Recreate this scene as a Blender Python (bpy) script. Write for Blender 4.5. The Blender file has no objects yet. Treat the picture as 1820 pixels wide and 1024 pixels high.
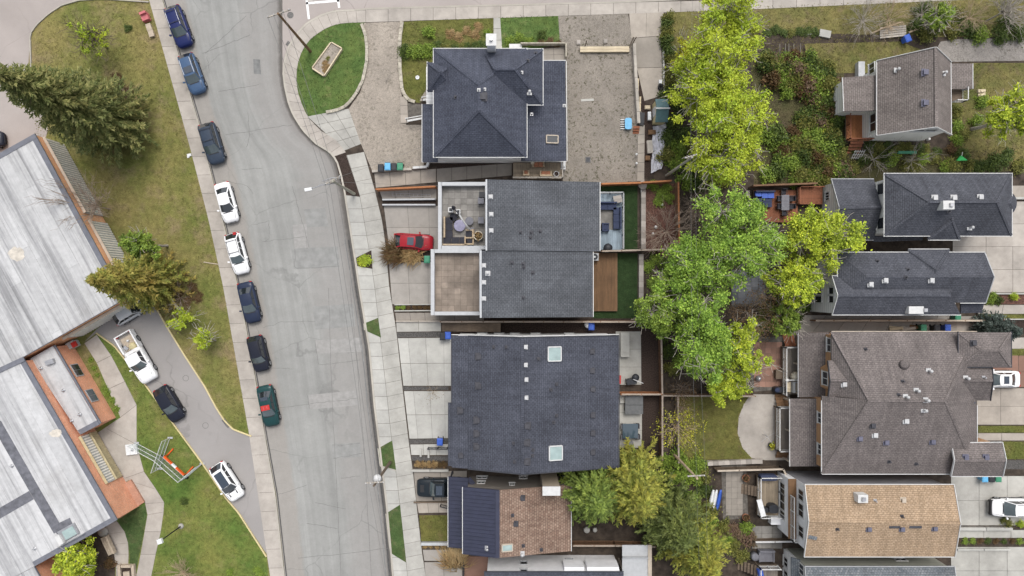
import bpy, math, random
import numpy as np
from mathutils import Vector, Matrix
from mathutils.bvhtree import BVHTree

random.seed(7)
RNG = np.random.default_rng(7)
C = bpy.context.scene.collection
SC = bpy.context.scene
PI = math.pi

# ------------------------------------------------------------------ camera, sky, sun, exposure
H, S = 76.0, 16.0            # drone height in metres, photo pixels per metre on the ground
cam_d = bpy.data.cameras.new('camera')
cam_d.sensor_width = 36.0
cam_d.lens = 36.0 * H / (1820 / S)
cam_d.clip_start, cam_d.clip_end = 0.5, 3000
cam = bpy.data.objects.new('camera', cam_d)
cam.location = (0, 0, H)
C.objects.link(cam)
SC.camera = cam

SUN_EL, SUN_AZ = math.radians(62), math.radians(12)
w = bpy.data.worlds.new('World'); SC.world = w; w.use_nodes = True
nt = w.node_tree; nt.nodes.clear()
sky = nt.nodes.new('ShaderNodeTexSky'); sky.sky_type = 'NISHITA'; sky.sun_disc = False
sky.sun_elevation, sky.sun_rotation = SUN_EL, SUN_AZ
sky.air_density, sky.dust_density, sky.ozone_density = 1.0, 4.0, 1.0
hs = nt.nodes.new('ShaderNodeHueSaturation'); hs.inputs['Saturation'].default_value = 0.33
bg = nt.nodes.new('ShaderNodeBackground'); bg.inputs['Strength'].default_value = 0.15
out = nt.nodes.new('ShaderNodeOutputWorld')
nt.links.new(sky.outputs[0], hs.inputs['Color']); nt.links.new(hs.outputs[0], bg.inputs[0]); nt.links.new(bg.outputs[0], out.inputs[0])

sd = bpy.data.lights.new('sun', 'SUN'); sd.energy = .95; sd.angle = math.radians(24); sd.color = (1, .965, .91)
so = bpy.data.objects.new('sun', sd); C.objects.link(so)
so.rotation_euler = Vector((-math.sin(SUN_AZ) * math.cos(SUN_EL), -math.cos(SUN_AZ) * math.cos(SUN_EL), -math.sin(SUN_EL))).to_track_quat('-Z', 'Y').to_euler()
SC.view_settings.view_transform = 'Standard'
SC.view_settings.look = 'None'
SC.view_settings.exposure = 0.6
SC.view_settings.gamma = 1
SC.view_settings.use_curve_mapping = False
SC.cycles.max_bounces = 6
SC.cycles.diffuse_bounces = 4
SC.cycles.glossy_bounces = 2
SC.cycles.transmission_bounces = 3
SC.cycles.transparent_max_bounces = 6

# ------------------------------------------------------------------ plan coordinates
def P(px, py, z=0.0):
    k = (H - z) / H
    return Vector(((px - 910) / S * k, (512 - py) / S * k, z))
GZ = 0.10
def G(px, py, z=GZ): return P(px, py, z)
def onplane(side, val, px, py):
    """point where the sight line through a plan pixel meets a vertical wall plane"""
    dx, dy = (px - 910) / S, (512 - py) / S
    t = val / (dx if side in 'LR' else dy)
    return Vector((dx * t, dy * t, H - H * t))

# ------------------------------------------------------------------ materials
MATS = {}
def L(n, t, loc=None, **kw):
    o = n.new(t)
    for k, v in kw.items(): setattr(o, k, v)
    return o
def hexlin(h):
    h = h.lstrip('#'); r = [int(h[i:i + 2], 16) / 255 for i in (0, 2, 4)]
    return tuple(c / 12.92 if c <= .04045 else ((c + .055) / 1.055) ** 2.4 for c in r)
def rgba(c): return (c[0], c[1], c[2], 1)
def mul(c, k): return tuple(min(1, x * k) for x in c)

class Mat:
    """small wrapper that chains colour layers"""
    def __init__(s, name, rough=.8, coord='Object', spec=.3, metal=0.0, coat=0.0):
        s.m = bpy.data.materials.new(name); s.m.use_nodes = True; s.t = s.m.node_tree; s.n = s.t.nodes; s.n.clear()
        s.out = s.n.new('ShaderNodeOutputMaterial'); s.b = s.n.new('ShaderNodeBsdfPrincipled')
        s.t.links.new(s.b.outputs[0], s.out.inputs[0])
        s.b.inputs['Roughness'].default_value = rough; s.b.inputs['Metallic'].default_value = metal
        s.b.inputs['Specular IOR Level'].default_value = spec
        if coat: s.b.inputs['Coat Weight'].default_value = coat; s.b.inputs['Coat Roughness'].default_value = .04
        tc = s.n.new('ShaderNodeTexCoord'); s.co = tc.outputs[coord]; s.tc = tc
        s.col = None; s.hgt = None
    def lk(s, a, b): s.t.links.new(a, b)
    def base(s, c):
        r = s.n.new('ShaderNodeRGB'); r.outputs[0].default_value = rgba(c); s.col = r.outputs[0]; return s
    def vec(s, scale=(1, 1, 1), rot=0, co=None):
        mp = s.n.new('ShaderNodeMapping'); mp.inputs['Scale'].default_value = scale; mp.inputs['Rotation'].default_value = (0, 0, rot)
        s.lk(co or s.co, mp.inputs[0])
        if rot:
            mp.inputs['Scale'].default_value = (1, 1, 1); m2 = s.n.new('ShaderNodeMapping'); m2.inputs['Scale'].default_value = scale; s.lk(mp.outputs[0], m2.inputs[0]); return m2.outputs[0]
        return mp.outputs[0]
    def noise(s, scale, detail=4, rough=.6, vec=None, dist=0.0):
        nz = s.n.new('ShaderNodeTexNoise'); nz.inputs['Scale'].default_value = scale; nz.inputs['Detail'].default_value = detail
        nz.inputs['Roughness'].default_value = rough; nz.inputs['Distortion'].default_value = dist
        s.lk(vec or s.co, nz.inputs['Vector']); return nz.outputs['Fac']
    def ramp(s, f, lo, hi):
        mr = s.n.new('ShaderNodeMapRange'); mr.inputs['From Min'].default_value = lo; mr.inputs['From Max'].default_value = hi
        s.lk(f, mr.inputs['Value']); return mr.outputs[0]
    def math(s, op, a, b=None):
        m = s.n.new('ShaderNodeMath'); m.operation = op
        for i, v in enumerate((a, b)):
            if v is None: continue
            if isinstance(v, (int, float)): m.inputs[i].default_value = v
            else: s.lk(v, m.inputs[i])
        return m.outputs[0]
    def mix(s, fac, c, amt=1.0, mode='MIX'):
        mx = s.n.new('ShaderNodeMix'); mx.data_type = 'RGBA'; mx.blend_type = mode
        if amt != 1.0: fac = s.math('MULTIPLY', fac, amt)
        if isinstance(fac, (int, float)): mx.inputs[0].default_value = fac
        else: s.lk(fac, mx.inputs[0])
        s.lk(s.col, mx.inputs[6])
        if isinstance(c, tuple): mx.inputs[7].default_value = rgba(c)
        else: s.lk(c, mx.inputs[7])
        s.col = mx.outputs[2]; return s
    def val(s, f, lo, hi, a=.27, b=.73):
        """multiply the colour by a value that runs from lo to hi with f"""
        mr = s.n.new('ShaderNodeMapRange'); mr.inputs['From Min'].default_value = a; mr.inputs['From Max'].default_value = b; mr.inputs['To Min'].default_value = lo; mr.inputs['To Max'].default_value = hi
        s.lk(f, mr.inputs['Value'])
        mx = s.n.new('ShaderNodeVectorMath'); mx.operation = 'SCALE'
        s.lk(s.col, mx.inputs[0]); s.lk(mr.outputs[0], mx.inputs['Scale']); s.col = mx.outputs[0]; return s
    def objrand(s, lo, hi):
        oi = s.n.new('ShaderNodeObjectInfo'); return s.val(oi.outputs['Random'], lo, hi, 0, 1)
    def island(s, lo, hi):
        g = s.n.new('ShaderNodeNewGeometry'); return s.val(g.outputs['Random Per Island'], lo, hi, 0, 1)
    def islandmix(s, c, lo=0.0, hi=1.0, amt=1.0):
        g = s.n.new('ShaderNodeNewGeometry'); return s.mix(s.ramp(g.outputs['Random Per Island'], lo, hi), c, amt)
    def bump(s, f, dist=.02, strength=.6):
        bp = s.n.new('ShaderNodeBump'); bp.inputs['Distance'].default_value = dist; bp.inputs['Strength'].default_value = strength
        s.lk(f, bp.inputs['Height']); s.lk(bp.outputs[0], s.b.inputs['Normal']); return s
    def done(s):
        s.lk(s.col, s.b.inputs['Base Color']); MATS[s.m.name] = s.m; return s.m

def flat(name, c, rough=.6, var=.12, scale=2.5, spec=.3, metal=0, coat=0, orand=None, bump=0):
    m = Mat(name, rough, spec=spec, metal=metal, coat=coat).base(c)
    if var:
        m.val(m.noise(scale, 4), 1 - var * 1.6, 1 + var * 1.6)
    if orand: m.objrand(*orand)
    if bump: m.bump(m.noise(scale * 6, 3), .01, bump)
    return m.done()

def concrete(name, c, stain=.25, orand=(.93, 1.06)):
    m = Mat(name, .85, coord='Generated').base(c)
    m.co = m.n.new('ShaderNodeNewGeometry').outputs['Position']
    m.val(m.noise(.35, 5, .65), 1 - stain * .6, 1 + stain * .6)
    m.val(m.noise(2.2, 5, .7), .93, 1.07)
    m.mix(m.ramp(m.noise(.9, 6, .7), .58, .8), mul(c, .62), .45)
    m.val(m.noise(28, 2), .93, 1.07)
    m.objrand(*orand); m.bump(m.noise(30, 3), .004, .5)
    return m.done()

def shingle(name, c1, c2, row=.2, width=.36, mort=.6, blotch=.2, rows=.06, speck=.0, speckc=(1, 1, 1)):
    m = Mat(name, .9, coord='UV', spec=.2)
    br = m.n.new('ShaderNodeTexBrick'); br.offset = .5
    br.inputs['Scale'].default_value = 1; br.inputs['Brick Width'].default_value = width; br.inputs['Row Height'].default_value = row
    br.inputs['Mortar Size'].default_value = .022; br.inputs['Mortar Smooth'].default_value = .3; br.inputs['Bias'].default_value = 0
    br.inputs['Color1'].default_value = rgba(c1); br.inputs['Color2'].default_value = rgba(c2); br.inputs['Mortar'].default_value = rgba(mul(c1, mort))
    m.lk(m.co, br.inputs['Vector']); m.col = br.outputs['Color']
    m.val(m.noise(.35, 5, .65), 1 - blotch, 1 + blotch)
    m.val(m.noise(3.2, 3, .7, m.vec((1, 2.2, 1))), .74, 1.26)
    m.val(m.noise(9, 2, .6), .8, 1.2)
    if speck: m.mix(m.ramp(m.noise(1.6, 5, .75), .6, .72), speckc, speck)
    st = m.noise(.9, 3, .5, m.vec((3.0, .22, 1)))
    m.val(st, .84, 1.13); m.val(m.noise(.16, 5, .7), .86, 1.12); m.mix(m.ramp(m.noise(.7, 6, .8), .62, .8), mul(c2, 1.5), .3)
    m.bump(br.outputs['Fac'], .012, -.5)
    return m.done()

def siding(name, c, row=.22, var=.08):
    m = Mat(name, .6, coord='UV', spec=.3).base(c)
    wv = m.n.new('ShaderNodeTexWave'); wv.wave_type = 'BANDS'; wv.bands_direction = 'Y'; wv.wave_profile = 'SAW'
    wv.inputs['Scale'].default_value = 2 * PI / 20 / row * .5
    m.lk(m.co, wv.inputs['Vector'])
    m.val(wv.outputs['Fac'], .86, 1.04); m.val(m.noise(.8, 4), 1 - var, 1 + var)
    m.bump(wv.outputs['Fac'], .02, .4)
    return m.done()

def wood(name, c, rough=.75, var=.25, along='x'):
    m = Mat(name, rough, coord='Object').base(c)
    sc = {'x': (.6, 9, 9), 'y': (9, .6, 9), 'z': (9, 9, .6)}[along]
    m.val(m.noise(1, 4, .6, m.vec(sc)), 1 - var, 1 + var)
    m.val(m.noise(.7, 4), .8, 1.2); m.island(.86, 1.12); m.objrand(.92, 1.08)
    return m.done()

def foliage(name, c, c2, c3=None, trans=.2, rough=.55):
    m = Mat(name, rough, coord='Object', spec=.25).base(c)
    m.islandmix(c2, .25, .75)
    m.mix(m.ramp(m.noise(.35, 3), .4, .62), c3 or c2, .6)
    m.island(.66, 1.35)
    m.val(m.noise(.8, 4, .6), .6, 1.3)
    tr = m.n.new('ShaderNodeBsdfTranslucent'); mx = m.n.new('ShaderNodeMixShader'); mx.inputs[0].default_value = trans
    m.lk(m.col, tr.inputs[0]); m.lk(m.b.outputs[0], mx.inputs[1]); m.lk(tr.outputs[0], mx.inputs[2]); m.lk(mx.outputs[0], m.out.inputs[0])
    return m.done()

def grass(name, g, olive, brown, dry=.5, sc=.16):
    m = Mat(name, .9, spec=.15).base(g)
    m.co = m.n.new('ShaderNodeNewGeometry').outputs['Position']
    m.mix(m.ramp(m.noise(sc, 6, .62), .5 - dry * .35, .5 + (1 - dry) * .3), olive)
    m.mix(m.ramp(m.noise(sc * 2.3, 6, .7), .58 - dry * .12, .82 - dry * .12), brown, .8)
    m.val(m.noise(1.6, 6, .75), .66, 1.34)
    m.val(m.noise(9, 4, .8), .62, 1.38)
    m.mix(m.ramp(m.noise(4.5, 3, .6), .66, .8), mul(g, .45), .55)
    m.bump(m.noise(11, 4, .8), .08, .8)
    return m.done()
# ------------------------------------------------------------------ mesh builder
ORG = {}
class MB:
    def __init__(s): s.v = []; s.f = []; s.sm = []
    def add(s, vs, fs, smooth=False):
        o = len(s.v); s.v += [tuple(v) for v in vs]; s.f += [tuple(i + o for i in f) for f in fs]; s.sm += [smooth] * len(fs); return s
    def poly(s, pts): return s.add(pts, [tuple(range(len(pts)))])
    def prism(s, pts, z0, z1, bottom=True):
        """plan outline (any orientation) extruded from z0 to z1"""
        p = [(q[0], q[1]) for q in pts]
        a = sum(p[i][0] * p[(i + 1) % len(p)][1] - p[(i + 1) % len(p)][0] * p[i][1] for i in range(len(p)))
        if a < 0: p = p[::-1]
        n = len(p)
        vs = [(x, y, z0) for x, y in p] + [(x, y, z1) for x, y in p]
        fs = [(i, (i + 1) % n, n + (i + 1) % n, n + i) for i in range(n)] + [tuple(range(n, 2 * n))]
        if bottom: fs.append(tuple(range(n - 1, -1, -1)))
        return s.add(vs, fs)
    def box(s, x0, y0, z0, x1, y1, z1): return s.prism([(x0, y0), (x1, y0), (x1, y1), (x0, y1)], z0, z1)
    def cbox(s, cx, cy, z0, z1, wx, wy, a=0.0):
        c, n = math.cos(a), math.sin(a)
        return s.prism([(cx + x * c - y * n, cy + x * n + y * c) for x, y in ((-wx / 2, -wy / 2), (wx / 2, -wy / 2), (wx / 2, wy / 2), (-wx / 2, wy / 2))], z0, z1)
    def beam(s, a, b, wd, h, up=(0, 0, 1)):
        a, b = Vector(a), Vector(b); d = (b - a)
        if d.length < 1e-6: return s
        d.normalize(); u = Vector(up)
        if abs(d.dot(u)) > .98: u = Vector((1, 0, 0))
        r = d.cross(u).normalized(); u = r.cross(d).normalized()
        q = [r * (-wd / 2) - u * (h / 2), r * (wd / 2) - u * (h / 2), r * (wd / 2) + u * (h / 2), r * (-wd / 2) + u * (h / 2)]
        return s.add([a + k for k in q] + [b + k for k in q], [(0, 1, 5, 4), (1, 2, 6, 5), (2, 3, 7, 6), (3, 0, 4, 7), (3, 2, 1, 0), (4, 5, 6, 7)])
    def tube(s, a, b, r0, r1=None, n=8, cap=True):
        a, b = Vector(a), Vector(b); d = (b - a)
        if d.length < 1e-6: return s
        d.normalize(); r1 = r0 if r1 is None else r1
        u = Vector((0, 0, 1)) if abs(d.z) < .9 else Vector((1, 0, 0))
        r = d.cross(u).normalized(); u = r.cross(d).normalized()
        vs = [a + (r * math.cos(t) + u * math.sin(t)) * r0 for t in [2 * PI * i / n for i in range(n)]] + \
             [b + (r * math.cos(t) + u * math.sin(t)) * r1 for t in [2 * PI * i / n for i in range(n)]]
        fs = [(i, (i + 1) % n, n + (i + 1) % n, n + i) for i in range(n)]
        s.add(vs, fs, True)
        if cap: s.add(vs[:n], [tuple(range(n - 1, -1, -1))]); s.add(vs[n:], [tuple(range(n))])
        return s
    def path(s, pts, r, n=6):
        for a, b in zip(pts[:-1], pts[1:]): s.tube(a, b, r, r, n, cap=False)
        return s
    def lathe(s, cx, cy, prof, n=16, smooth=True):
        vs, fs = [], []
        for r, z in prof: vs += [(cx + r * math.cos(2 * PI * i / n), cy + r * math.sin(2 * PI * i / n), z) for i in range(n)]
        for k in range(len(prof) - 1):
            fs += [(k * n + i, k * n + (i + 1) % n, (k + 1) * n + (i + 1) % n, (k + 1) * n + i) for i in range(n)]
        fs.append(tuple((len(prof) - 1) * n + i for i in range(n))); fs.append(tuple(n - 1 - i for i in range(n)))
        return s.add(vs, fs, smooth)
    def loft(s, rings, smooth=True, closed=True, caps=True):
        n = len(rings[0]); vs = [p for r in rings for p in r]; fs = []
        for k in range(len(rings) - 1):
            for i in range(n if closed else n - 1):
                fs.append((k * n + i, k * n + (i + 1) % n, (k + 1) * n + (i + 1) % n, (k + 1) * n + i))
        if caps: fs += [tuple(range(n - 1, -1, -1)), tuple((len(rings) - 1) * n + i for i in range(n))]
        return s.add(vs, fs, smooth)
    def build(s, name, mat=None, parent=None, kind=None, label=None, org=None, uv=True):
        o = Vector(org) if org is not None else (ORG.get(parent.name, Vector((0, 0, 0))) if parent else Vector((0, 0, 0)))
        me = bpy.data.meshes.new(name)
        V = np.array(s.v, dtype=np.float32).reshape(-1, 3)
        me.from_pydata((V - np.array(o, dtype=np.float32)).tolist(), [], s.f)
        me.polygons.foreach_set('use_smooth', s.sm)
        if uv and s.f:
            ul = me.uv_layers.new(name='UVMap'); co = []
            for f in s.f:
                p = V[list(f)]; n = np.zeros(3)
                for i in range(len(f)): n += np.cross(p[i] - p[0], p[(i + 1) % len(f)] - p[0])
                ln = np.linalg.norm(n); n = n / ln if ln > 1e-9 else np.array([0, 0, 1.])
                if abs(n[2]) > .9995: hu, sv = np.array([1., 0, 0]), np.array([0, 1., 0])
                else:
                    hu = np.cross([0, 0, 1.], n); hu /= np.linalg.norm(hu); sv = np.cross(n, hu)
                co.append(np.stack([p @ hu, p @ sv], 1))
            ul.data.foreach_set('uv', np.concatenate(co).astype(np.float32).ravel())
        me.validate(); me.update()
        if mat: me.materials.append(MATS[mat] if isinstance(mat, str) else mat)
        ob = bpy.data.objects.new(name, me); C.objects.link(ob)
        if parent: ob.parent = parent
        else: ob.location = o
        ORG[ob.name] = o
        if kind: ob['kind'] = kind
        if label: ob['label'] = label
        return ob

def tag(o, label, cat, group=None, kind=None):
    o['label'] = label; o['category'] = cat
    if group: o['group'] = group
    if kind: o['kind'] = kind
    return o
def thing(name, label, cat, loc, group=None):
    o = bpy.data.objects.new(name, None); C.objects.link(o); o.location = loc; o.empty_display_size = .3
    ORG[o.name] = Vector(loc); return tag(o, label, cat, group)
def dup(root, loc, rot=0, label=None, group=None, scale=None, mats=None):
    def cp(o, par):
        c = o.copy(); C.objects.link(c)
        if par: c.parent = par
        if mats and c.type == 'MESH' and c.data.materials and c.data.materials[0].name in mats:
            sl = c.material_slots[0]; nm_ = mats[c.data.materials[0].name]; sl.link = 'OBJECT'; sl.material = MATS[nm_]
        for ch in o.children: cp(ch, c)
        return c
    r = cp(root, None); r.location = loc; r.rotation_euler = (0, 0, rot); ORG[r.name] = Vector(loc)
    if label: r['label'] = label
    if group: r['group'] = group
    if scale: r.scale = scale if isinstance(scale, tuple) else (scale,) * 3
    return r
def struct(name, mb, mat): return mb.build(name, mat, kind='structure')

def leaves_np(cen, size, aspect=.62, flatness=.35, rng=RNG):
    """diamond leaf blades at the given centres with random tilt; returns verts, faces (two triangles per blade)"""
    n = len(cen); nrm = rng.normal(size=(n, 3)); nrm[:, 2] = np.abs(nrm[:, 2]) + flatness * 1.6; nrm /= np.linalg.norm(nrm, axis=1)[:, None]
    a = rng.normal(size=(n, 3)); u = a - nrm * (a * nrm).sum(1)[:, None]; u /= np.linalg.norm(u, axis=1)[:, None]; v = np.cross(nrm, u)
    s = (size * rng.uniform(.6, 1.35, n))[:, None]
    V = np.stack([cen - u * s * .5, cen + v * s * .5 * aspect, cen + u * s * .5, cen - v * s * .5 * aspect], 1).reshape(-1, 3)
    return V, np.arange(n * 4).reshape(-1, 4)
def np_mesh(name, V, F, mat, parent=None, org=(0, 0, 0)):
    me = bpy.data.meshes.new(name); V = (V - np.array(org)).astype(np.float32); n, k = F.shape
    me.vertices.add(len(V)); me.vertices.foreach_set('co', V.ravel()); me.loops.add(F.size); me.loops.foreach_set('vertex_index', F.ravel().astype(np.int32))
    me.polygons.add(n); me.polygons.foreach_set('loop_start', np.arange(0, F.size, k, dtype=np.int32)); me.polygons.foreach_set('loop_total', np.full(n, k, dtype=np.int32)); me.update(calc_edges=True)
    me.materials.append(MATS[mat]); o = bpy.data.objects.new(name, me); C.objects.link(o)
    if parent: o.parent = parent
    else: o.location = org
    return o
# ------------------------------------------------------------------ polylines
def resample(pl, n):
    p = np.array([(q[0], q[1]) for q in pl], float); d = np.r_[0, np.cumsum(np.hypot(*np.diff(p, axis=0).T))]
    t = np.linspace(0, d[-1], n); return np.stack([np.interp(t, d, p[:, 0]), np.interp(t, d, p[:, 1])], 1)
def at_y(pl, y):
    p = np.array(pl, float); return np.interp(y, p[:, 1], p[:, 0])
def ribbon(mb, pl, wd, z0, z1, side=0):
    """prism strip of plan width wd along world polyline; side -1/0/1 shifts left/centre/right"""
    p = np.array([(q[0], q[1]) for q in pl], float); n = len(p)
    t = np.gradient(p, axis=0); t /= np.linalg.norm(t, axis=1)[:, None]; nr = np.stack([-t[:, 1], t[:, 0]], 1)
    a = p + nr * wd * (.5 + side * .5); b = p - nr * wd * (.5 - side * .5)
    vs = [(x, y, z) for q, z in ((a, z1), (b, z1), (a, z0), (b, z0)) for x, y in q]
    fs = []
    for i in range(n - 1):
        fs += [(i, n + i, n + i + 1, i + 1), (2 * n + i, i, i + 1, 2 * n + i + 1), (n + i, 3 * n + i, 3 * n + i + 1, n + i + 1)]
    fs += [(0, 2 * n, 3 * n, n), (n - 1, 2 * n - 1, 4 * n - 1, 3 * n - 1)]
    return mb.add(vs, fs)
def sheet(name, pts, mat, layer=1, kind='structure', thick=None, bp=None):
    """flat ground sheet from plan pixels, its top at the given layer height"""
    z = GZ + .004 * layer
    mb = MB(); w_ = [G(x, y, z) for x, y in pts]
    mb.prism(w_, z - (thick or .003), z, bottom=False)
    if mat.startswith('grass'): blades(bp or pts, mat, z)
    return mb.build(name, mat, kind=kind)
def blades(pts, mat, z, dens=26):
    """short tufts standing on a lawn, one object"""
    p = np.array([tuple(G(x, y))[:2] for x, y in pts]); lo, hi = p.min(0) - .1, p.max(0) + .1; n = int(min(60000, dens * np.prod(hi - lo)))
    q = RNG.uniform(lo, hi, (n, 2)); ins = np.zeros(n, bool); j = len(p) - 1
    for i in range(len(p)):
        c = (p[i, 1] > q[:, 1]) != (p[j, 1] > q[:, 1]); d = p[j, 1] - p[i, 1]; ins ^= c & (q[:, 0] < (p[j, 0] - p[i, 0]) * (q[:, 1] - p[i, 1]) / (d if d else 1e-9) + p[i, 0]); j = i
    q = q[ins]; q += RNG.normal(0, .07, q.shape)
    V, F = leaves_np(np.column_stack([q, np.full(len(q), z + .025)]), .17, .45, .25); o = np_mesh('grass_tufts', V, F, mat); o['kind'] = 'stuff'
def quadpt(q, u, v):
    a = np.array(q, float); return (a[0] * (1 - u) + a[1] * u) * (1 - v) + (a[3] * (1 - u) + a[2] * u) * v
def slabs(name, q, nu, nv, mat, base='joint', z=.128, gap=.035, piece='slab', jit=.004, us=None, vs=None, parent=None):
    """paved area of separate slabs; q = four plan pixels TL TR BR BL"""
    mb = MB(); pts = [G(*p) for p in q]
    if parent is None:
        mb.prism(pts, .096, z - .02); parent = mb.build(name, base, kind='structure')
    us = us or [i / nu for i in range(nu + 1)]; vs = vs or [i / nv for i in range(nv + 1)]
    W = [(p.x, p.y) for p in pts]
    for i in range(len(us) - 1):
        for j in range(len(vs) - 1):
            c = [quadpt(W, us[i], vs[j]), quadpt(W, us[i + 1], vs[j]), quadpt(W, us[i + 1], vs[j + 1]), quadpt(W, us[i], vs[j + 1])]
            m = sum(c) / 4; c = [p + (m - p) / max(.001, np.linalg.norm(m - p)) * gap * .7 for p in c]
            MB().prism(c, z - .03, z + random.uniform(-jit, jit), bottom=False).build(piece, mat, parent)
    return parent
def cells(name, rows, mat, base, z=.128, gap=.035, piece='slab', parent=None, skip=()):
    """slabs between two polylines already resampled to equal counts"""
    A, B = rows
    if parent is None:
        mb = MB(); pts = [G(*p) for p in A] + [G(*p) for p in B[::-1]]
        n = len(A); vs = [(*G(*p)[:2], z - .02) for p in A] + [(*G(*p)[:2], z - .02) for p in B]
        mb.add(vs, [(i, i + 1, n + i + 1, n + i) for i in range(n - 1)]); parent = mb.build(name, base, kind='structure')
    for i in range(len(A) - 1):
        if i in skip: continue
        c = [np.array(G(*p)[:2]) for p in (A[i], A[i + 1], B[i + 1], B[i])]; m = sum(c) / 4
        c = [p + (m - p) / max(.001, np.linalg.norm(m - p)) * gap * .7 for p in c]
        MB().prism(c, z - .03, z + random.uniform(-.004, .004), bottom=False).build(piece, mat, parent)
    return parent

# ------------------------------------------------------------------ roofs
class House:
    def __init__(s, name, label, cat, px, py):
        s.root = thing(name, label, cat, G(px, py, 0)); s.rv = []; s.rf = []
    def track(s, mb):
        o = len(s.rv); s.rv += mb.v; s.rf += [tuple(i + o for i in f) for f in mb.f]; s.bvh = None
    def hit(s, px, py):
        if not getattr(s, 'bvh', None): s.bvh = BVHTree.FromPolygons([Vector(v) for v in s.rv], s.rf)
        d = Vector(((px - 910) / S, (512 - py) / S, -H)).normalized()
        r = s.bvh.ray_cast(Vector((0, 0, H)), d); return r[0] if r[0] else None
    def part(s, mb, name, mat, roof=False, parent=None, label=None, kind=None):
        if roof: s.track(mb)
        return mb.build(name, mat, parent or s.root, label=label, kind=kind)
    # --- walls
    def walls(s, rect, z1, mat, inset=.45, z0=0.0, name='wall'):
        x0, y0, x1, y1 = rect; x0 += inset; x1 -= inset; y0 += inset; y1 -= inset
        mb = MB().box(x0, y0, z0, x1, y1, z1); s.part(mb, name, mat); return (x0, y0, x1, y1)
    def gutter(s, a, b, mat, wd=.07, h=.12, dz=-.03, name='gutter'):
        a, b = Vector(a), Vector(b); s.part(MB().beam(a + Vector((0, 0, dz)), b + Vector((0, 0, dz)), wd, h), name, mat)
    def hip(s, rect, ze, zr, mat, axis=None, edge='white_trim', inset=None, th=.2, sides='LRTB', name='roof', gut=True, r0=None, r1=None):
        """hip roof over a world rectangle; the ridge may be moved with r0/r1 (world x or y along the axis)"""
        x0, y0, x1, y1 = rect; W, D = x1 - x0, y1 - y0
        axis = axis or ('x' if W >= D else 'y')
        h = min(W, D) / 2 if inset is None else inset
        if axis == 'x':
            ym = (y0 + y1) / 2; ra, rb = Vector((r0 if r0 is not None else x0 + h, ym, zr)), Vector((r1 if r1 is not None else x1 - h, ym, zr))
        else:
            xm = (x0 + x1) / 2; ra, rb = Vector((xm, r0 if r0 is not None else y0 + h, zr)), Vector((xm, r1 if r1 is not None else y1 - h, zr))
        b = [(x0, y0), (x1, y0), (x1, y1), (x0, y1)]
        vs = [(x, y, ze - th) for x, y in b] + [(x, y, ze) for x, y in b] + [ra, rb]
        fs = [(3, 2, 1, 0)] + [(i, (i + 1) % 4, 4 + (i + 1) % 4, 4 + i) for i in range(4)]
        if axis == 'x': fs += [(4, 5, 9, 8), (6, 7, 8, 9), (7, 4, 8), (5, 6, 9)]
        else: fs += [(4, 5, 8), (6, 7, 9), (5, 6, 9, 8), (7, 4, 8, 9)]
        mb = MB().add(vs, fs); o = s.part(mb, name, mat, roof=True)
        if gut:
            e = .05; Z = ze
            for k, a, c in (('L', (x0 - e, y0 - .1, Z), (x0 - e, y1 + .1, Z)), ('R', (x1 + e, y0 - .1, Z), (x1 + e, y1 + .1, Z)), ('B', (x0, y0 - e, Z), (x1, y0 - e, Z)), ('T', (x0, y1 + e, Z), (x1, y1 + e, Z))):
                if k in sides: s.gutter(a, c, edge)
        # ridge caps
        cap = MB()
        corners = [Vector((x, y, ze)) for x, y in b]
        prs = [(corners[0], ra), (corners[3], ra), (corners[1], rb), (corners[2], rb), (ra, rb)] if axis == 'x' else [(corners[0], ra), (corners[1], ra), (corners[2], rb), (corners[3], rb), (ra, rb)]
        for a, c in prs:
            if (a - c).length > .2: cap.beam(a, c, .26, .035)
        s.part(cap, 'ridge_cap', mat); return o
    def gable(s, e0, e1, r0, r1, f0, f1, mat, th=.2, edge='white_trim', name='roof', gut=True, wallmat=None, ends='ab', rake=True, inset=.45):
        """gable from six world points: eave e0-e1, ridge r0-r1, eave f0-f1 (end a holds e0 r0 f0)"""
        pts = [Vector(p) for p in (e0, r0, f0, e1, r1, f1)]; dn = Vector((0, 0, -th))
        vs = pts + [p + dn for p in pts]
        fs = [(0, 3, 4, 1), (1, 4, 5, 2), (9, 6, 7, 10), (10, 7, 8, 11), (0, 1, 7, 6), (1, 2, 8, 7), (4, 3, 9, 10), (5, 4, 10, 11), (3, 0, 6, 9), (2, 5, 11, 8)]
        mb = MB().add(vs, fs); o = s.part(mb, name, mat, roof=True)
        cap = MB().beam(pts[1], pts[4], .28, .04); s.part(cap, 'ridge_cap', mat)
        if gut:
            for a, b in ((pts[0], pts[3]), (pts[2], pts[5])): s.gutter(a, b, edge)
        if rake:
            for en, (a, r, b) in (('a', (pts[0], pts[1], pts[2])), ('b', (pts[3], pts[4], pts[5]))):
                if en in ends:
                    m = MB().beam(a, r, .06, .2).beam(r, b, .06, .2); s.part(m, 'rake_board', edge)
        if wallmat:
            d = (pts[4] - pts[1]).normalized()
            for en, (a, r, b), sg in (('a', (pts[0], pts[1], pts[2]), 1), ('b', (pts[3], pts[4], pts[5]), -1)):
                if en in ends:
                    o_ = d * inset * sg; u = (r - (a + b) / 2); lo = [a + o_ + dn * 1.1, r + o_ + dn * 1.1, b + o_ + dn * 1.1]
                    lo = [lo[0] + (lo[2] - lo[0]).normalized() * inset * .3, lo[1], lo[2] + (lo[0] - lo[2]).normalized() * inset * .3]
                    s.part(MB().add(lo + [p + d * .12 * sg for p in lo], [(0, 1, 2), (5, 4, 3), (0, 3, 4, 1), (1, 4, 5, 2), (2, 5, 3, 0)]), 'gable_wall', wallmat)
        return o
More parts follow.
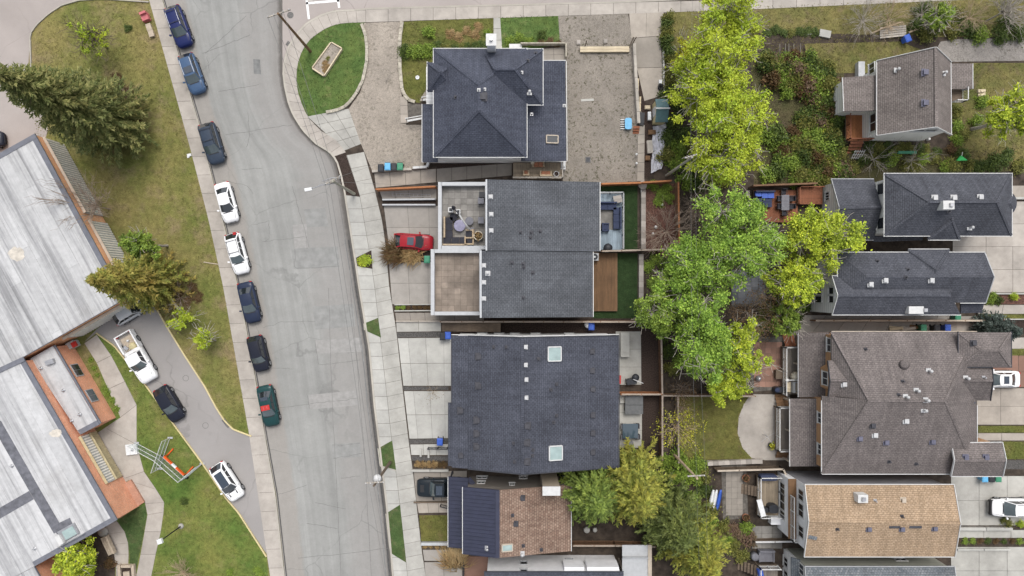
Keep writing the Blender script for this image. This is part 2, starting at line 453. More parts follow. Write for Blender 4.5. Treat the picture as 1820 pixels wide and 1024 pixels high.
    def slope(s, pts, mat, th=.2, name='roof'):
        p = [Vector(q) for q in pts]; n = len(p); a = sum(p[i].x * p[(i + 1) % n].y - p[(i + 1) % n].x * p[i].y for i in range(n))
        if a < 0: p = p[::-1]
        vs = p + [q - Vector((0, 0, th)) for q in p]
        mb = MB().add(vs, [tuple(range(n)), tuple(range(2 * n - 1, n - 1, -1))] + [(i, n + i, n + (i + 1) % n, (i + 1) % n) for i in range(n)])
        return s.part(mb, name, mat, roof=True)
    # --- windows
    def window(s, side, val, c, z, wd, h, frame='white_trim', pane='glass', bars=1, name='window'):
        nx = {'L': -1, 'R': 1, 'T': 1, 'B': -1}[side]
        def bx(m, a0, a1, z0, z1, o0, o1):
            p, q = val + nx * o0, val + nx * o1; p, q = min(p, q), max(p, q)
            if side in 'LR': m.box(p, a0, z0, q, a1, z1)
            else: m.box(a0, p, z0, a1, q, z1)
        f = MB(); t = .1
        bx(f, c - wd / 2, c + wd / 2, z - h / 2, z - h / 2 + t, -.02, .07); bx(f, c - wd / 2, c + wd / 2, z + h / 2 - t, z + h / 2, -.02, .07)
        bx(f, c - wd / 2, c - wd / 2 + t, z - h / 2 + t, z + h / 2 - t, -.02, .07); bx(f, c + wd / 2 - t, c + wd / 2, z - h / 2 + t, z + h / 2 - t, -.02, .07)
        for i in range(1, bars + 1):
            q = c - wd / 2 + wd * i / (bars + 1); bx(f, q - .035, q + .035, z - h / 2 + t, z + h / 2 - t, -.02, .06)
        fo = s.part(f, name, frame)
        for i in range(bars + 1):
            a = c - wd / 2 + t + (wd - 2 * t) * i / (bars + 1) + .036 * (i > 0); b = c - wd / 2 + t + (wd - 2 * t) * (i + 1) / (bars + 1) - .036 * (i < bars)
            m = MB(); bx(m, a, b, z - h / 2 + t, z + h / 2 - t, -.02, .02); s.part(m, 'pane', pane, parent=fo)
        sl = MB(); bx(sl, c - wd / 2 - .06, c + wd / 2 + .06, z - h / 2 - .07, z - h / 2 - .002, -.02, .12); s.part(sl, 'sill', frame, parent=fo)
        return fo
    def winp(s, side, val, px, py, wd, h, **k):
        q = onplane(side, val, px, py); return s.window(side, val, q.y if side in 'LR' else q.x, max(q.z, h / 2 + .2), wd, h, **k)
    # --- things fixed on roofs
    def vent(s, px, py, kind='box', mat='vent_dark', size=.45):
        q = s.hit(px, py)
        if not q: return
        m = MB()
        if kind == 'box':
            m.cbox(q.x, q.y, q.z - .1, q.z + .16, size * .8, size * .8); m.cbox(q.x, q.y, q.z + .161, q.z + .24, size, size)
            m.cbox(q.x, q.y, q.z - .02, q.z + .035, size * 1.5, size * 1.5)
        elif kind == 'pipe':
            m.tube((q.x, q.y, q.z - .15), (q.x, q.y, q.z + .4), .07, .07, 10); m.cbox(q.x, q.y, q.z - .02, q.z + .04, .34, .34)
            m.lathe(q.x, q.y, [(.13, q.z), (.08, q.z + .12)], 10)
        elif kind == 'turbine':
            m.lathe(q.x, q.y, [(.3, q.z - .1), (.3, q.z + .15), (.48, q.z + .2), (.5, q.z + .38), (.3, q.z + .5), (.05, q.z + .54)], 14)
        elif kind == 'cap':
            m.tube((q.x, q.y, q.z - .15), (q.x, q.y, q.z + .5), .1, .1, 10); m.lathe(q.x, q.y, [(.15, q.z + .5), (.17, q.z + .56), (.05, q.z + .66)], 12)
            m.cbox(q.x, q.y, q.z - .02, q.z + .04, .5, .5)
        s.part(m, 'roof_vent', mat)
    def chimney(s, px, py, wx, wy, h, mat, cap='white_trim'):
        q = s.hit(px, py)
        o = s.part(MB().cbox(q.x, q.y, q.z - .8, q.z + h, wx, wy), 'chimney', mat)
        s.part(MB().cbox(q.x, q.y, q.z + h + .001, q.z + h + .1, wx + .14, wy + .14), 'chimney_cap', cap, parent=o)
        s.part(MB().tube((q.x, q.y, q.z + h + .1), (q.x, q.y, q.z + h + .4), .14, .14, 10), 'flue', 'metal', parent=o)
    def skylight(s, px, py, wx, wy, frame='white_trim', pane='skyglass'):
        q = s.hit(px, py); r = s.hit(px + 4, py); t = s.hit(px, py + 4)
        n = (r - q).cross(t - q).normalized(); n = n if n.z > 0 else -n
        hu = Vector((1, 0, 0)); hu = (hu - n * hu.dot(n)).normalized(); v = n.cross(hu)
        f = MB(); c = q + n * .09
        for a, b in (((-1, -1), (1, -1)), ((1, -1), (1, 1)), ((1, 1), (-1, 1)), ((-1, 1), (-1, -1))):
            f.beam(c + hu * a[0] * wx / 2 + v * a[1] * wy / 2, c + hu * b[0] * wx / 2 + v * b[1] * wy / 2, .1, .24, up=n)
        o = s.part(f, 'skylight', frame)
        g = c + n * .06; s.part(MB().poly([g + hu * x * wx / 2 * .95 + v * y * wy / 2 * .95 for x, y in ((-1, -1), (1, -1), (1, 1), (-1, 1))]), 'pane', pane, parent=o)
def R(x0, y0, x1, y1, z):
    """world rectangle (x0,y0,x1,y1) of a plan-pixel rectangle seen at height z"""
    a, b = P(x0, y1, z), P(x1, y0, z); return (a.x, a.y, b.x, b.y)
# ------------------------------------------------------------------ the palette
concrete('concrete', (.355, .345, .315), .4); concrete('concrete_pale', (.385, .378, .35), .3); concrete('concrete_tan', (.32, .285, .245), .4); concrete('concrete_warm', (.36, .328, .292), .4)
concrete('concrete_old', (.25, .225, .195), .3); concrete('kerb_mat', (.36, .335, .29), .3); concrete('kerb_yellow', (.52, .44, .24), .25)
concrete('concrete_dim', (.28, .26, .235), .25); concrete('paver', (.205, .195, .18), .9, (.84, 1.16)); concrete('paver_brown', (.20, .165, .135), .9, (.84, 1.16)); concrete('paver_dark', (.135, .125, .12), .25, (.7, 1.3))
concrete('paver_red', (.24, .14, .105), .25, (.75, 1.25)); concrete('stone', (.33, .30, .27), .3, (.7, 1.25)); concrete('paver_grey', (.145, .15, .165), .25, (.8, 1.2))
flat('joint', (.11, .10, .088), .95, .3, 3); flat('asphalt_patch', (.17, .172, .168), .9, .22, 1.2); flat('tar', (.07, .068, .066), .8, .2)
flat('soil', (.052, .04, .031), .95, .35, 1.5, bump=.8); flat('mulch', (.038, .026, .021), .95, .5, 9, bump=.8); flat('mulch_red', (.10, .05, .038), .95, .5, 7, bump=.8)
flat('rock_bed', (.078, .074, .07), .9, .5, 11, bump=1); flat('white_paint', (.7, .7, .68), .6, .12, 6)
grass('grass_school', (.10, .132, .028), (.205, .178, .065), (.25, .185, .115), .66); grass('grass_lane', (.08, .135, .028), (.18, .18, .05), (.22, .185, .085), .42)
grass('grass_green', (.075, .125, .034), (.11, .145, .04), (.19, .17, .08), .25, .35); grass('grass_dark', (.055, .092, .03), (.075, .10, .035), (.14, .12, .07), .3, .5)
grass('grass_back', (0.0975, 0.104, 0.0286), (0.143, 0.13, 0.039), (0.156, 0.111, 0.0585), .5, .3); grass('grass_wild', (0.091, 0.104, 0.0312), (0.182, 0.156, 0.0585), (0.156, 0.111, 0.078), .6, .3)
grass('grass_mid', (0.0975, 0.111, 0.0286), (0.137, 0.13, 0.039), (0.156, 0.124, 0.065), .35, .3); grass('turf', (0.0234, 0.0442, 0.0156), (0.0286, 0.052, 0.0182), (0.039, 0.0455, 0.0195), .1, 1)
grass('grass_litter', (.07, .075, .03), (.085, .07, .038), (.075, .055, .042), .5, .3)
def road_mat(name, c, lanes=True):
    m = Mat(name, .88, coord='UV', spec=.25).base(c)
    pos = m.n.new('ShaderNodeNewGeometry').outputs['Position']
    m.val(m.noise(.11, 6, .6, pos), .84, 1.17)
    if lanes:
        m.val(m.noise(1, 3, .6, m.vec((14, .02, 1))), .84, 1.15)                       # wheel tracks along the lanes
        m.mix(m.ramp(m.noise(1, 5, .6, m.vec((9, .05, 1))), .56, .7), mul(c, .78), .6)
        sp = m.n.new('ShaderNodeSeparateXYZ'); m.lk(m.co, sp.inputs[0])
        e1 = m.ramp(m.math('SUBTRACT', sp.outputs[0], m.math('MULTIPLY', m.noise(.5, 5, .7, pos), .07)), .165, .135)   # silted edge by the parked cars
        m.mix(e1, (.272, .25, .226), .7)
        e2 = m.ramp(m.math('SUBTRACT', sp.outputs[0], m.math('MULTIPLY', m.noise(.35, 6, .7, pos), .35)), .40, .52)
        m.mix(e2, (.258, .247, .234), .65); m.val(m.noise(.9, 6, .75, pos), .92, 1.08); m.val(m.noise(5, 4, .7, pos), .95, 1.05)
        e4 = m.ramp(m.math('SUBTRACT', sp.outputs[0], m.math('MULTIPLY', m.noise(1, 5, .8, m.vec((50, .12, 1))), .12)), .80, .93)
        m.mix(e4, (.185, .168, .155), .6)
        e3 = m.ramp(m.math('ADD', sp.outputs[0], m.math('MULTIPLY', m.noise(1.3, 6, .8, pos), .05)), .975, 1.005)
        m.mix(e3, (.075, .068, .06), .75)
    # thin cracks, wandering
    wv = m.n.new('ShaderNodeVectorMath'); wv.operation = 'ADD'
    nz = m.n.new('ShaderNodeTexNoise'); nz.inputs['Scale'].default_value = .35; nz.inputs['Detail'].default_value = 5; m.lk(pos, nz.inputs['Vector'])
    sc = m.n.new('ShaderNodeVectorMath'); sc.operation = 'SCALE'; sc.inputs['Scale'].default_value = 1.5; m.lk(nz.outputs['Color'], sc.inputs[0])
    m.lk(pos, wv.inputs[0]); m.lk(sc.outputs[0], wv.inputs[1])
    vo = m.n.new('ShaderNodeTexVoronoi'); vo.feature = 'DISTANCE_TO_EDGE'; vo.inputs['Scale'].default_value = .105; m.lk(wv.outputs[0], vo.inputs['Vector'])
    cr = m.ramp(vo.outputs['Distance'], .006, .002)
    m.mix(m.math('MULTIPLY', cr, m.ramp(m.noise(.2, 3, .5, pos), .38, .6)), mul(c, .55), .45)
    m.mix(m.ramp(m.noise(.6, 7, .78, pos), .58, .74), mul(c, .7), .4)
    m.mix(m.ramp(m.noise(.8, 4, .6, pos), .70, .80), mul(c, 1.22), .4)
    m.val(m.noise(26, 2, .7, pos), .86, 1.14); m.bump(m.noise(40, 2, .6, pos), .004, .5)
    return m.done()
road_mat('asphalt', (.25, .25, .238)); road_mat('asphalt_lane', (.265, .25, .24), False); road_mat('asphalt_warm', (.325, .29, .27), False)
def gravel_mat(name, c, dark=.3):
    m = Mat(name, .95).base(c); m.co = m.n.new('ShaderNodeNewGeometry').outputs['Position']
    m.val(m.noise(.3, 5, .65), .82, 1.2)
    m.mix(m.ramp(m.noise(.9, 5, .75), .55, .75), mul(c, .6), .5)
    vo = m.n.new('ShaderNodeTexVoronoi'); vo.inputs['Scale'].default_value = 12; m.lk(m.co, vo.inputs['Vector'])
    sp = m.n.new('ShaderNodeSeparateColor'); m.lk(vo.outputs['Color'], sp.inputs[0]); m.val(sp.outputs[0], .84, 1.16, 0, 1)
    m.mix(m.math('MULTIPLY', m.ramp(m.noise(3.2, 4, .75), .53, .62), m.ramp(m.noise(.4, 4, .6), .36, .56)), (.07, .065, .04), min(.9, dark * 3))
    m.bump(vo.outputs['Distance'], .03, .8); return m.done()
gravel_mat('gravel', (.222, .198, .17)); gravel_mat('gravel_pale', (.29, .255, .215), .15); gravel_mat('gravel_grey', (.25, .23, .21), .2)

# ------------------------------------------------------------------ plan lines read off the street
KL = [(265, -80), (289, 0), (354, 220), (371, 291), (402, 413), (420, 495), (435, 567), (456, 684), (470, 768), (490, 880), (506, 1024), (516, 1110)]   # kerb west side
WL = [(243, -80), (265, 0), (336, 256), (370, 388), (397, 512), (442, 768), (480, 1024), (494, 1110)]                                               # lawn edge west side
KR = [(630, 17), (595, 18), (570, 26), (545, 40), (530, 55), (512, 82), (505, 105), (502, 130), (505, 155), (512, 185), (520, 205), (537, 232), (560, 256), (585, 271), (597, 286), (605, 313), (611, 341), (617, 381), (624, 426), (631, 470), (637, 512), (655, 620), (664, 720), (674, 800), (686, 900), (697, 1024), (706, 1110)]
MR = [(615, 271), (640, 350), (657, 450), (666, 510), (676, 600), (685, 680), (696, 780), (704, 840), (711, 900), (722, 1000), (732, 1110)]
PR = [(645, 262), (657, 305), (667, 340), (680, 395), (686, 440), (692, 510), (705, 590), (714, 675), (726, 780), (735, 845), (742, 910), (750, 980), (757, 1024), (766, 1110)]

def pl3(pl, z=GZ): return [G(x, y, z) for x, y in pl]
# the sheet that reaches the horizon, then the street and the two blocks
mb = MB().box(-900, -900, -.6, 900, 900, -.03); struct('ground', mb, 'grass_back')
ys = list(range(-640, 17, 20)) + list(range(17, 1025, 8)) + list(range(1030, 1900, 20))
def xl(y): return float(at_y(KL, y)) if -80 <= y <= 1110 else (265 + (y + 80) * .30 if y < 0 else 516 + (y - 1110) * .11)
KRm = [p for p in KR if p[1] >= 130]
def xr(y): return float(at_y(KRm, y)) if 130 <= y <= 1110 else (502 if y < 130 else 706 + (y - 1110) * .1)
vs, fs, uvs = [], [], []
for i, y in enumerate(ys):
    a, b = xl(y), xr(max(y, 130)) if y > 130 else xr(y)
    for u in (0, .25, .5, .75, 1): q = G(a + (b - a) * u, y, 0); vs.append((q.x, q.y, 0)); uvs.append((u, y / S))
for i in range(len(ys) - 1):
    for k in range(4): fs.append((i * 5 + k, (i + 1) * 5 + k, (i + 1) * 5 + k + 1, i * 5 + k + 1))
st = MB().add(vs, fs).build('street', 'asphalt', kind='structure', uv=False)
ul = st.data.uv_layers.new(name='UVMap')
ul.data.foreach_set('uv', np.array([uvs[l.vertex_index] for l in st.data.loops], dtype=np.float32).ravel())
# the cross street at the top
q = [(502, -160), (502, 135), (540, 120), (640, 40), (2200, 40), (2200, -160)]
cs = MB().poly([G(x, y, -.004) for x, y in q][::-1]).build('cross_street', 'asphalt_warm', kind='structure')
# east block
blk = KR + [(760, 1900), (2600, 1900), (2600, -60), (1090, 3), (660, 14)]
mb = MB(); mb.prism([G(x, y) for x, y in blk], -.2, GZ, bottom=False); struct('yard_soil', mb, 'soil')
# west block
blk = [(-900, -80)] + KL + [(560, 1900), (-900, 1900)]
mb = MB(); mb.prism([G(x, y) for x, y in blk], -.2, GZ, bottom=False); struct('school_ground', mb, 'grass_school'); blades([(60, 60), (140, 3), (265, 3), (336, 256), (397, 512), (442, 768), (415, 760), (364, 685), (327, 628), (274, 540), (222, 540), (62, 240)], 'grass_school', GZ)

# kerbs of the street, and the dirt-filled gutters beside them
def kerb(name, pl, mat='kerb_mat', wd=.17, z1=.145, side=0, z0=-.1, n=60):
    mb = MB(); ribbon(mb, [G(x, y) for x, y in resample(pl, n)], wd, z0, z1, side); return struct(name, mb, mat)
kerb('kerb', KL, side=-1, wd=.17); kerb('kerb', KR, side=1, wd=.2, n=120)
kerb('kerb', [(2200, -45), (1090, 3), (660, 14), (630, 17)], side=1, wd=.18)
gl = resample(KL, 90); mb = MB(); ribbon(mb, [G(x + 3.2, y, 0) for x, y in gl], .13, -.02, .006); struct('gutter', mb, 'tar')
gl = resample([p for p in KR if p[1] > 400], 70); mb = MB(); ribbon(mb, [G(x - 4.5, y, 0) for x, y in gl], .2, -.02, .006); struct('gutter', mb, 'tar')
mb = MB(); ribbon(mb, [G(x - 11, y, 0) for x, y in gl], .1, -.02, .006); struct('gutter', mb, 'asphalt_patch')

# squared repair patches, sealed joints, tyre-dark spots
def patch(q, mat, z=.005, name='asphalt_patch'):
    mb = MB(); mb.prism([G(x, y, 0) for x, y in q], -.01, z, bottom=False); return struct(name, mb, mat)
patch([(450, 105), (462, 106), (464, 132), (451, 131)], 'asphalt_patch')
flat('asphalt_pale', (.275, .268, .256), .9, .1, 2); flat('asphalt_mid', (.235, .235, .226), .9, .12, 1.3)
for i, (q, mt) in enumerate([([(518, 442), (600, 438), (604, 475), (522, 478)], 'asphalt_mid'), ([(540, 372), (578, 370), (584, 402), (545, 404)], 'asphalt_mid'), ([(555, 545), (628, 540), (632, 580), (561, 586)], 'asphalt_mid'),
          ([(560, 605), (640, 600), (644, 625), (564, 629)], 'asphalt_pale'), ([(548, 702), (634, 694), (638, 720), (551, 728)], 'asphalt_pale'), ([(520, 400), (545, 398), (548, 440), (524, 442)], 'asphalt_pale'), ([(590, 790), (640, 786), (642, 812), (592, 815)], 'asphalt_mid')]): patch(q, mt, .003 + .0006 * i)
def seam(pl, wd=.045, mat='tar', z=.007):
    mb = MB(); p = resample(pl, max(4, 5 * len(pl))); p[1:-1] += RNG.normal(0, .55, (len(p) - 2, 2)); ribbon(mb, [G(x, y, 0) for x, y in p], wd, -.01, z); struct('road_crack', mb, mat)
flat('crack', (.135, .132, .126), .9, .2)
for pl in [[(365, 95), (438, 28)], [(360, 95), (405, 78), (445, 62)], [(388, 163), (420, 158), (460, 150)], [(430, 301), (466, 299)], [(450, 400), (478, 392), (478, 425), (470, 430)], [(466, 430), (545, 420), (546, 442)],
           [(468, 583), (500, 572), (560, 571)], [(497, 725), (552, 718), (634, 708)], [(493, 879), (510, 875), (545, 862)], [(560, 893), (615, 905)], [(600, 792), (640, 788)], [(480, 654), (520, 656)], [(560, 605), (566, 650), (640, 640)],
           [(545, 700), (551, 727)], [(524, 442), (524, 478), (602, 473)], [(592, 815), (645, 806)], [(530, 992), (600, 985), (690, 975)], [(519, 330), (530, 370), (545, 420), (549, 440)], [(584, 512), (590, 700), (600, 900), (606, 1024)], [(622, 500), (634, 640), (650, 840), (660, 1024)], [(368, 100), (372, 130)],
           [(440, 200), (444, 240), (438, 262)], [(400, 240), (450, 232), (520, 222)], [(395, 320), (440, 330), (450, 345)], [(606, 850), (640, 846)], [(545, 930), (600, 940)]]:
    seam(pl, .032, 'crack')
def disc(name, px, py, r, mat, z, label=None, cat=None, n=24, ring=True):
    c = G(px, py, 0); mb = MB().lathe(c.x, c.y, [(r, z - .01), (r, z), (r * .86, z), (r * .86, z - .004), (r * .05, z - .004)], n, False); o = mb.build(name, mat, org=(c.x, c.y, 0))
    return tag(o, label, cat)
flat('iron', (.12, .115, .11), .7, .25, 6)
disc('manhole_cover', 516, 27, .36, 'iron', .012, 'round manhole cover in the street by the crosswalk', 'manhole cover')
disc('manhole_cover', 331, 672, .34, 'iron', GZ + .014, 'round manhole cover in the lane beside the black SUV', 'manhole cover')
disc('manhole_cover', 366, 756, .34, 'iron', GZ + .014, 'round manhole cover at the mouth of the school lane', 'manhole cover')
# crosswalk lines and a worn edge line
def stripe(a, b, wd=.25, z=.008):
    mb = MB(); mb.beam(G(*a, z - .006), G(*b, z - .006), wd, .012); struct('road_marking', mb, 'white_paint')
stripe((545, 0), (549, 34)); stripe((600, -4), (603, 14)); stripe((544, -1), (600, -5)); stripe((544, 6), (604, 1))

# storm drain inlet on the corner
mb = MB().cbox(*G(513, 78)[:2], -.02, .06, .55, .5, -.6); tag(mb.build('storm_drain', 'iron', org=G(513, 78, 0)), 'black storm drain inlet at the corner kerb', 'storm drain')

# ------------------------------------------------------------------ pavements (single slabs)
A = resample(WL, 37); B = resample(KL, 37); B = np.stack([B[:, 0] - 2, B[:, 1]], 1)
cells('pavement', (A, B), 'concrete_warm', 'joint', gap=.03)
n = 31; ya = np.linspace(276, 1110, 36)
mr = np.stack([at_y(MR, ya), ya], 1); kr = np.stack([at_y(KRm, ya) + 3, ya], 1); pr = np.stack([at_y(PR, ya - 6), ya - 6], 1)
cells('pavement', (mr, pr), 'concrete', 'joint')
cells('boulevard_paving', (kr, mr), 'concrete_pale', 'joint', z=.124)
# corner ring
inn = [(650, 40), (620, 41), (600, 43), (585, 48), (570, 56), (552, 70), (541, 84), (533, 100), (528, 120), (527, 145), (530, 165), (535, 180), (546, 207), (570, 232), (600, 250), (615, 271)]
o_ = [p for p in KR if p[1] <= 275 or p[0] > 600][:15]
A = resample([(650, 17)] + KR[:15], 24) ; B = resample(inn, 24); A = A + (B - A) * .06
cells('corner_pavement', (A, B), 'concrete_warm', 'joint')
slabs('forecourt_paving', [(546, 207), (620, 193), (642, 256), (612, 268)], 3, 4, 'concrete', z=.122)
A = np.array([(x, 14 - (x - 650) * .0238) for x in np.linspace(650, 1290, 17)]); B = np.array([(x, 40 - (x - 650) * .033) for x in np.linspace(650, 1290, 17)])
cells('pavement', (A + [0, 1.5], B), 'concrete_warm', 'joint')
A = np.array([(x, -1 - (x - 1290) * .024) for x in np.linspace(1290, 2000, 18)]); B = np.array([(x, 19 - (x - 1290) * .045) for x in np.linspace(1290, 2000, 18)])
cells('pavement', (A, B), 'concrete_warm', 'joint')

# ------------------------------------------------------------------ school side
# car park in the corner
sheet('car_park', [(-300, -60), (140, -60), (140, 0), (110, 10), (87, 25), (65, 45), (54, 62), (50, 120), (85, 230), (80, 250), (-300, 420)], 'asphalt_warm', 3)
kerb('kerb', [(85, 232), (56, 120), (54, 62), (65, 45), (87, 25), (110, 10), (140, 1), (180, -2), (265, 4)], wd=.15, z1=.24, z0=.05, n=40)
lane = [(150, 608), (172, 585), (205, 560), (240, 540), (262, 528), (274, 540), (295, 577), (327, 629), (364, 686), (385, 725), (400, 748), (415, 763), (440, 774), (450, 776), (474, 985), (425, 912), (402, 885), (360, 823), (310, 755), (262, 688), (204, 615), (172, 592)]
sheet('school_lane', lane, 'asphalt_lane', 3)
kerb('kerb', [(270, 532), (295, 577), (327, 629), (364, 686), (385, 725), (400, 748), (415, 763), (447, 775)], 'kerb_yellow', wd=.14, z1=.24, z0=.05)
kerb('kerb', [(172, 592), (204, 615), (262, 688), (310, 755), (360, 823), (402, 885), (425, 912), (474, 989)], 'kerb_yellow', wd=.14, z1=.24, z0=.05)
mb = MB().cbox(*G(402, 752)[:2], .1, .16, 1.1, .4, -.9); tag(mb.build('storm_drain', 'iron', org=G(402, 752, .1)), 'storm drain grate at the end of the school lane kerb', 'storm drain')
# lawn between the walk and the lane
sheet('lawn', [(172, 593), (204, 616), (262, 689), (310, 756), (360, 824), (402, 886), (425, 913), (474, 990), (482, 1110), (240, 1110), (200, 1000), (170, 900), (180, 640)], 'grass_lane', 1, bp=[(175, 598), (204, 616), (262, 689), (310, 756), (360, 824), (402, 886), (425, 913), (474, 990), (482, 1110), (265, 1110), (271, 1030), (288, 950), (294, 900), (281, 868), (259, 836), (246, 790), (246, 722), (225, 678), (200, 632)])
walk = [[(150, 610), (172, 595)], [(172, 645), (198, 632)], [(196, 690), (222, 678)], [(214, 742), (243, 720)], [(190, 762), (243, 790)], [(222, 850), (256, 838)], [(240, 858), (278, 870)], [(258, 895), (292, 893)], [(262, 915), (291, 910)], [(257, 945), (286, 945)], [(250, 985), (277, 985)], [(241, 1030), (268, 1030)], [(232, 1075), (262, 1075)]]
A = np.array([w_[0] for w_ in walk]); B = np.array([w_[1] for w_ in walk])
sheet('pavement_apron', [(150, 610), (172, 645), (214, 742), (165, 775), (205, 866), (232, 852), (258, 895), (256, 838), (243, 790), (243, 720), (222, 678), (172, 595)], 'concrete_warm', 2)
cells('school_walk', (A, B), 'concrete_warm', 'joint', z=.13)
A = np.array([(178, 935), (186, 950), (196, 968), (203, 985), (206, 1010), (206, 1050)]); B = np.array([(208, 926), (222, 945), (228, 965), (229, 985), (228, 1010), (228, 1050)])
cells('school_walk', (A, B), 'concrete_warm', 'joint', z=.13)
sheet('flower_bed', [(118, 985), (150, 945), (182, 940), (205, 990), (204, 1060), (110, 1060)], 'soil', 3)
sheet('lawn', [(210, 925), (240, 905), (258, 897), (261, 915), (256, 945), (248, 985), (240, 1024), (230, 1024), (230, 985), (228, 965)], 'grass_dark', 3)
# worn lawn by the big spruce
sheet('bare_earth', [(200, 150), (232, 140), (245, 200), (250, 250), (215, 258), (195, 230)], 'soil', 2).data.materials[0] = MATS['grass_wild']

# ------------------------------------------------------------------ the corner lot
sheet('lawn', inn[:13] + [(560, 205), (580, 200), (617, 190), (634, 168), (646, 143), (652, 110), (651, 80), (645, 42)], 'grass_green', 2)
for nm_, mt, pts in (('gravel_lot', 'gravel_pale', [(646, 41), (712, 38), (710, 120), (714, 170), (722, 185), (722, 222), (753, 222), (753, 300), (662, 305), (640, 252), (620, 193), (640, 165), (655, 110), (654, 80)]), ('gravel_lot', 'gravel', [(985, 29), (1116, 24), (1128, 80), (1140, 200), (1146, 322), (1060, 326), (1000, 322), (1000, 105), (985, 80)])):
    sheet(nm_, pts, mt, 1)
sheet('lawn', [(713, 39), (877, 31), (877, 88), (780, 88), (772, 160), (745, 183), (727, 180), (716, 160), (713, 110)], 'grass_mid', 2)
sheet('lawn', [(889, 30), (992, 27), (995, 76), (960, 86), (892, 86)], 'grass_green', 2)
slabs('garden_path', [(877, 31), (889, 30), (893, 92), (877, 92)], 1, 3, 'concrete', z=.125)
# stone edging
flat('edging', (.36, .33, .27), .9, .25, 3)
def edging(pl, wd=.32, h=.28, n=14, mat='edging', name='edging'):
    p = resample(pl, n); root = None
    c = G(*p[n // 2]); root = bpy.data.objects.new(name, None); C.objects.link(root); root.location = c; root['kind'] = 'structure'; ORG[root.name] = c
    for a, b in zip(p[:-1], p[1:]):
        a, b = G(*a), G(*b); d = (b - a) * .02
        MB().beam(a + d + Vector((0, 0, h / 2 - .06)), b - d + Vector((0, 0, h / 2 - .06 + random.uniform(-.01, .01))), wd, h).build('kerb_block', mat, root)
    return root
edging([(643, 43), (650, 62), (652.5, 85), (652, 112), (645, 144), (633, 168), (616, 189), (598, 197), (580, 200)], n=18)
edging([(715, 39), (711, 70), (711, 120), (715, 162), (724, 177), (738, 182)], n=14, wd=.36)
slabs('ramp_kerb', [(711, 172), (724, 172), (726, 219), (712, 219)], 1, 3, 'concrete_tan', z=.2)
sheet('ramp', [(724, 183), (751, 186), (751, 212), (725, 211)], 'joint', 4)
slabs('side_path', [(745, 180), (758, 158), (768, 160), (758, 180)], 1, 2, 'concrete_tan', z=.125)
slabs('patio', [(964, 87), (1003, 84), (1006, 110), (964, 110)], 2, 2, 'concrete_old', z=.16)
# driveway east of the gravel lot
slabs('driveway', [(1118, 24), (1180, 20), (1174, 64), (1122, 68)], 2, 1, 'concrete_tan', z=.122)
slabs('driveway', [(1126, 68), (1174, 64), (1177, 120), (1132, 121)], 1, 1, 'concrete_old', z=.12)
slabs('driveway', [(1132, 121), (1177, 120), (1178, 170), (1145, 180)], 1, 1, 'concrete_tan', z=.12)
sheet('bare_earth', [(1126, 110), (1136, 121), (1146, 180), (1166, 230), (1180, 300), (1145, 318), (1140, 200)], 'mulch', 2)
slabs('garden_path', [(1134, 224), (1146, 222), (1145, 322), (1132, 322)], 1, 6, 'concrete_tan', z=.15)
# walk between the two houses
slabs('side_path', [(665, 308), (775, 300), (775, 324), (668, 334)], 4, 1, 'concrete_tan', z=.12)
slabs('side_path', [(776, 300), (910, 290), (910, 312), (776, 324)], 5, 1, 'concrete_old', z=.12)
sheet('bare_earth', [(776, 287), (910, 286), (910, 292), (776, 301)], 'mulch', 2)
# ------------------------------------------------------------------ driveways along the street
slabs('side_path', [(674, 338), (776, 333), (776, 355), (680, 356)], 4, 1, 'concrete_dim', z=.12)
slabs('driveway', [(682, 366), (782, 366), (782, 443), (692, 443)], 3, 3, 'concrete_dim', us=[0, .42, .8, 1], vs=[0, .5, 1])
sheet('flower_bed', [(688, 441), (756, 441), (760, 464), (692, 464)], 'mulch', 4)
slabs('driveway', [(691, 466), (772, 466), (772, 541), (697, 541)], 3, 3, 'concrete_dim', us=[0, .42, .86, 1], vs=[0, .5, 1])
sheet('flower_bed', [(700, 543), (768, 542), (768, 551), (701, 552)], 'mulch', 4)
slabs('side_path', [(702, 556), (860, 556), (860, 570), (704, 570)], 6, 1, 'concrete_old', z=.125)
slabs('side_path', [(704, 572), (784, 572), (784, 589), (705, 590)], 2, 1, 'concrete', z=.13)
sheet('rock_bed', [(705, 591), (798, 590), (798, 599), (706, 600)], 'rock_bed', 4)
slabs('driveway', [(707, 601), (802, 600), (802, 686), (717, 686)], 3, 2, 'concrete_pale', us=[0, .19, .52, .86, 1], vs=[0, .53, 1], z=.124)
sheet('rock_bed', [(716, 687), (797, 687), (797, 693), (717, 694)], 'rock_bed', 4)
slabs('driveway', [(718, 695), (802, 695), (802, 779), (728, 780)], 3, 2, 'concrete_pale', us=[0, .2, .55, .86, 1], vs=[0, .5, 1], z=.124)
sheet('rock_bed', [(727, 781), (798, 780), (798, 788), (728, 789)], 'rock_bed', 4)
slabs('side_path', [(729, 790), (798, 789), (798, 809), (731, 809)], 3, 1, 'concrete_pale', z=.13)
sheet('rock_bed', [(731, 811), (798, 811), (798, 819), (733, 819)], 'rock_bed', 4)
sheet('flower_bed', [(735, 820), (798, 820), (798, 833), (736, 833)], 'soil', 4)
slabs('driveway', [(735, 837), (830, 837), (830, 890), (740, 891)], 2, 2, 'concrete_old', z=.12)
slabs('side_path', [(741, 893), (798, 892), (798, 911), (744, 912)], 3, 1, 'concrete_tan', z=.14)
sheet('lawn', [(745, 916), (800, 916), (800, 962), (749, 962)], 'grass_back', 3)
sheet('flower_bed', [(750, 967), (800, 967), (800, 976), (751, 976)], 'soil', 4)
slabs('driveway', [(751, 977), (830, 977), (830, 997), (754, 997)], 2, 1, 'concrete_dim', z=.12)
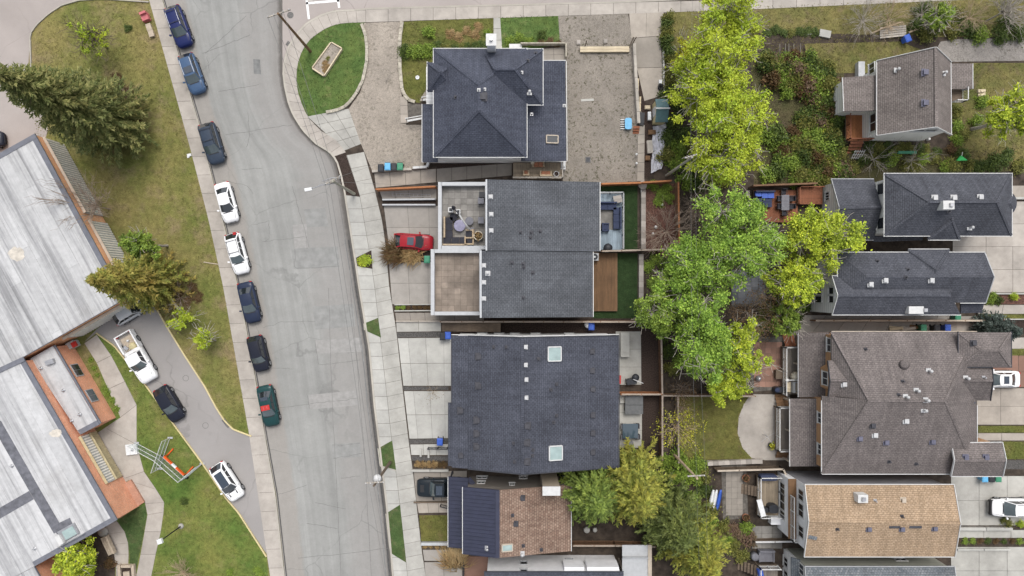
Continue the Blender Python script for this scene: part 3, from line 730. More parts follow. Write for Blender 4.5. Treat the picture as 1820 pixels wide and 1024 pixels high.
slabs('driveway', [(754, 999), (822, 999), (822, 1090), (762, 1090)], 2, 3, 'concrete_dim', z=.12)
sheet('bare_earth', [(800, 970), (870, 970), (870, 1100), (822, 1100), (822, 990), (800, 985)], 'soil', 2)
# triangular beds in the boulevard
def bed(pts, mat, nm_='lawn'):
    mb = MB(); mb.prism([G(x, y, .14) for x, y in pts], .1, .142, bottom=False); struct(nm_, mb, mat)
bed([(594, 278), (614, 271), (640, 350), (611, 346)], 'mulch', 'flower_bed'); bed([(633, 458), (660, 445), (662, 478), (635, 473)], 'mulch', 'flower_bed')
bed([(647, 575), (672, 565), (677, 600), (648, 587)], 'grass_dark'); bed([(672, 797), (697, 783), (704, 836), (676, 828)], 'grass_dark'); bed([(686, 913), (711, 897), (722, 1000), (694, 983)], 'grass_dark')
mb = MB()
for pl in ([(672, 797), (676, 828)], [(686, 913), (694, 983)], [(647, 575), (648, 587)], [(676, 828), (704, 836)]): ribbon(mb, [G(*p) for p in resample(pl, 4)], .12, .1, .16)
struct('kerb', mb, 'kerb_mat')

# ------------------------------------------------------------------ back gardens, centre
sheet('turf_lawn', [(1066, 328), (1133, 328), (1133, 444), (1066, 444)], 'turf', 2)
sheet('flower_bed', [(1143, 328), (1200, 326), (1204, 462), (1143, 446)], 'mulch_red', 2)
sheet('turf_lawn', [(1054, 450), (1133, 450), (1133, 566), (1054, 566)], 'turf', 2)
sheet('bare_earth', [(800, 566), (1180, 566), (1180, 600), (800, 600)], 'mulch', 1)
slabs('patio', [(1094, 589), (1139, 589), (1140, 684), (1096, 684)], 1, 3, 'concrete', z=.15)
sheet('bare_earth', [(1140, 592), (1172, 592), (1172, 820), (1140, 820)], 'mulch', 2)
slabs('patio', [(1096, 702), (1141, 702), (1141, 796), (1096, 796)], 1, 3, 'concrete', z=.15)
sheet('lawn', [(1203, 700), (1335, 701), (1320, 730), (1310, 760), (1318, 790), (1338, 816), (1203, 818)], 'grass_back', 3)
pat = [(1335, 701), (1385, 701), (1404, 702), (1404, 818), (1360, 818), (1336, 814), (1320, 797), (1311, 770), (1313, 742), (1322, 718)]
sheet('patio', pat, 'concrete_warm', 4)
def clip_grid(name, poly, x0, x1, y0, y1, step_x, step_y, mat, parent, z, gap=.03, stagger=False):
    def inside(x, y):
        c = False; n = len(poly)
        for i in range(n):
            (xa, ya), (xb, yb) = poly[i], poly[(i + 1) % n]
            if (ya > y) != (yb > y) and x < (xb - xa) * (y - ya) / (yb - ya) + xa: c = not c
        return c
    y = y0; r = 0
    while y < y1:
        x = x0 - (step_x / 2 if stagger and r % 2 else 0)
        while x < x1:
            if all(inside(a, b) for a, b in ((x, y), (x + step_x, y), (x + step_x, y + step_y), (x, y + step_y))):
                a, b = G(x, y), G(x + step_x, y + step_y); g = gap / 2
                MB().box(a.x + g, b.y + g, z - .03, b.x - g, a.y - g, z + random.uniform(-.004, .004)).build(name, mat, parent)
            x += step_x
        y += step_y; r += 1
o = sheet('patio', [(1336, 600), (1394, 598), (1394, 692), (1340, 696), (1330, 650)], 'joint', 4)
clip_grid('paver', [(1336, 600), (1394, 598), (1394, 692), (1340, 696), (1330, 650)], 1330, 1396, 598, 698, 10, 10, 'paver_red', o, .14, .02)
o = sheet('patio', [(1282, 828), (1326, 826), (1330, 920), (1285, 925)], 'joint', 4)
clip_grid('paver', [(1282, 828), (1326, 826), (1330, 920), (1285, 925)], 1280, 1330, 826, 926, 10, 10, 'concrete_old', o, .14, .02)
o = sheet('patio', [(1300, 480), (1372, 480), (1372, 545), (1300, 545)], 'joint', 4)
clip_grid('paver', [(1300, 480), (1372, 480), (1372, 545), (1300, 545)], 1300, 1372, 480, 545, 12, 10, 'paver_grey', o, .14, .02)
slabs('side_path', [(1430, 560), (1745, 562), (1745, 592), (1400, 592)], 8, 1, 'concrete_dim', z=.12)
slabs('side_path', [(1336, 935), (1390, 935), (1390, 975), (1336, 975)], 3, 3, 'paver', z=.14)
sheet('bare_earth', [(1300, 900), (1440, 900), (1440, 1100), (1280, 1100)], 'soil', 1)
# ------------------------------------------------------------------ upper right lots
sheet('ground_cover', [(1335, 100), (1500, 100), (1500, 270), (1820, 262), (1820, 302), (1500, 330), (1340, 330)], 'grass_litter', 2)
sheet('lawn', [(1185, 22), (1330, 12), (1480, 6), (1820, -10), (2100, -20), (2100, 60), (1820, 66), (1640, 66), (1500, 60), (1330, 58), (1185, 120)], 'grass_wild', 2)
sheet('bare_earth', [(1330, 60), (1640, 62), (1640, 76), (1560, 90), (1500, 105), (1330, 105)], 'grass_wild', 3).data.materials[0] = MATS['soil']
sheet('lawn', [(1430, 78), (1600, 74), (1640, 90), (1560, 130), (1440, 130)], 'grass_wild', 4)
sheet('gravel_drive', [(1672, 74), (1700, 70), (2100, 60), (2100, 112), (1820, 108), (1690, 110), (1665, 86)], 'gravel_grey', 4)
sheet('lawn', [(1725, 112), (2100, 112), (2100, 290), (1690, 290), (1690, 165), (1732, 158)], 'grass_wild', 3)
# ------------------------------------------------------------------ right hand driveways
slabs('driveway', [(1797, 330), (1990, 330), (1990, 350), (1797, 352)], 4, 1, 'concrete_tan', z=.12)
slabs('driveway', [(1797, 358), (1990, 358), (1990, 438), (1797, 438)], 4, 2, 'concrete_warm', z=.12)
slabs('driveway', [(1693, 418), (1990, 418), (1990, 520), (1693, 520)], 6, 3, 'concrete_warm', z=.119, vs=[0, .2, .6, 1], us=[0, .2, .36, .52, .68, .84, 1])
sheet('flower_bed', [(1752, 524), (1990, 524), (1990, 541), (1744, 541)], 'mulch_red', 3)
slabs('side_path', [(1742, 542), (1990, 542), (1990, 558), (1738, 558)], 6, 1, 'concrete_warm', z=.125)
sheet('lawn', [(1740, 559), (1990, 559), (1990, 566), (1740, 567)], 'grass_mid', 3)
sheet('flower_bed', [(1735, 569), (1990, 569), (1990, 594), (1760, 594)], 'mulch', 3)
slabs('side_path', [(1700, 572), (1735, 572), (1735, 592), (1700, 592)], 2, 1, 'concrete_warm', z=.13)
slabs('driveway', [(1795, 600), (1990, 600), (1990, 618), (1795, 620)], 3, 1, 'concrete_warm', z=.125)
sheet('lawn', [(1795, 620), (1990, 620), (1990, 632), (1795, 632)], 'grass_mid', 3)
slabs('driveway', [(1750, 632), (1990, 632), (1990, 688), (1750, 688)], 4, 2, 'paver_red', z=.122)
slabs('driveway', [(1736, 690), (1990, 690), (1990, 755), (1736, 755)], 6, 2, 'concrete_tan', z=.121)
sheet('lawn', [(1738, 757), (1990, 757), (1990, 769), (1738, 769)], 'grass_mid', 3)
slabs('side_path', [(1738, 770), (1990, 770), (1990, 783), (1738, 783)], 6, 1, 'concrete_tan', z=.125)
sheet('lawn', [(1782, 785), (1990, 785), (1990, 816), (1782, 816)], 'grass_mid', 3)
sheet('rock_bed', [(1782, 818), (1990, 818), (1990, 836), (1782, 834)], 'rock_bed', 3)
slabs('driveway', [(1690, 846), (1990, 846), (1990, 934), (1690, 934)], 6, 2, 'concrete', z=.12)
slabs('side_path', [(1700, 942), (1990, 942), (1990, 956), (1700, 956)], 6, 1, 'concrete', z=.125)
sheet('flower_bed', [(1695, 957), (1990, 957), (1990, 969), (1695, 969)], 'soil', 4)
slabs('driveway', [(1690, 972), (1990, 972), (1990, 1100), (1690, 1100)], 6, 3, 'concrete', z=.12)
# ------------------------------------------------------------------ building materials
flat('white_trim', (.52, .52, .51), .5, .06, 3); flat('dark_trim', (.045, .047, .055), .5, .1); flat('grey_trim', (.36, .37, .38), .5, .08); flat('tan_trim', (.42, .36, .29), .6, .1)
flat('vent_dark', (.05, .05, .058), .6, .2); flat('vent_white', (.44, .44, .44), .5, .08); flat('vent_blue', (.11, .11, .15), .5, .15); flat('metal', (.42, .42, .43), .35, .1, metal=.7)
flat('parapet', (.40, .41, .42), .5, .06)
siding('siding_white', (.74, .74, .725)); siding('siding_grey', (.40, .40, .41)); siding('siding_taupe', (.20, .178, .155)); siding('siding_beige', (.37, .31, .24)); siding('siding_dark', (.09, .09, .095))
siding('siding_sage', (.30, .30, .25)); siding('siding_tan', (.44, .26, .14)); siding('siding_slate', (.25, .25, .27)); flat('stucco', (.43, .43, .44), .8, .06, 1.2); flat('stucco_white', (.74, .74, .75), .8, .06, 1.2)
flat('glass', (.02, .024, .028), .06, 0, spec=.8); flat('skyglass', (.28, .36, .35), .12, .1, 1.2, spec=.7); flat('glass_blue', (.05, .075, .095), .05, 0, spec=.9)
shingle('shingle_slate', (.058, .064, .086), (.074, .081, .106)); shingle('shingle_grey', (.082, .087, .097), (.098, .104, .115)); shingle('shingle_black', (.056, .060, .076), (.070, .075, .094))
shingle('shingle_dusk', (.066, .069, .082), (.084, .088, .103)); shingle('shingle_brown', (.165, .142, .132), (.20, .175, .162), speck=.3, speckc=(.24, .215, .2)); shingle('shingle_taupe', (.135, .118, .113), (.165, .143, .136), mort=.65)
shingle('shingle_terracotta', (.19, .125, .095), (.27, .195, .15), row=.24, width=.3, mort=.5); shingle('shingle_tan', (.30, .215, .14), (.36, .265, .18), mort=.62, blotch=.13); shingle('shingle_blue', (.11, .125, .14), (.18, .19, .20), row=.22, width=.3)
flat('metal_roof', (.028, .031, .055), .38, .1, 1.5, spec=.5); flat('metal_rib', (.05, .054, .085), .35, .08, spec=.5)
wood('deck_red', (.22, .085, .045), along='y'); wood('deck_brown', (.155, .088, .045), along='y'); wood('deck_grey', (.20, .175, .15), along='y'); wood('deck_blue', (.25, .31, .36), along='y'); wood('deck_tan', (.27, .22, .16), along='y')
wood('fence_orange', (.33, .135, .055), along='z'); wood('fence_brown', (.17, .095, .055), along='z'); wood('fence_grey', (.30, .25, .205), along='z'); wood('timber', (.36, .33, .29), along='y'); wood('lumber', (.52, .44, .31), along='x'); wood('timber_dark', (.12, .09, .065))
flat('black_metal', (.02, .02, .022), .45, .1, spec=.4)

def boards(parent, rect, z, mat, along='y', wd=.14, gap=.018, name='deck_boards', house=None):
    """deck surface of single boards joined into one part (each board about two pixels wide)"""
    x0, y0, x1, y1 = rect; mb = MB(); t = x0 if along == 'y' else y0; e = x1 if along == 'y' else y1
    while t < e - .02:
        q = min(t + wd - gap, e); dz = random.uniform(-.004, .004)
        if along == 'y': mb.box(t, y0, z - .04, q, y1, z + dz)
        else: mb.box(x0, t, z - .04, x1, q, z + dz)
        t += wd
    o = mb.build(name, mat, parent); o['kind'] = 'stuff'; return o
def railing(parent, pts, z, mat='white_trim', h=1.0, post=1.4, bal=.16, name='railing'):
    p = [Vector((a.x, a.y, z)) for a in pts]; r = MB(); b = MB()
    for a, c in zip(p[:-1], p[1:]):
        n = max(1, round((c - a).length / post))
        r.beam(a + Vector((0, 0, h)), c + Vector((0, 0, h)), .09, .06).beam(a + Vector((0, 0, .12)), c + Vector((0, 0, .12)), .05, .05)
        for i in range(n + 1):
            q = a.lerp(c, i / n); MB().cbox(q.x, q.y, z - .1, z + h + .06, .1, .1).build('railing_post', mat, parent)
        m = max(2, int((c - a).length / bal))
        for i in range(1, m): q = a.lerp(c, i / m); b.cbox(q.x, q.y, z + .14, z + h - .03, .028, .028)
    o = r.build(name, mat, parent); b.build('balusters', mat, o); return o
def steps(parent, a, b, wd, n, ztop, mat, name='step'):
    """flight going down from plan point a to b"""
    a, b = Vector(a), Vector(b); d = (b - a); ang = math.atan2(d.y, d.x); st = d.length / n
    for i in range(n):
        q = a + d * ((i + .5) / n); z = ztop * (1 - (i + .5) / n) + .08
        MB().cbox(q.x, q.y, z - .06, z, st * 1.05, wd, ang).build(name, mat, parent)
def deck(name, label, cat, pxrect, z, mat, along='y', skirt='timber_dark', legs=True, group=None):
    x0, y0, x1, y1 = R(*pxrect, z); t = thing(name, label, cat, ((x0 + x1) / 2, (y0 + y1) / 2, 0), group)
    boards(t, (x0, y0, x1, y1), z, mat, along)
    m = MB(); m.beam((x0, y0, z - .14), (x1, y0, z - .14), .05, .2).beam((x0, y1, z - .14), (x1, y1, z - .14), .05, .2).beam((x0, y0, z - .14), (x0, y1, z - .14), .05, .2).beam((x1, y0, z - .14), (x1, y1, z - .14), .05, .2)
    m.build('frame', skirt, t)
    if z > .5:
        for x, y in ((x0 + .1, y0 + .1), (x1 - .1, y0 + .1), (x0 + .1, y1 - .1), (x1 - .1, y1 - .1)): MB().cbox(x, y, .05, z - .2, .12, .12).build('post', skirt, t)
    return t, (x0, y0, x1, y1)

# ------------------------------------------------------------------ house on the corner lot, slate hips
h = h1 = House('house', 'hip roofed slate grey house on the corner gravel lot', 'house', 858, 183)
r = R(771, 87, 936, 279, 5.2); f = h.walls(r, 5.1, 'siding_white'); h.hip(r, 5.2, 8.3, 'shingle_slate', axis='y', r0=P(0, 198, 8).y, r1=P(0, 152, 8).y)
rw = R(858, 87.6, 964.5, 186, 5.15); h.walls(rw, 5.0, 'siding_white'); h.hip(rw, 5.15, 7.7, 'shingle_slate', axis='x', sides='RTB', r0=P(880, 0, 7).x)
rb = R(760, 111, 812, 163, 5.12); h.walls(rb, 4.9, 'siding_white'); h.hip(rb, 5.12, 6.7, 'shingle_slate', axis='x', sides='L')
h.slope([P(750, 185, 3.0), P(778, 185, 3.7), P(778, 288, 3.7), P(750, 288, 3.0)], 'shingle_slate', name='porch_roof')
h.gutter(P(750, 185, 3), P(750, 288, 3), 'white_trim'); h.gutter(P(750, 288, 3), P(793, 288, 3), 'white_trim')
h.slope([P(926, 108, 3.8), P(1005, 108, 3.0), P(1006.5, 286, 3.0), P(926, 286, 3.8)], 'shingle_slate', name='porch_roof')
h.gutter(P(1006.5, 109, 3), P(1008, 286, 3), 'white_trim'); h.gutter(P(936, 287, 3), P(1007, 287, 3), 'white_trim', dz=-.05); h.gutter(P(964, 107.5, 3), P(1006, 107.5, 3), 'white_trim')
a, b = P(757, 281, 3), P(1000, 114, 3); h.part(MB().box(a.x, a.y, 0, b.x, b.y - .2, 2.75), 'wall', 'siding_white')
for px in (810, 860, 905): h.winp('B', f[1], px, 283.5, 1.3, 1.1)
q = P(873, 84, 7.6); h.part(MB().box(q.x - .42, f[3] - .05, 0, q.x + .42, f[3] + 1.0, 7.6), 'chimney', 'siding_white')
h.part(MB().box(q.x - .52, f[3] - .1, 7.601, q.x + .52, f[3] + 1.1, 7.72), 'chimney_cap', 'white_trim'); h.part(MB().tube((q.x, f[3] + .45, 7.7), (q.x, f[3] + .45, 8.1), .16, .16, 10), 'flue', 'metal')
for px, py, k, m in ((851, 160, 'pipe', 'vent_white'), (861, 159, 'pipe', 'vent_white'), (858, 172, 'box', 'vent_dark'), (810, 173, 'pipe', 'vent_dark'), (927, 129, 'pipe', 'vent_white'), (941, 165, 'cap', 'vent_white'), (945, 203, 'pipe', 'metal'), (952, 95, 'pipe', 'vent_dark'), (938, 108, 'pipe', 'vent_dark')): h.vent(px, py, k, m, .6 if k == 'box' else .4)
h.skylight(981, 248, 1.25, .8, 'tan_trim', 'glass'); h.vent(1003, 188, 'pipe', 'vent_white')
a = P(905, 84, .4); h.part(MB().box(a.x, a.y - .3, .1, a.x + 1.4, a.y + .35, .45), 'porch_step', 'white_trim')
# low stone walls round the side patio of that house
def low_wall(name, pl, mat, label, wd=.3, hgt=.5, cat='wall', z0=0.0, group=None, n=None, course=None):
    p = resample(pl, n or max(2, len(pl) * 3)); c = G(*p[len(p) // 2], 0); t = thing(name, label, cat, c, group)
    for a, b in zip(p[:-1], p[1:]):
        a, b = G(*a, 0), G(*b, 0); d = (b - a) * .012
        MB().beam(a + d + Vector((0, 0, (z0 + hgt) / 2)), b - d + Vector((0, 0, (z0 + hgt) / 2 + random.uniform(-.012, .012))), wd, hgt - z0).build('block', mat, t)
    return t
low_wall('low_wall', [(925, 81.5), (1004, 81.5)], 'edging', 'low pale wall along the top of the patio beside the slate house', .12, .9, n=7)
low_wall('low_wall', [(1005, 82), (1005, 106)], 'edging', 'short white topped wall at the right end of the slate house patio', .14, 1.0, n=3)

# ------------------------------------------------------------------ twin modern houses with roof terraces
def terrace(h, px, zf, zp, mat, nx, ny, skipside=''):
    x0, y0, x1, y1 = R(*px, zp); w_ = .34
    h.part(MB().box(x0 + .02, y0 + .02, 0, x1 - .02, y1 - .02, zf - .08), 'wall', 'stucco')
    m = [('parapet', (x0, y0, x0 + w_, y1)), ('parapet', (x1 - w_ * .6, y0 + w_, x1, y1 - w_)), ('parapet', (x0 + w_, y1 - w_, x1, y1)), ('parapet', (x0 + w_, y0, x1, y0 + w_))]
    for n_, q in m: h.part(MB().box(q[0], q[1], zf - .1, q[2], q[3], zp), n_, 'stucco'); h.part(MB().box(q[0] - .02, q[1] - .02, zp + .001, q[2] + .02, q[3] + .02, zp + .05), 'coping', 'parapet')
    fl = h.part(MB().box(x0 + w_, y0 + w_, zf - .079, x1 - w_ * .6, y1 - w_, zf - .03), 'terrace_floor', 'joint')
    X0, Y0, X1, Y1 = x0 + w_, y0 + w_, x1 - w_ * .6, y1 - w_
    for i in range(nx):
        for j in range(ny):
            a, b = X0 + (X1 - X0) * i / nx, Y0 + (Y1 - Y0) * j / ny
            MB().box(a + .01, b + .01, zf - .029, a + (X1 - X0) / nx - .01, b + (Y1 - Y0) / ny - .01, zf + random.uniform(-.004, .004)).build('paver', mat, fl)
    return (X0, Y0, X1, Y1)
h = h2a = House('modern_house', 'modern house with dark roof and furnished stone roof terrace', 'house', 960, 382)
zl, zr_ = 7.2, 5.5
ya, yb, ym_ = P(0, 319, zl).y, P(0, 565, zl).y, P(0, 446, 6.6).y
xa, xr_ = P(865, 0, zl).x, P(1065.5, 0, zr_).x
h.slope([(xa, ya, zl), (xr_, ya, zr_), (xr_, ym_ + .012, zr_), (xa, ym_ + .012, zl)], 'shingle_grey'); h.part(MB().box(xa + .3, ym_ + .1, 0, xr_ - .5, ya - .35, 5.1), 'wall', 'stucco')
h.part(MB().box(xa + .02, ym_ + .1, 4.9, xa + .3, ya - .1, 7.0), 'wall', 'stucco')
h.gutter((xr_ + .06, ym_ + .05, zr_), (xr_ + .06, ya, zr_), 'white_trim'); h.gutter((xa - .03, ym_, zl), (xa - .03, ya, zl), 'parapet', wd=.16)
tA = terrace(h, (779, 324, 866, 443, ), 3.0, 3.75, 'paver', 7, 10)
for px, py in ((872, 350), (873, 381), (873, 410)): h.vent(px, py, 'box', 'vent_white', .3)
for px, py in ((925, 413), (944, 413), (960, 411), (943, 422)): h.vent(px, py, 'pipe', 'vent_dark')
h = h2b = House('modern_house', 'modern house with dark roof and empty brown paved roof terrace', 'house', 950, 505)
xb, xr2 = P(855, 0, zl).x, P(1053.5, 0, zr_).x
h.slope([(xb, ym_ - .012, zl - .06), (xr2, ym_ - .012, zr_ - .06), (xr2, yb, zr_ - .06), (xb, yb, zl - .06)], 'shingle_grey'); h.part(MB().box(xb + .3, yb + .35, 0, xr2 - .5, ym_ - .1, 5.0), 'wall', 'stucco')
h.part(MB().box(xb + .02, yb + .1, 4.8, xb + .3, ym_ - .1, 6.9), 'wall', 'stucco')
h.gutter((xr2 + .06, yb, zr_ - .06), (xr2 + .06, ym_, zr_ - .06), 'white_trim'); h.gutter((xb - .03, yb, zl - .06), (xb - .03, ym_, zl - .06), 'parapet', wd=.18)
tB = terrace(h, (766, 443.4, 855.5, 560), 3.0, 3.8, 'paver_brown', 7, 10)
for px, py in ((860, 472), (860, 502), (860, 531)): h.vent(px, py, 'box', 'vent_white', .3)
h.vent(867, 486, 'cap', 'vent_white')
for px, py in ((910, 467), (930, 469), (931, 475), (947, 485), (930, 529)): h.vent(px, py, 'pipe', 'vent_dark')

# ------------------------------------------------------------------ large black duplex
h = h3 = House('duplex_house', 'large black roofed duplex with two skylights beside concrete driveways', 'house', 950, 715)
yb, yt = -18.45, -4.87; xl_, xk, xg, xe = P(803, 0, 5.75).x, P(832, 0, 6.3).x, P(929, 0, 8.3).x, P(1099.5, 0, 5.6).x
h.gable((xk, yb, 6.3), (xk, yt, 6.3), (xg, yb, 8.3), (xg, yt, 8.3), (xe, yb, 5.6), (xe, yt, 5.6), 'shingle_black', edge='dark_trim', rake=True, gut=False, wallmat='siding_white')
h.slope([(xl_, yb + .02, 5.75), (xk + .02, yb + .02, 6.22), (xk + .02, yt - .02, 6.22), (xl_, yt - .02, 5.75)], 'shingle_black', name='lower_roof')
h.slope([(xl_ - .42, yb + .1, 5.4), (xl_ + .05, yb + .1, 5.55), (xl_ + .05, P(0, 716, 5.5).y, 5.55), (xl_ - .42, P(0, 716, 5.5).y, 5.4)], 'shingle_black', name='lower_roof')
h.gutter((xe + .06, yb, 5.6), (xe + .06, yt, 5.6), 'dark_trim'); h.gutter((xl_ - .05, P(0, 716, 5.5).y, 5.75), (xl_ - .05, yt, 5.75), 'dark_trim')
h.gutter((xl_, yt + .08, 5.75), (xk, yt + .08, 6.2), 'white_trim', h=.2); h.gutter((xk, yt + .1, 6.25), (xg, yt + .1, 8.25), 'white_trim', h=.22); h.gutter((xg, yt + .1, 8.25), (xe, yt + .1, 5.55), 'white_trim', h=.22)
h.part(MB().box(xl_ + .5, yb + .5, 0, xe - .5, yt - .14, 5.55), 'wall', 'siding_white')
for px in (857, 887, 915, 952, 1012): h.winp('T', yt - .14, px, 594, 1.0, .8, pane='glass', bars=0)
for px, py in ((851, 634), (851, 686), (819, 730), (937, 757), (936, 787), (936, 821), (848, 747), (848, 771), (848, 794)): h.vent(px, py, 'box', 'vent_dark', .5)
for px, py in ((878, 617), (900, 617), (957, 638), (989, 683), (979, 693), (989, 739), (984, 751), (913, 788), (946, 810), (915, 821), (947, 800)): h.vent(px, py, 'pipe', 'vent_dark')
for px, py in ((934, 617), (934, 649), (935, 675), (935, 707)): h.vent(px, py, 'box', 'vent_white', .3)
for px, py in ((820, 810), (1052, 625), (1052, 659), (1053, 692), (1053, 738), (1053, 804), (1053, 770)): h.vent(px, py, 'box', 'vent_dark', .4)
h.skylight(985, 629, 1.35, 1.4); h.skylight(987, 805, 1.35, 1.4)

# ------------------------------------------------------------------ terracotta shingle house with metal front
h = h4 = House('house', 'house with terracotta shingles behind a navy metal front roof', 'house', 920, 930)
yb, yt = -27.5, -20.6; xl_, xg, xe = P(823, 0, 5.2).x, P(887, 0, 6.3).x, P(1014.5, 0, 4.5).x
h.slope([(xl_, yb, 5.2), (xg, yb, 6.3), (xg, yt, 6.3), (xl_, yt, 5.2)], 'metal_roof', name='metal_roof')
h.slope([(xg + .01, yb, 6.3), (xe, yb, 4.5), (xe, yt, 4.5), (xg + .01, yt, 6.3)], 'shingle_terracotta')
def seams(h, a, b, c, d, n, mat='metal_rib', pan='metal_roof'):
    """standing seam sheets between eave a-b and top c-d (a under c)"""
    a, b, c, d = map(Vector, (a, b, c, d)); up = (b - a).cross(c - a).normalized(); up = up if up.z > 0 else -up
    for i in range(n):
        e0, e1 = a.lerp(b, i / n), a.lerp(b, (i + 1) / n); t0, t1 = c.lerp(d, i / n), c.lerp(d, (i + 1) / n); g = (e1 - e0) * .03; o = up * .012
        m = MB().poly([e0 + g + o, e1 - g + o, t1 - g + o, t0 + g + o]); m.beam(e0 + o * 3, t0 + o * 3, .04, .06, up=up); h.part(m, 'roof_panel', pan)
seams(h, (xl_, yb, 5.2), (xl_, yt, 5.2), (xg - .35, yb, 6.2), (xg - .35, yt, 6.2), 18)
h.part(MB().beam((xg - .15, yb, 6.33), (xg - .15, yt, 6.33), .42, .06), 'ridge_cap', 'metal_roof')
h.part(MB().box(xl_ + .4, yb + .35, 0, xe - .4, yt - .3, 4.3), 'wall', 'siding_taupe'); h.part(MB().add([(xl_ + .4, yt - .31, 4.2), (xg, yt - .31, 6.0), (xe - .4, yt - .31, 4.2), (xl_ + .4, yt - .5, 4.2), (xg, yt - .5, 6.0), (xe - .4, yt - .5, 4.2)], [(0, 2, 1), (3, 4, 5), (0, 1, 4, 3), (1, 2, 5, 4)]), 'gable_wall', 'siding_taupe')
h.gutter((xl_ - .06, yb, 5.2), (xl_ - .06, yt, 5.2), 'white_trim'); h.gutter((xe + .06, yb, 4.5), (xe + .06, yt, 4.5), 'white_trim')
xp, xq = P(797, 0, 2.9).x, P(832, 0, 3.3).x; y0_, y1_ = P(0, 973, 3).y, P(0, 848, 3).y
h.slope([(xp, y0_, 2.9), (xq, y0_, 3.35), (xq, y1_, 3.35), (xp, y1_, 2.9)], 'metal_roof', name='porch_roof')
h.part(MB().beam((xq + .02, P(0, 848, 3).y - .1, 3.2), (P(842, 0, 3).x, P(0, 850, 3).y - .6, 3.2), .5, .1), 'porch_roof', 'metal_roof')
seams(h, (xp, y0_, 2.9), (xp, y1_, 2.9), (xq, y0_, 3.35), (xq, y1_, 3.35), 18); h.gutter((xp - .05, y0_, 2.9), (xp - .05, y1_, 2.9), 'white_trim')
for y in (y0_ + .2, (y0_ + y1_) / 2 - .6, y1_ - .2): h.part(MB().cbox(xp + .2, y, 0, 2.75, .16, .16), 'porch_post', 'dark_trim')
h.part(MB().box(xq - .5, y0_ + .3, 0, xl_ + .5, y1_ - 1.2, 3.0), 'wall', 'siding_taupe')
for px, py, w_ in ((855, 858, .9), (857, 847, 1.2), (910, 861, .6), (930, 845, .9), (1005, 846, .7)): h.winp('T', yt - .3, px, py, w_, .9)
q = P(980, 872.5, 6.9); h.part(MB().box(q.x - .85, q.y - .42, 0, q.x + .85, q.y + .42, 6.9), 'chimney', 'siding_beige'); h.part(MB().box(q.x - .9, q.y - .46, 6.901, q.x + .9, q.y + .46, 7.0), 'chimney_cap', 'white_trim')
h.skylight(901, 973, 1.1, .7, 'tan_trim', 'skyglass')
for px, py, k, m in ((928, 885, 'box', 'vent_dark'), (911, 916, 'pipe', 'vent_dark'), (916, 931, 'box', 'vent_dark'), (930, 970, 'pipe', 'vent_dark'), (962, 977, 'pipe', 'vent_dark'), (928, 984, 'cap', 'vent_white'), (866, 974, 'cap', 'metal')): h.vent(px, py, k, m, .4)

# ------------------------------------------------------------------ white house at the bottom edge
h = h5 = House('house', 'white walled house with flat dark roof at the bottom edge', 'house', 980, 1080)
yw = P(0, 986, 0).y; x0, x1 = -2.6, 11.3
h.part(MB().box(x0, -46, 0, x1, yw, 4.75), 'wall', 'stucco_white'); h.slope([(x0 - .3, -46.4, 4.9), (x1 + .3, -46.4, 4.9), (x1 + .3, yw + .12, 4.9), (x0 - .3, yw + .12, 4.9)], 'shingle_black')
h.gutter((x0 - .3, yw + .17, 4.95), (x1 + .3, yw + .17, 4.95), 'dark_trim')
for px, py, w_ in ((931, 1001, .8), (931, 1015, .8), (1012, 997, .8)): h.winp('T', yw, px, py, w_, .9, frame='grey_trim', bars=0)
for a, b in ((1002, 1037), (1042, 1098)):
    xa_, xb_ = (a - 910) / S * .95, (b - 910) / S * .95; h.part(MB().box(xa_, yw + .001, 2.6, xb_, yw + .5, 4.6), 'bay', 'stucco_white')
h.part(MB().box(-5.4, yw - 2.6, 0, x0 - .002, yw - .1, .25), 'porch', 'paver_red')
o = h.part(MB().box(-5.45, yw - 2.6, .25, -2.6, yw - 2.5, .3), 'porch_edge', 'white_trim'); railing(h.root, [Vector((-5.3, yw - .2, 0)), Vector((-5.3, yw - 2.4, 0)), Vector((-2.7, yw - 2.4, 0))], .25, 'black_metal')
xa_, xb_ = P(1106, 0, 3.2).x, P(1158, 0, 3.2).x
h.part(MB().box(xa_, yw - 4.5, 3.1, xb_ - .4, P(0, 969, 3.2).y, 3.2), 'balcony', 'parapet'); h.part(MB().box(xb_ - .4, yw - 4.5, 2.9, xb_, P(0, 968, 3.2).y, 3.35), 'balcony_beam', 'tan_trim')
h.part(MB().box(xa_, P(0, 989, 3.2).y - .1, 3.21, xb_ - .4, P(0, 989, 3.2).y, 3.5), 'balcony_curb', 'grey_trim')
for x, y in ((xa_ + .1, yw - .4), (xb_ - .3, yw - .4), (xb_ - .3, yw + .6)): h.part(MB().cbox(x, y, 0, 3.1, .15, .15), 'balcony_post', 'tan_trim')

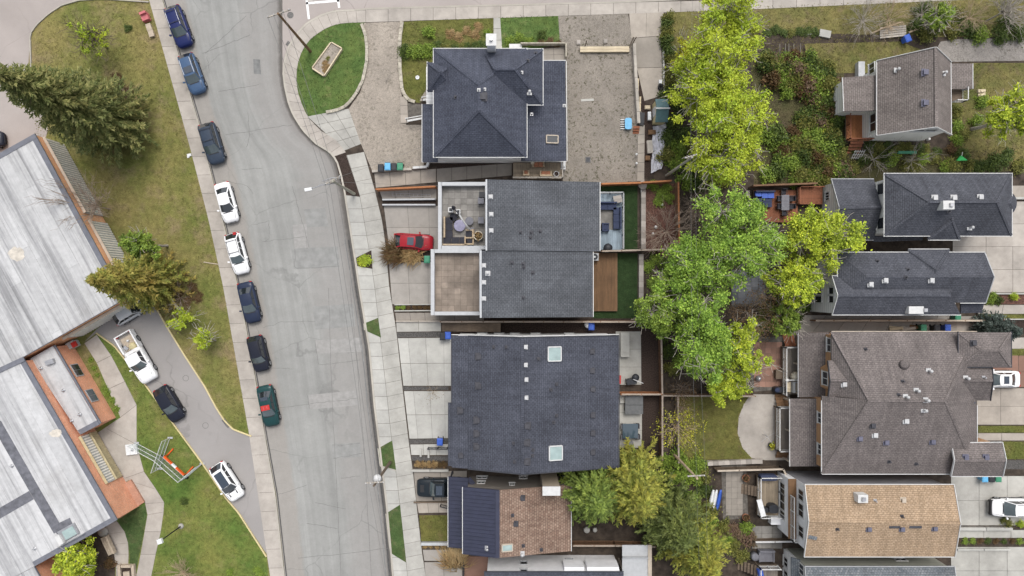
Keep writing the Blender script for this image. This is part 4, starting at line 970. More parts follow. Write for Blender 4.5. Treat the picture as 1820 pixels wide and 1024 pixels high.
# ------------------------------------------------------------------ grey brown gable house, upper right
h = h6 = House('house', 'white house with grey brown gable roof at upper right beside orange deck', 'house', 1600, 170)
e, rz = 5.0, 8.7
e0, e1, r0, r1, f0, f1 = P(1558, 241, e), P(1558, 108, e), P(1664, 226, rz), P(1663, 84, rz), P(1691, 240, e), P(1690, 110, e)
h.gable(e0, e1, r0, r1, f0, f1, 'shingle_brown', wallmat='siding_white', edge='white_trim')
x0, x1, y0, y1 = e0.x + .45, f0.x - .45, e0.y + .45, e1.y - .45; h.part(MB().box(x0, y0, 0, x1, y1, 4.9), 'wall', 'siding_white')
h.slope([P(1497, 138, 3.7), P(1566, 133, 4.75), P(1566, 196, 4.75), P(1500, 198, 3.7)], 'shingle_brown', name='wing_roof'); h.gutter(P(1497, 138, 3.7), P(1499.5, 198, 3.7), 'white_trim')
a, b = P(1503, 194, 3.7), P(1560, 141, 3.7); h.part(MB().box(a.x, a.y, 0, x0 - .002, b.y, 3.5), 'wall', 'siding_white')
h.slope([P(1688, 113, 3.5), P(1729, 113, 3.1), P(1729, 158, 3.1), P(1688, 158, 3.5)], 'shingle_brown', name='porch_roof'); h.gutter(P(1729, 113, 3.1), P(1729, 158, 3.1), 'white_trim')
for py in (116, 155): q = P(1725, py, 2.9); h.part(MB().cbox(q.x, q.y, 0, 2.9, .14, .14), 'porch_post', 'white_trim')
h.winp('B', y0, 1645, 231, 2.4, .9); h.winp('L', x0, 1552, 218, 2.0, 1.3, bars=1); h.winp('L', x0, 1550, 122, 1.2, 1.2)
for px, py, k, m in ((1593, 125, 'cap', 'vent_white'), (1644, 129, 'box', 'vent_blue'), (1644, 183, 'box', 'vent_blue'), (1676, 131, 'cap', 'vent_white')): h.vent(px, py, k, m, .5)
q = G(1525, 128); h.part(MB().box(q.x - .35, q.y - .8, .1, q.x + .35, q.y + .9, .9), 'porch_step', 'grey_trim')
a, b = P(1692, 182, 2.4), P(1710, 160, 2.4); h.part(MB().box(a.x, a.y, 2.3, b.x, b.y, 2.4), 'balcony', 'timber_dark'); railing(h.root, [Vector((a.x, a.y, 0)), Vector((b.x, a.y, 0)), Vector((b.x, b.y, 0))], 2.4, 'white_trim')
for px in (1636, 1646): q = G(px, 249); h.part(MB().cbox(q.x, q.y, .3, .75, .22, .22), 'meter', 'white_trim')

# ------------------------------------------------------------------ dark hip roof house with low gabled wing
h = h7 = House('house', 'long charcoal hip roofed house with low gabled wing and red deck', 'house', 1685, 363)
r = R(1572, 309, 1798, 419, 6.0); f = h.walls(r, 5.9, 'siding_white'); h.hip(r, 6.0, 8.4, 'shingle_dusk', axis='x')
e, rz = 3.1, 4.9
h.gable(P(1553, 318, e), P(1477, 318, e), P(1567, 368, rz), P(1491, 369, rz), P(1553, 427, e), P(1477, 427, e), 'shingle_dusk', edge='grey_trim', wallmat='siding_white', ends='b')
a, b = P(1484, 421, e), P(1553, 324, e); h.part(MB().box(a.x, a.y, 0, f[0] + .05, b.y, 3.0), 'wall', 'siding_white'); xw = a.x
h.slope([P(1553, 420, 3.0), P(1640, 420, 3.0), P(1640, 427, 2.8), P(1553, 430, 2.8)], 'shingle_dusk', name='lower_roof')
rg = R(1650, 370, 1706, 426, 5.92); h.hip(rg, 5.92, 7.3, 'shingle_dusk', axis='y', sides='B', r0=P(0, 392, 7.3).y, r1=rg[3] - .1)
a, b = P(1651, 424, 5.9), P(1706, 418, 5.9); h.part(MB().box(a.x, a.y - .0, 5.6, b.x, b.y + .4, 5.88), 'gable_front', 'white_trim')
q = P(1783, 361, 5.7); mb = MB().lathe(q.x, q.y, [(1.42, 5.55), (1.42, 5.7), (.2, 6.6)], 20, False); h.part(mb, 'bay_roof', 'shingle_dusk', roof=True)
h.part(MB().lathe(q.x, q.y, [(1.3, 0), (1.3, 5.5)], 20), 'bay_wall', 'siding_white')
for py in (336, 397): h.winp('L', f[0], 1566, py, 1.3, 1.5, bars=0)
h.winp('L', xw, 1471, 349, 1.0, 1.0, frame='white_trim', bars=2)
for px, py in ((1661, 352), (1695, 352), (1742, 351)): h.vent(px, py, 'box', 'vent_white', .42)
h.vent(1723, 405, 'cap', 'vent_white'); h.vent(1686, 376, 'pipe', 'vent_dark')
q = h.hit(1678, 366); h.part(MB().cbox(q.x, q.y, q.z - .5, q.z + .75, 1.1, .85), 'chimney', 'white_trim'); h.part(MB().cbox(q.x + .2, q.y, q.z + .751, q.z + 1.0, .35, .35), 'flue', 'metal')

# ------------------------------------------------------------------ second dark house with cross gables
h = h8 = House('house', 'slate blue house with white back wall and cross gabled roof', 'house', 1620, 500)
e = 6.0
r = R(1489, 449, 1700, 538, e); f = h.walls((r[0], r[1], P(1750, 0, e).x, r[3]), 5.85, 'siding_white')
rr = 7.45; yr = P(0, 492, rr).y
E0, E1 = P(1489, 449, e), P(1750, 449, e); F0, F1 = P(1489, 538, e), P(1752, 538, e); ra, rb_ = Vector((P(1541, 0, rr).x, yr, rr)), Vector((P(1767, 0, rr).x, yr, rr))
h.slope([E0, E1, rb_, ra], 'shingle_dusk'); h.slope([F0, F1, rb_, ra], 'shingle_dusk'); h.slope([E0, ra, F0], 'shingle_dusk')
h.part(MB().beam(E1 + Vector((0, 0, -.05)), rb_ + Vector((0, 0, -.05)), .09, .2).beam(rb_ + Vector((0, 0, -.05)), F1 + Vector((0, 0, -.05)), .09, .2), 'rake_board', 'grey_trim')
h.gutter(E0 + Vector((0, .05, 0)), E1 + Vector((0, .05, 0)), 'white_trim'); h.gutter(F1 + Vector((-2.6, -.05, 0)), F1 + Vector((0, -.05, 0)), 'white_trim'); h.gutter(E0 + Vector((-.05, 0, 0)), F0 + Vector((-.05, 0, 0)), 'white_trim')
e2 = 5.95; h.gable(P(1478, 490, e2), P(1700, 490, e2), P(1488.5, 525, 7.15), P(1690, 525, 7.15), P(1478.5, 560, e2), P(1708, 560, e2), 'shingle_dusk', wallmat='siding_white', ends='a')
a, b = P(1484, 557, e2), P(1700, 494, e2); h.part(MB().box(a.x, a.y, 0, b.x, b.y, 5.8), 'wall', 'siding_white'); xw = a.x
for py in (517, 532): h.winp('L', xw, 1478, py, .85, 1.2, bars=0); h.winp('L', xw, 1455, py, .85, 1.7, bars=0)
rg = R(1615, 443.5, 1687, 490, 6.03); h.hip(rg, 6.03, 7.3, 'shingle_dusk', axis='y', sides='T', r0=rg[1] + .1, r1=P(0, 478, 7.3).y)
h.slope([P(1708, 538, 5.6), P(1750, 538, 5.6), P(1745, 556, 5.1), P(1708, 557, 5.1)], 'shingle_black', name='porch_roof')
for px, py in ((1547, 505), (1573, 498), (1655, 498)): h.vent(px, py, 'box', 'vent_white', .42)
for px, py in ((1559, 464), (1613, 479), (1610, 493)): h.vent(px, py, 'pipe', 'vent_dark')
q = h.hit(1623, 551); h.part(MB().cbox(q.x, q.y, q.z - .4, q.z + .55, 1.5, .75), 'chimney', 'white_trim'); h.part(MB().cbox(q.x + .9, q.y, q.z + .1, q.z + .7, .35, .35), 'flue', 'metal')

# ------------------------------------------------------------------ brown duplex
h = h9 = House('duplex_house', 'sprawling taupe roofed duplex with orange tan walls and rear porches', 'house', 1600, 715)
e = 6.0
r = R(1461, 590, 1736, 842, e)
x0, y0, x1, y1 = r; xa_ = P(1478, 0, e).x; ym = P(0, 712, e).y
h.part(MB().box(xa_ + .4, ym, 0, x1 - .4, y1 - .4, 5.85), 'wall', 'siding_tan'); h.part(MB().box(x0 + .4, y0 + .4, 0, x1 - .4, ym - .002, 5.85), 'wall', 'siding_tan')
zr_ = 8.9; rl, rr_ = Vector((P(1545, 0, zr_).x, P(0, 712, zr_).y, zr_)), Vector((P(1680, 0, zr_).x, P(0, 712, zr_).y, zr_))
A0, A1, B0, B1 = Vector((xa_, y1, e)), Vector((x1, y1, e)), Vector((x0, y0, e)), Vector((x1, y0, e)); AM, BM = Vector((xa_, ym, e)), Vector((x0, ym, e))
h.slope([A0, A1, rr_, rl], 'shingle_taupe'); h.slope([B0, B1, rr_, rl], 'shingle_taupe'); h.slope([B1, A1, rr_], 'shingle_taupe'); h.slope([A0, rl, Vector((xa_, rl.y, e))], 'shingle_taupe'); h.slope([B0, rl, Vector((x0, rl.y - .002, e))], 'shingle_taupe')
cap = MB()
for p_ in (A0, B0): cap.beam(p_, rl, .26, .04)
for p_ in (A1, B1): cap.beam(p_, rr_, .26, .04)
cap.beam(rl, rr_, .28, .05); h.part(cap, 'ridge_cap', 'shingle_taupe')
h.gutter(B0 + Vector((0, -.05, 0)), B1 + Vector((0, -.05, 0)), 'white_trim'); h.gutter(B0 + Vector((-.05, 0, 0)), Vector((x0 - .05, ym, e)), 'white_trim'); h.gutter(A0 + Vector((0, .05, 0)), A1 + Vector((0, .05, 0)), 'tan_trim'); h.gutter(B1 + Vector((.05, 0, 0)), B1 + Vector((.05, 7, 0)), 'white_trim')
h.gable(P(1471, 641, 6.1), P(1600, 641, 6.1), P(1475, 676, 7.2), P(1620, 676, 7.2), P(1471, 712, 6.1), P(1600, 712, 6.1), 'shingle_taupe', gut=False, edge='dark_trim', wallmat='siding_tan', ends='a')
h.gable(P(1650, 640, 6.1), P(1762, 640, 6.1), P(1640, 676, 7.4), P(1765, 676, 7.4), P(1650, 712, 6.1), P(1760, 712, 6.1), 'shingle_taupe', gut=False, edge='dark_trim', wallmat='siding_tan', ends='b')
a, b = P(1650, 708, 6.0), P(1755, 645, 6.0); h.part(MB().box(a.x, a.y, 3.0, b.x, b.y, 5.9), 'wall', 'siding_tan')
h.slope([P(1700, 714, 7.1), P(1705, 714, 7.1), P(1735, 715, 6.15), P(1697, 752, 7.1), P(1706, 736, 6.9)], 'shingle_black', name='roof_patch')
rb = R(1704, 591, 1797, 652, 6.9); h.walls(rb, 6.8, 'siding_tan', .35); h.hip(rb, 6.9, 7.7, 'shingle_taupe', axis='x', edge='dark_trim', sides='LRB')
e3 = 6.6; h.gable(P(1690, 787, e3), P(1781, 786, e3), P(1696, 818, 7.6), P(1788, 818, 7.6), P(1690, 847, e3), P(1782, 847, e3), 'shingle_taupe', wallmat='siding_tan', edge='white_trim')
a, b = P(1696, 843, e3), P(1776, 790, e3); h.part(MB().box(a.x, a.y, 3.0, b.x, b.y, 6.5), 'wall', 'siding_tan')
for px0, py0, px1, py1 in ((1419, 591, 1468, 706), (1404, 709, 1450, 829)):
    h.slope([P(px0, py0, 3.0), P(px1 + 6, py0, 3.9), P(px1 + 6, py1, 3.9), P(px0, py1, 3.0)], 'shingle_taupe', name='porch_roof'); h.gutter(P(px0 - .5, py0, 3), P(px0 - .5, py1, 3), 'white_trim' if px0 < 1410 else 'grey_trim')
    for py in (py0 + 5, (py0 + py1) / 2, py1 - 5): q = P(px0 + 5, py, 2.8); h.part(MB().cbox(q.x, q.y, 0, 2.85, .16, .16), 'porch_post', 'tan_trim')
    a, b = P(px1 - 8, py1 - 4, 3), P(px1, py0 + 4, 3); h.part(MB().box(a.x, a.y, 0, b.x + .9, b.y, 3.2), 'wall', 'siding_tan')
xw = xa_ + .4
h.winp('L', xw, 1474, 613, 1.5, 1.0); h.winp('L', x0 + .4, 1458, 743, 1.2, 1.1); h.winp('L', x0 + .4, 1458, 799, 1.2, 1.1)
q = P(1468, 672, 4.6); h.part(MB().prism([(q.x + .9, q.y + 1.7), (q.x - .15, q.y + 1.0), (q.x - .15, q.y - 1.0), (q.x + .9, q.y - 1.7)], 2.8, 5.9), 'bay', 'siding_tan'); h.window('L', q.x - .15, q.y, 4.8, 1.5, 1.3)
h.winp('T', y1 - .4, 1500, 588, 1, 1)
for px, py, k, m in ((1538, 621, 'pipe', 'vent_dark'), (1605, 647, 'turbine', 'shingle_taupe'), (1604, 678, 'pipe', 'vent_dark'), (1597, 702, 'pipe', 'vent_dark'), (1650, 659, 'cap', 'vent_white'), (1500, 683, 'box', 'vent_white'), (1628, 694, 'cap', 'vent_white'), (1609, 705, 'cap', 'vent_white'),
                     (1645, 711, 'cap', 'vent_white'), (1641, 729, 'cap', 'vent_white'), (1610, 748, 'box', 'vent_white'), (1716, 672, 'cap', 'vent_white'), (1748, 671, 'pipe', 'metal'), (1551, 756, 'box', 'vent_dark'), (1555, 773, 'box', 'vent_white'), (1528, 779, 'box', 'vent_blue'),
                     (1575, 786, 'box', 'vent_blue'), (1657, 785, 'box', 'vent_blue'), (1580, 820, 'pipe', 'vent_dark'), (1628, 824, 'pipe', 'vent_dark'), (1716, 813, 'box', 'vent_blue'), (1752, 813, 'box', 'vent_blue'), (1730, 610, 'box', 'vent_dark')): h.vent(px, py, k, m, .42)

# ------------------------------------------------------------------ tan roofed house with balconies
h = h10 = House('house', 'tall white house with orange tan roof and stacked rear balconies', 'house', 1560, 925)
e, rz = 6.5, 7.6
h.gable(P(1429, 990, e), P(1697, 990, e), P(1437, 926, rz), P(1707, 930, rz), P(1430, 861, e), P(1695, 861, e), 'shingle_tan', wallmat='stucco_white', edge='white_trim')
a, b = P(1434, 984, e), P(1690, 867, e); h.part(MB().box(a.x + .3, a.y, 0, b.x, b.y, 6.4), 'wall', 'siding_slate'); xw = a.x + .298
h.part(MB().box(a.x + .25, a.y + .02, 3.3, xw, b.y - .02, 6.4), 'rear_wall', 'stucco_white'); xw = a.x + .25
xl = a.x - .5; h.part(MB().box(xl, a.y + .4, 0, a.x + .249, b.y - .02, 3.25), 'lower_wall', 'stucco_white')
h.part(MB().box(xl - .1, a.y + .35, 3.251, a.x + .24, b.y, 3.36), 'balcony', 'deck_brown')
railing(h.root, [Vector((xl + .12, P(0, 880, 3.3).y, 0)), Vector((xl + .12, P(0, 958, 3.3).y, 0)), Vector((a.x, P(0, 958, 3.3).y, 0))], 3.36, 'white_trim')
for py, wd in ((880, 1.2), (907, 1.5), (945, 1.3)): h.winp('L', xw, 1424, py, wd, 1.4)
for py, wd in ((868, 1.3), (892, 1.8), (915, 1.0)): h.winp('L', xl, 1391, py, wd, 1.5)
q = h.hit(1526, 882); h.part(MB().cbox(q.x, q.y, q.z - .5, q.z + .9, 1.0, .8), 'chimney', 'white_trim'); h.part(MB().cbox(q.x, q.y, q.z + .901, q.z + 1.15, .35, .35), 'flue', 'metal')
for px, py, k, m in ((1555, 890, 'pipe', 'metal'), (1605, 889, 'box', 'tan_trim'), (1603, 918, 'pipe', 'vent_dark'), (1488, 940, 'pipe', 'vent_dark'), (1544, 940, 'box', 'vent_blue'), (1603, 940, 'box', 'vent_blue'), (1661, 939, 'box', 'vent_blue')): h.vent(px, py, k, m, .4)
for px0, px1 in ((1580, 1600), (1616, 1638)):
    q0, q1 = h.hit(px0, 936.5), h.hit(px1, 936.5); h.part(MB().beam(q0 + Vector((0, 0, .02)), q1 + Vector((0, 0, .02)), .3, .03), 'roof_patch', 'vent_dark')
q0, q1 = h.hit(1437, 953), h.hit(1452, 956); h.part(MB().beam(q0 + Vector((0, 0, .02)), q1 + Vector((0, 0, .02)), .5, .03), 'roof_patch', 'shingle_blue')

# ------------------------------------------------------------------ blue grey house, bottom right
h = h11 = House('house', 'sage walled house with mottled blue grey roof at bottom right', 'house', 1560, 1070)
e, rz = 5.6, 7.4
h.gable(P(1430, 1130, e), P(1697, 1130, e), P(1436, 1070, rz), P(1704, 1070, rz), P(1430, 1007, e), P(1696, 1007, e), 'shingle_blue', edge='grey_trim', wallmat='siding_white')
a, b = P(1436, 1124, e), P(1690, 1012, e); h.part(MB().box(a.x, a.y, 0, b.x, b.y + .1, 5.5), 'wall', 'siding_sage')
xl = P(1392, 0, 0).x; h.part(MB().box(xl, a.y, 0, a.x - .002, b.y + .05, 3.0), 'lower_wall', 'siding_white'); h.slope([(xl - .3, a.y, 3.0), (a.x + .05, a.y, 3.7), (a.x + .05, b.y + .2, 3.7), (xl - .3, b.y + .2, 3.0)], 'shingle_blue', name='lower_roof')
for py in (989, 1012): h.winp('L', xl, 1387, py, 1.1, 1.2, bars=1)
h.winp('L', a.x, 1425, 1012, 1.2, 1.2); h.winp('T', b.y + .1, 1600, 995, 1.3, .8); h.winp('T', b.y + .1, 1445, 985, 1.4, .9)

# ------------------------------------------------------------------ green roofed garden shed
h = House('garden_shed', 'small shed with green metal gable roof beside the overgrown drive', 'shed', 1176, 197)
flat('green_metal', (.075, .135, .145), .45, .12, 2); flat('shed_wall', (.48, .42, .24), .7, .1)
e, rz = 2.0, 2.6
a, b = P(1165, 217, e), P(1187, 176, e); ymid = P(0, 192.5, rz).y
h.gable((a.x, a.y, e), (b.x, a.y, e), (a.x, ymid, rz), (b.x, ymid, rz), (a.x, b.y, e), (b.x, b.y, e), 'green_metal', edge='white_trim', gut=False, rake=False, wallmat='shed_wall', inset=.15)
h.part(MB().beam((a.x - .1, ymid, rz + .04), (b.x + .1, ymid, rz + .04), .14, .05), 'ridge_trim', 'white_trim'); h.part(MB().box(a.x + .05, a.y + .12, 0, b.x - .12, b.y - .12, 1.9), 'wall', 'shed_wall')
h.part(MB().box(a.x + .02, ymid - .5, .1, a.x + .049, ymid + .5, 1.8), 'door', 'white_trim')
# ------------------------------------------------------------------ flat roofed school
def membrane(name, c, streak):
    m = Mat(name, .75, coord='UV').base(c); pos = m.n.new('ShaderNodeNewGeometry').outputs['Position']
    ang = math.atan2(-.878, .478)
    m.mix(m.ramp(m.noise(1, 5, .65, m.vec((.05, 1.5, 1), -ang, pos)), .46, .64), (.19, .19, .195), streak)
    m.mix(m.ramp(m.noise(1, 4, .7, m.vec((.3, 5, 1), -ang, pos)), .56, .8), (.25, .25, .255), streak * .6)
    m.mix(m.ramp(m.noise(.13, 6, .65, pos), .52, .72), (.26, .25, .24), .7)
    m.val(m.noise(2.0, 6, .75, pos), .84, 1.12); m.objrand(.9, 1.08); m.bump(m.noise(3, 3, .6, pos), .02, .4); return m.done()
membrane('membrane', (.45, .45, .45), .8); membrane('membrane_clean', (.47, .47, .472), .6)
flat('flashing', (.135, .14, .162), .6, .12, 1.5); flat('walkway_pad', (.12, .122, .138), .85, .22, 2); flat('stain', (.30, .28, .262), .9, .25, 1); flat('rib_metal', (.76, .73, .66), .55, .1); flat('rib_tan', (.42, .36, .22), .6, .15)
def brick_mat(name, c1, c2):
    m = Mat(name, .85, coord='UV'); br = m.n.new('ShaderNodeTexBrick'); br.inputs['Scale'].default_value = 1; br.inputs['Brick Width'].default_value = .22; br.inputs['Row Height'].default_value = .075
    br.inputs['Mortar Size'].default_value = .008; br.inputs['Color1'].default_value = rgba(c1); br.inputs['Color2'].default_value = rgba(c2); br.inputs['Mortar'].default_value = rgba((.36, .27, .21)); m.lk(m.co, br.inputs['Vector']); m.col = br.outputs['Color']
    m.val(m.noise(.6, 5, .65), .8, 1.2); m.val(m.noise(6, 3), .88, 1.12); m.bump(br.outputs['Fac'], .006, -.5); return m.done()
brick_mat('brick', (.70, .29, .16), (.76, .37, .23)); brick_mat('brick_orange', (.76, .36, .17), (.8, .44, .23)); brick_mat('brick_paving', (.36, .16, .10), (.42, .21, .14))

def clip_half(poly, n, d):
    """keep the part of a plan polygon with p.n <= d"""
    o = []
    for i in range(len(poly)):
        a, b = poly[i], poly[(i + 1) % len(poly)]; fa, fb = a.dot(n) - d, b.dot(n) - d
        if fa <= 0: o.append(a)
        if (fa < 0 < fb) or (fb < 0 < fa): o.append(a.lerp(b, fa / (fa - fb)))
    return o
h = sch = House('school', 'flat roofed school with streaked white membrane roof and brick walls', 'school', 60, 700)
Z = 4.6
U = Vector((.478, -.878, 0)); N = Vector((.878, .478, 0))
def block(px, z, mat, wallmat, strip=1.22, sheets=True, inset=.1, border=(0, 1), off=0):
    p = [P(x, y, z) for x, y in px]; p2 = [Vector((q.x, q.y, 0)) for q in p]; cen = sum(p2, Vector()) / len(p2)
    h.part(MB().prism([cen + (q - cen) * (1 - inset / max(4, (q - cen).length)) for q in p2], 0, z - .02), 'wall', wallmat)
    base = MB().prism(p2, z - .019, z); rf = h.part(base, 'roof', mat, roof=True)
    if sheets:
        ds = [q.dot(N) for q in p2]; d = min(ds); k = 0
        while d < max(ds):
            c = clip_half(clip_half(p2, N, d + strip), -N, -(d + .022))
            if len(c) > 2:
                # sheets are also cut across, with a lap
                us_ = [q.dot(U) for q in c]; t = min(us_) - random.uniform(0, 6)
                while t < max(us_):
                    L_ = random.uniform(9, 15); e = clip_half(clip_half(c, U, t + L_), -U, -(t + .012))
                    if len(e) > 2: MB().prism(e, z - .01, z + .014 + random.uniform(0, .012), bottom=False).build('roof_sheet', mat, rf)
                    t += L_
            d += strip; k += 1
    m = 0
    for i in border:
        a, b = p[i], p[(i + 1) % len(p)]; d = (b - a).normalized(); inn_ = (cen - (a + b) / 2); inn_ = (inn_ - d * inn_.dot(d)).normalized()
        h.part(MB().beam(a + inn_ * .26 + Vector((0, 0, .07)), b + inn_ * .26 + Vector((0, 0, .07)), .52, .16 + .004 * m), 'parapet_flashing', 'flashing'); m += 1
    return p, rf
pA, rfA = block([(62, 238), (222, 531), (40, 635), (-2, 657), (-160, 744), (-160, 362)], Z, 'membrane', 'brick_orange', border=(0, 1, 5))
pB, rfB = block([(43, 640), (208, 924), (62, 1006), (-160, 1125), (-160, 748), (-1, 661)], Z, 'membrane_clean', 'brick', strip=1.3, border=(0, 1))
pB2, _ = block([(60, 1007.5), (108, 1092), (-60, 1184), (-160, 1126.5)], Z, 'membrane', 'brick', border=(0, 1))
h.part(MB().beam(P(43, 638, Z + .05), P(-2, 659, Z + .05), .5, .14), 'parapet_flashing', 'flashing')
pC, _ = block([(53, 638), (94, 615), (176, 754), (142, 772)], 3.35, 'membrane_clean', 'brick', sheets=False, border=(1, 2))
# ribbed wall panels between the orange brick bands
def ribwall(a, b, z0, z1, off, mat, fr='tan_trim', step=.3, base=None):
    a, b = Vector((a.x, a.y, 0)), Vector((b.x, b.y, 0)); d = (b - a).normalized(); nrm = Vector((-d.y, d.x, 0))
    if nrm.dot(Vector((1, -.2, 0))) < 0: nrm = -nrm
    pl = MB().beam(a + nrm * off + Vector((0, 0, (z0 + z1) / 2)), b + nrm * off + Vector((0, 0, (z0 + z1) / 2)), .06, z1 - z0); o = h.part(pl, 'wall_panel', base or mat)
    m = MB(); n = int((b - a).length / step)
    for i in range(n):
        q = a + d * ((i + .5) * step) + nrm * (off + .05); m.beam(q + Vector((0, 0, z0 + .02)), q + Vector((0, 0, z1 - .02)), .13, .06, up=nrm)
    r = m.build('wall_ribs', mat, o); r['kind'] = 'stuff'
    h.part(MB().beam(a + nrm * (off + .1) + Vector((0, 0, z1 + .03)), b + nrm * (off + .1) + Vector((0, 0, z1 + .03)), .3, .06), 'sill_band', fr)
flat('rib_glass', (.40, .40, .39), .4, .2, 3)
ribwall(pA[0].lerp(pA[1], .01), pA[0].lerp(pA[1], .475), .25, 3.55, .05, 'rib_metal', base='rib_glass'); ribwall(pA[0].lerp(pA[1], .52), pA[0].lerp(pA[1], .99), .25, 3.55, .05, 'rib_metal', base='rib_glass')
ribwall(pA[1].lerp(pA[2], .01), pA[1].lerp(pA[2], .68), .25, 3.55, .05, 'rib_metal', base='rib_glass')
q0, q1 = pB[0].lerp(pB[1], .50), pB[0].lerp(pB[1], .80)
ribwall(q0, q1, 1.75, 3.3, .05, 'rib_metal', 'rib_tan', base='rib_glass'); ribwall(q0, q1, .3, 1.6, .05, 'rib_tan', 'rib_tan', .26)
# two windows in the low brick block
a, b = pC[1], pC[2]; d = (b - a); d.z = 0; d.normalize(); nr = Vector((-d.y, d.x, 0)); nr = nr if nr.x > 0 else -nr
for t, mt in ((.33, 'glass'), (.66, 'glass_blue')):
    q = a.lerp(b, t) + nr * .0; q.z = 1.9
    fr = h.part(MB().beam(q - d * .75, q + d * .75, .12, 1.25), 'window', 'grey_trim'); h.part(MB().beam(q - d * .66 + nr * .05, q - d * .02 + nr * .05, .06, 1.1), 'pane', mt, parent=fr); h.part(MB().beam(q + d * .02 + nr * .05, q + d * .66 + nr * .05, .06, 1.1), 'pane', mt, parent=fr)
# dark walkway pads, patch, hatch and pipes on the roof
def pad(pl, wd, z=Z):
    p = [P(x, y, z) for x, y in pl]; k_ = .004 * (wd < 1.02) + .004 * (pl[0][0] > 0); ribbon(m_ := MB(), resample(p, 8), wd, z + .02, z + .036 + k_); h.part(m_, 'walkway_pad', 'walkway_pad')
pad([(-6, 752), (60, 868), (104, 944)], 1.05); pad([(-10, 918), (56, 880)], 1.0); pad([(98, 942), (128, 928)], 1.0)
def stain(px, py, r0, r1, mat='stain', z=Z):
    c = P(px, py, z); pts = [(c.x + math.cos(t) * r0 * random.uniform(.8, 1.2) * math.cos(.5) - math.sin(t) * r1 * random.uniform(.8, 1.2) * .5, c.y + math.sin(t) * r1 * random.uniform(.8, 1.2) + math.cos(t) * r0 * .3) for t in np.linspace(0, 2 * PI, 18)[:-1]]
    h.part(MB().prism(pts, z + .03, z + .0375, bottom=False), 'roof_stain', mat)
flat('stain_pale', (.50, .46, .40), .9, .2, 1.5)
stain(30, 452, .9, .7, 'stain_pale'); stain(100, 770, .7, .4, 'stain_pale')
q = P(124, 945, Z); m = MB(); m.cbox(q.x, q.y, Z, Z + .3, 1.9, 1.2, math.radians(29)); h.part(m, 'roof_hatch', 'metal'); h.part(MB().cbox(q.x + .15, q.y - .02, Z + .301, Z + .34, 1.3, .95, math.radians(29)), 'hatch_pane', 'skyglass')
q = P(111, 957, Z); h.part(MB().cbox(q.x, q.y, Z, Z + .55, .5, 1.0, math.radians(29)), 'roof_unit', 'white_trim'); a, b = P(100, 975, Z + .35), P(150, 948, Z + .35)
m = MB().path([a, b], .05); [m.tube(a.lerp(b, t) - Vector((0, 0, .35)), a.lerp(b, t), .04) for t in (.1, .5, .9)]; h.part(m, 'roof_pipe', 'metal')
for px, py, z in ((73, 655, 3.35), (113, 694, 3.35), (129, 1005, 3.35), (128, 748, 3.35), (142, 737, 3.35), (22, 828, Z), (62, 975, Z)):
    if px == 129: continue
    q = P(px, py, z); m = MB().lathe(q.x, q.y, [(.2, z + .01), (.18, z + .05), (.1, z + .06), (.08, z + .3), (.02, z + .32)], 12); h.part(m, 'roof_drain', 'metal')
q = P(91, 643, 3.35); h.part(MB().cbox(q.x, q.y, 3.34, 3.7, .9, .5, .3), 'roof_unit', 'metal')
# brick apron and canopy end
q = [P(205, 866, .4), P(232, 853, .4), P(256, 893, .4), P(212, 922, .4)]
h.part(MB().prism(q, 0, .4), 'brick_plinth', 'brick_paving')
q = G(135, 612); h.part(MB().cbox(q.x, q.y, .1, 1.1, .9, .7, .5), 'red_box', 'vent_white')
q = P(133, 612, 1.1); flat('red_paint', (.42, .03, .025), .5, .1); h.part(MB().cbox(q.x, q.y, 1.101, 1.3, .55, .55, .5), 'red_lid', 'red_paint')

# ------------------------------------------------------------------ things in front of the school
flat('pale_wood', (.40, .335, .26), .7, .12, 3); flat('white_plastic', (.62, .63, .63), .5, .08); flat('orange_plastic', (.60, .09, .015), .5, .1); flat('pink_plastic', (.45, .13, .14), .5, .12); flat('fence_wire', (.30, .42, .40), .5, .1, metal=.3)
def bench(name, label, px, py, ang, ln=2.0, wd=.8, back=True):
    c = G(px, py, .1); t = thing(name, label, 'bench', c)
    ca, sa = math.cos(ang), math.sin(ang); X = Vector((ca, sa, 0)); Y = Vector((-sa, ca, 0))
    for k in range(4):
        q = c + Y * (-wd / 2 + wd * (k + .5) / 4); MB().beam(q - X * ln / 2 + Vector((0, 0, .45)), q + X * ln / 2 + Vector((0, 0, .45)), wd / 4 - .02, .05).build('slat', 'pale_wood', t)
    if back: MB().beam(c + Y * (wd / 2 + .14) - X * ln / 2 + Vector((0, 0, .75)), c + Y * (wd / 2 + .14) + X * ln / 2 + Vector((0, 0, .75)), .16, .5).build('backrest', 'pale_wood', t)
    for s in (-1, 1): q = c + X * s * ln * .38; MB().cbox(q.x, q.y, .1, .42, .12, wd * .9, ang).build('leg', 'black_metal', t)
bench('bench', 'pale wooden bench by the school corner, turned to the path', 196, 967, math.radians(-65), 2.1, .85)
c = G(228, 1017); t = thing('planter_bench', 'square timber planter seat at the bottom of the school path', 'planter', c)
for s in ((-.75, 0, .3, 1.9), (.75, 0, .3, 1.9)): MB().cbox(c.x + s[0], c.y, .1, .55, s[2], s[3], .1).build('side', 'pale_wood', t)
for s in (-.8, .8): MB().cbox(c.x, c.y + s, .1, .55, 1.18, .28, .0).build('side', 'pale_wood', t)
MB().cbox(c.x, c.y, .1, .3, 1.16, 1.3).build('soil', 'mulch', t); MB().cbox(c.x, c.y - .1, .3, .5, .7, .6, .1).build('lid', 'pale_wood', t)
q = G(185, 944); tag(MB().lathe(q.x, q.y, [(.2, .1), (.55, .15), (.6, .35), (.35, .5), (.02, .52)], 9).build('boulder', 'concrete', org=q), 'pale boulder in the bed below the school roof edge', 'boulder')
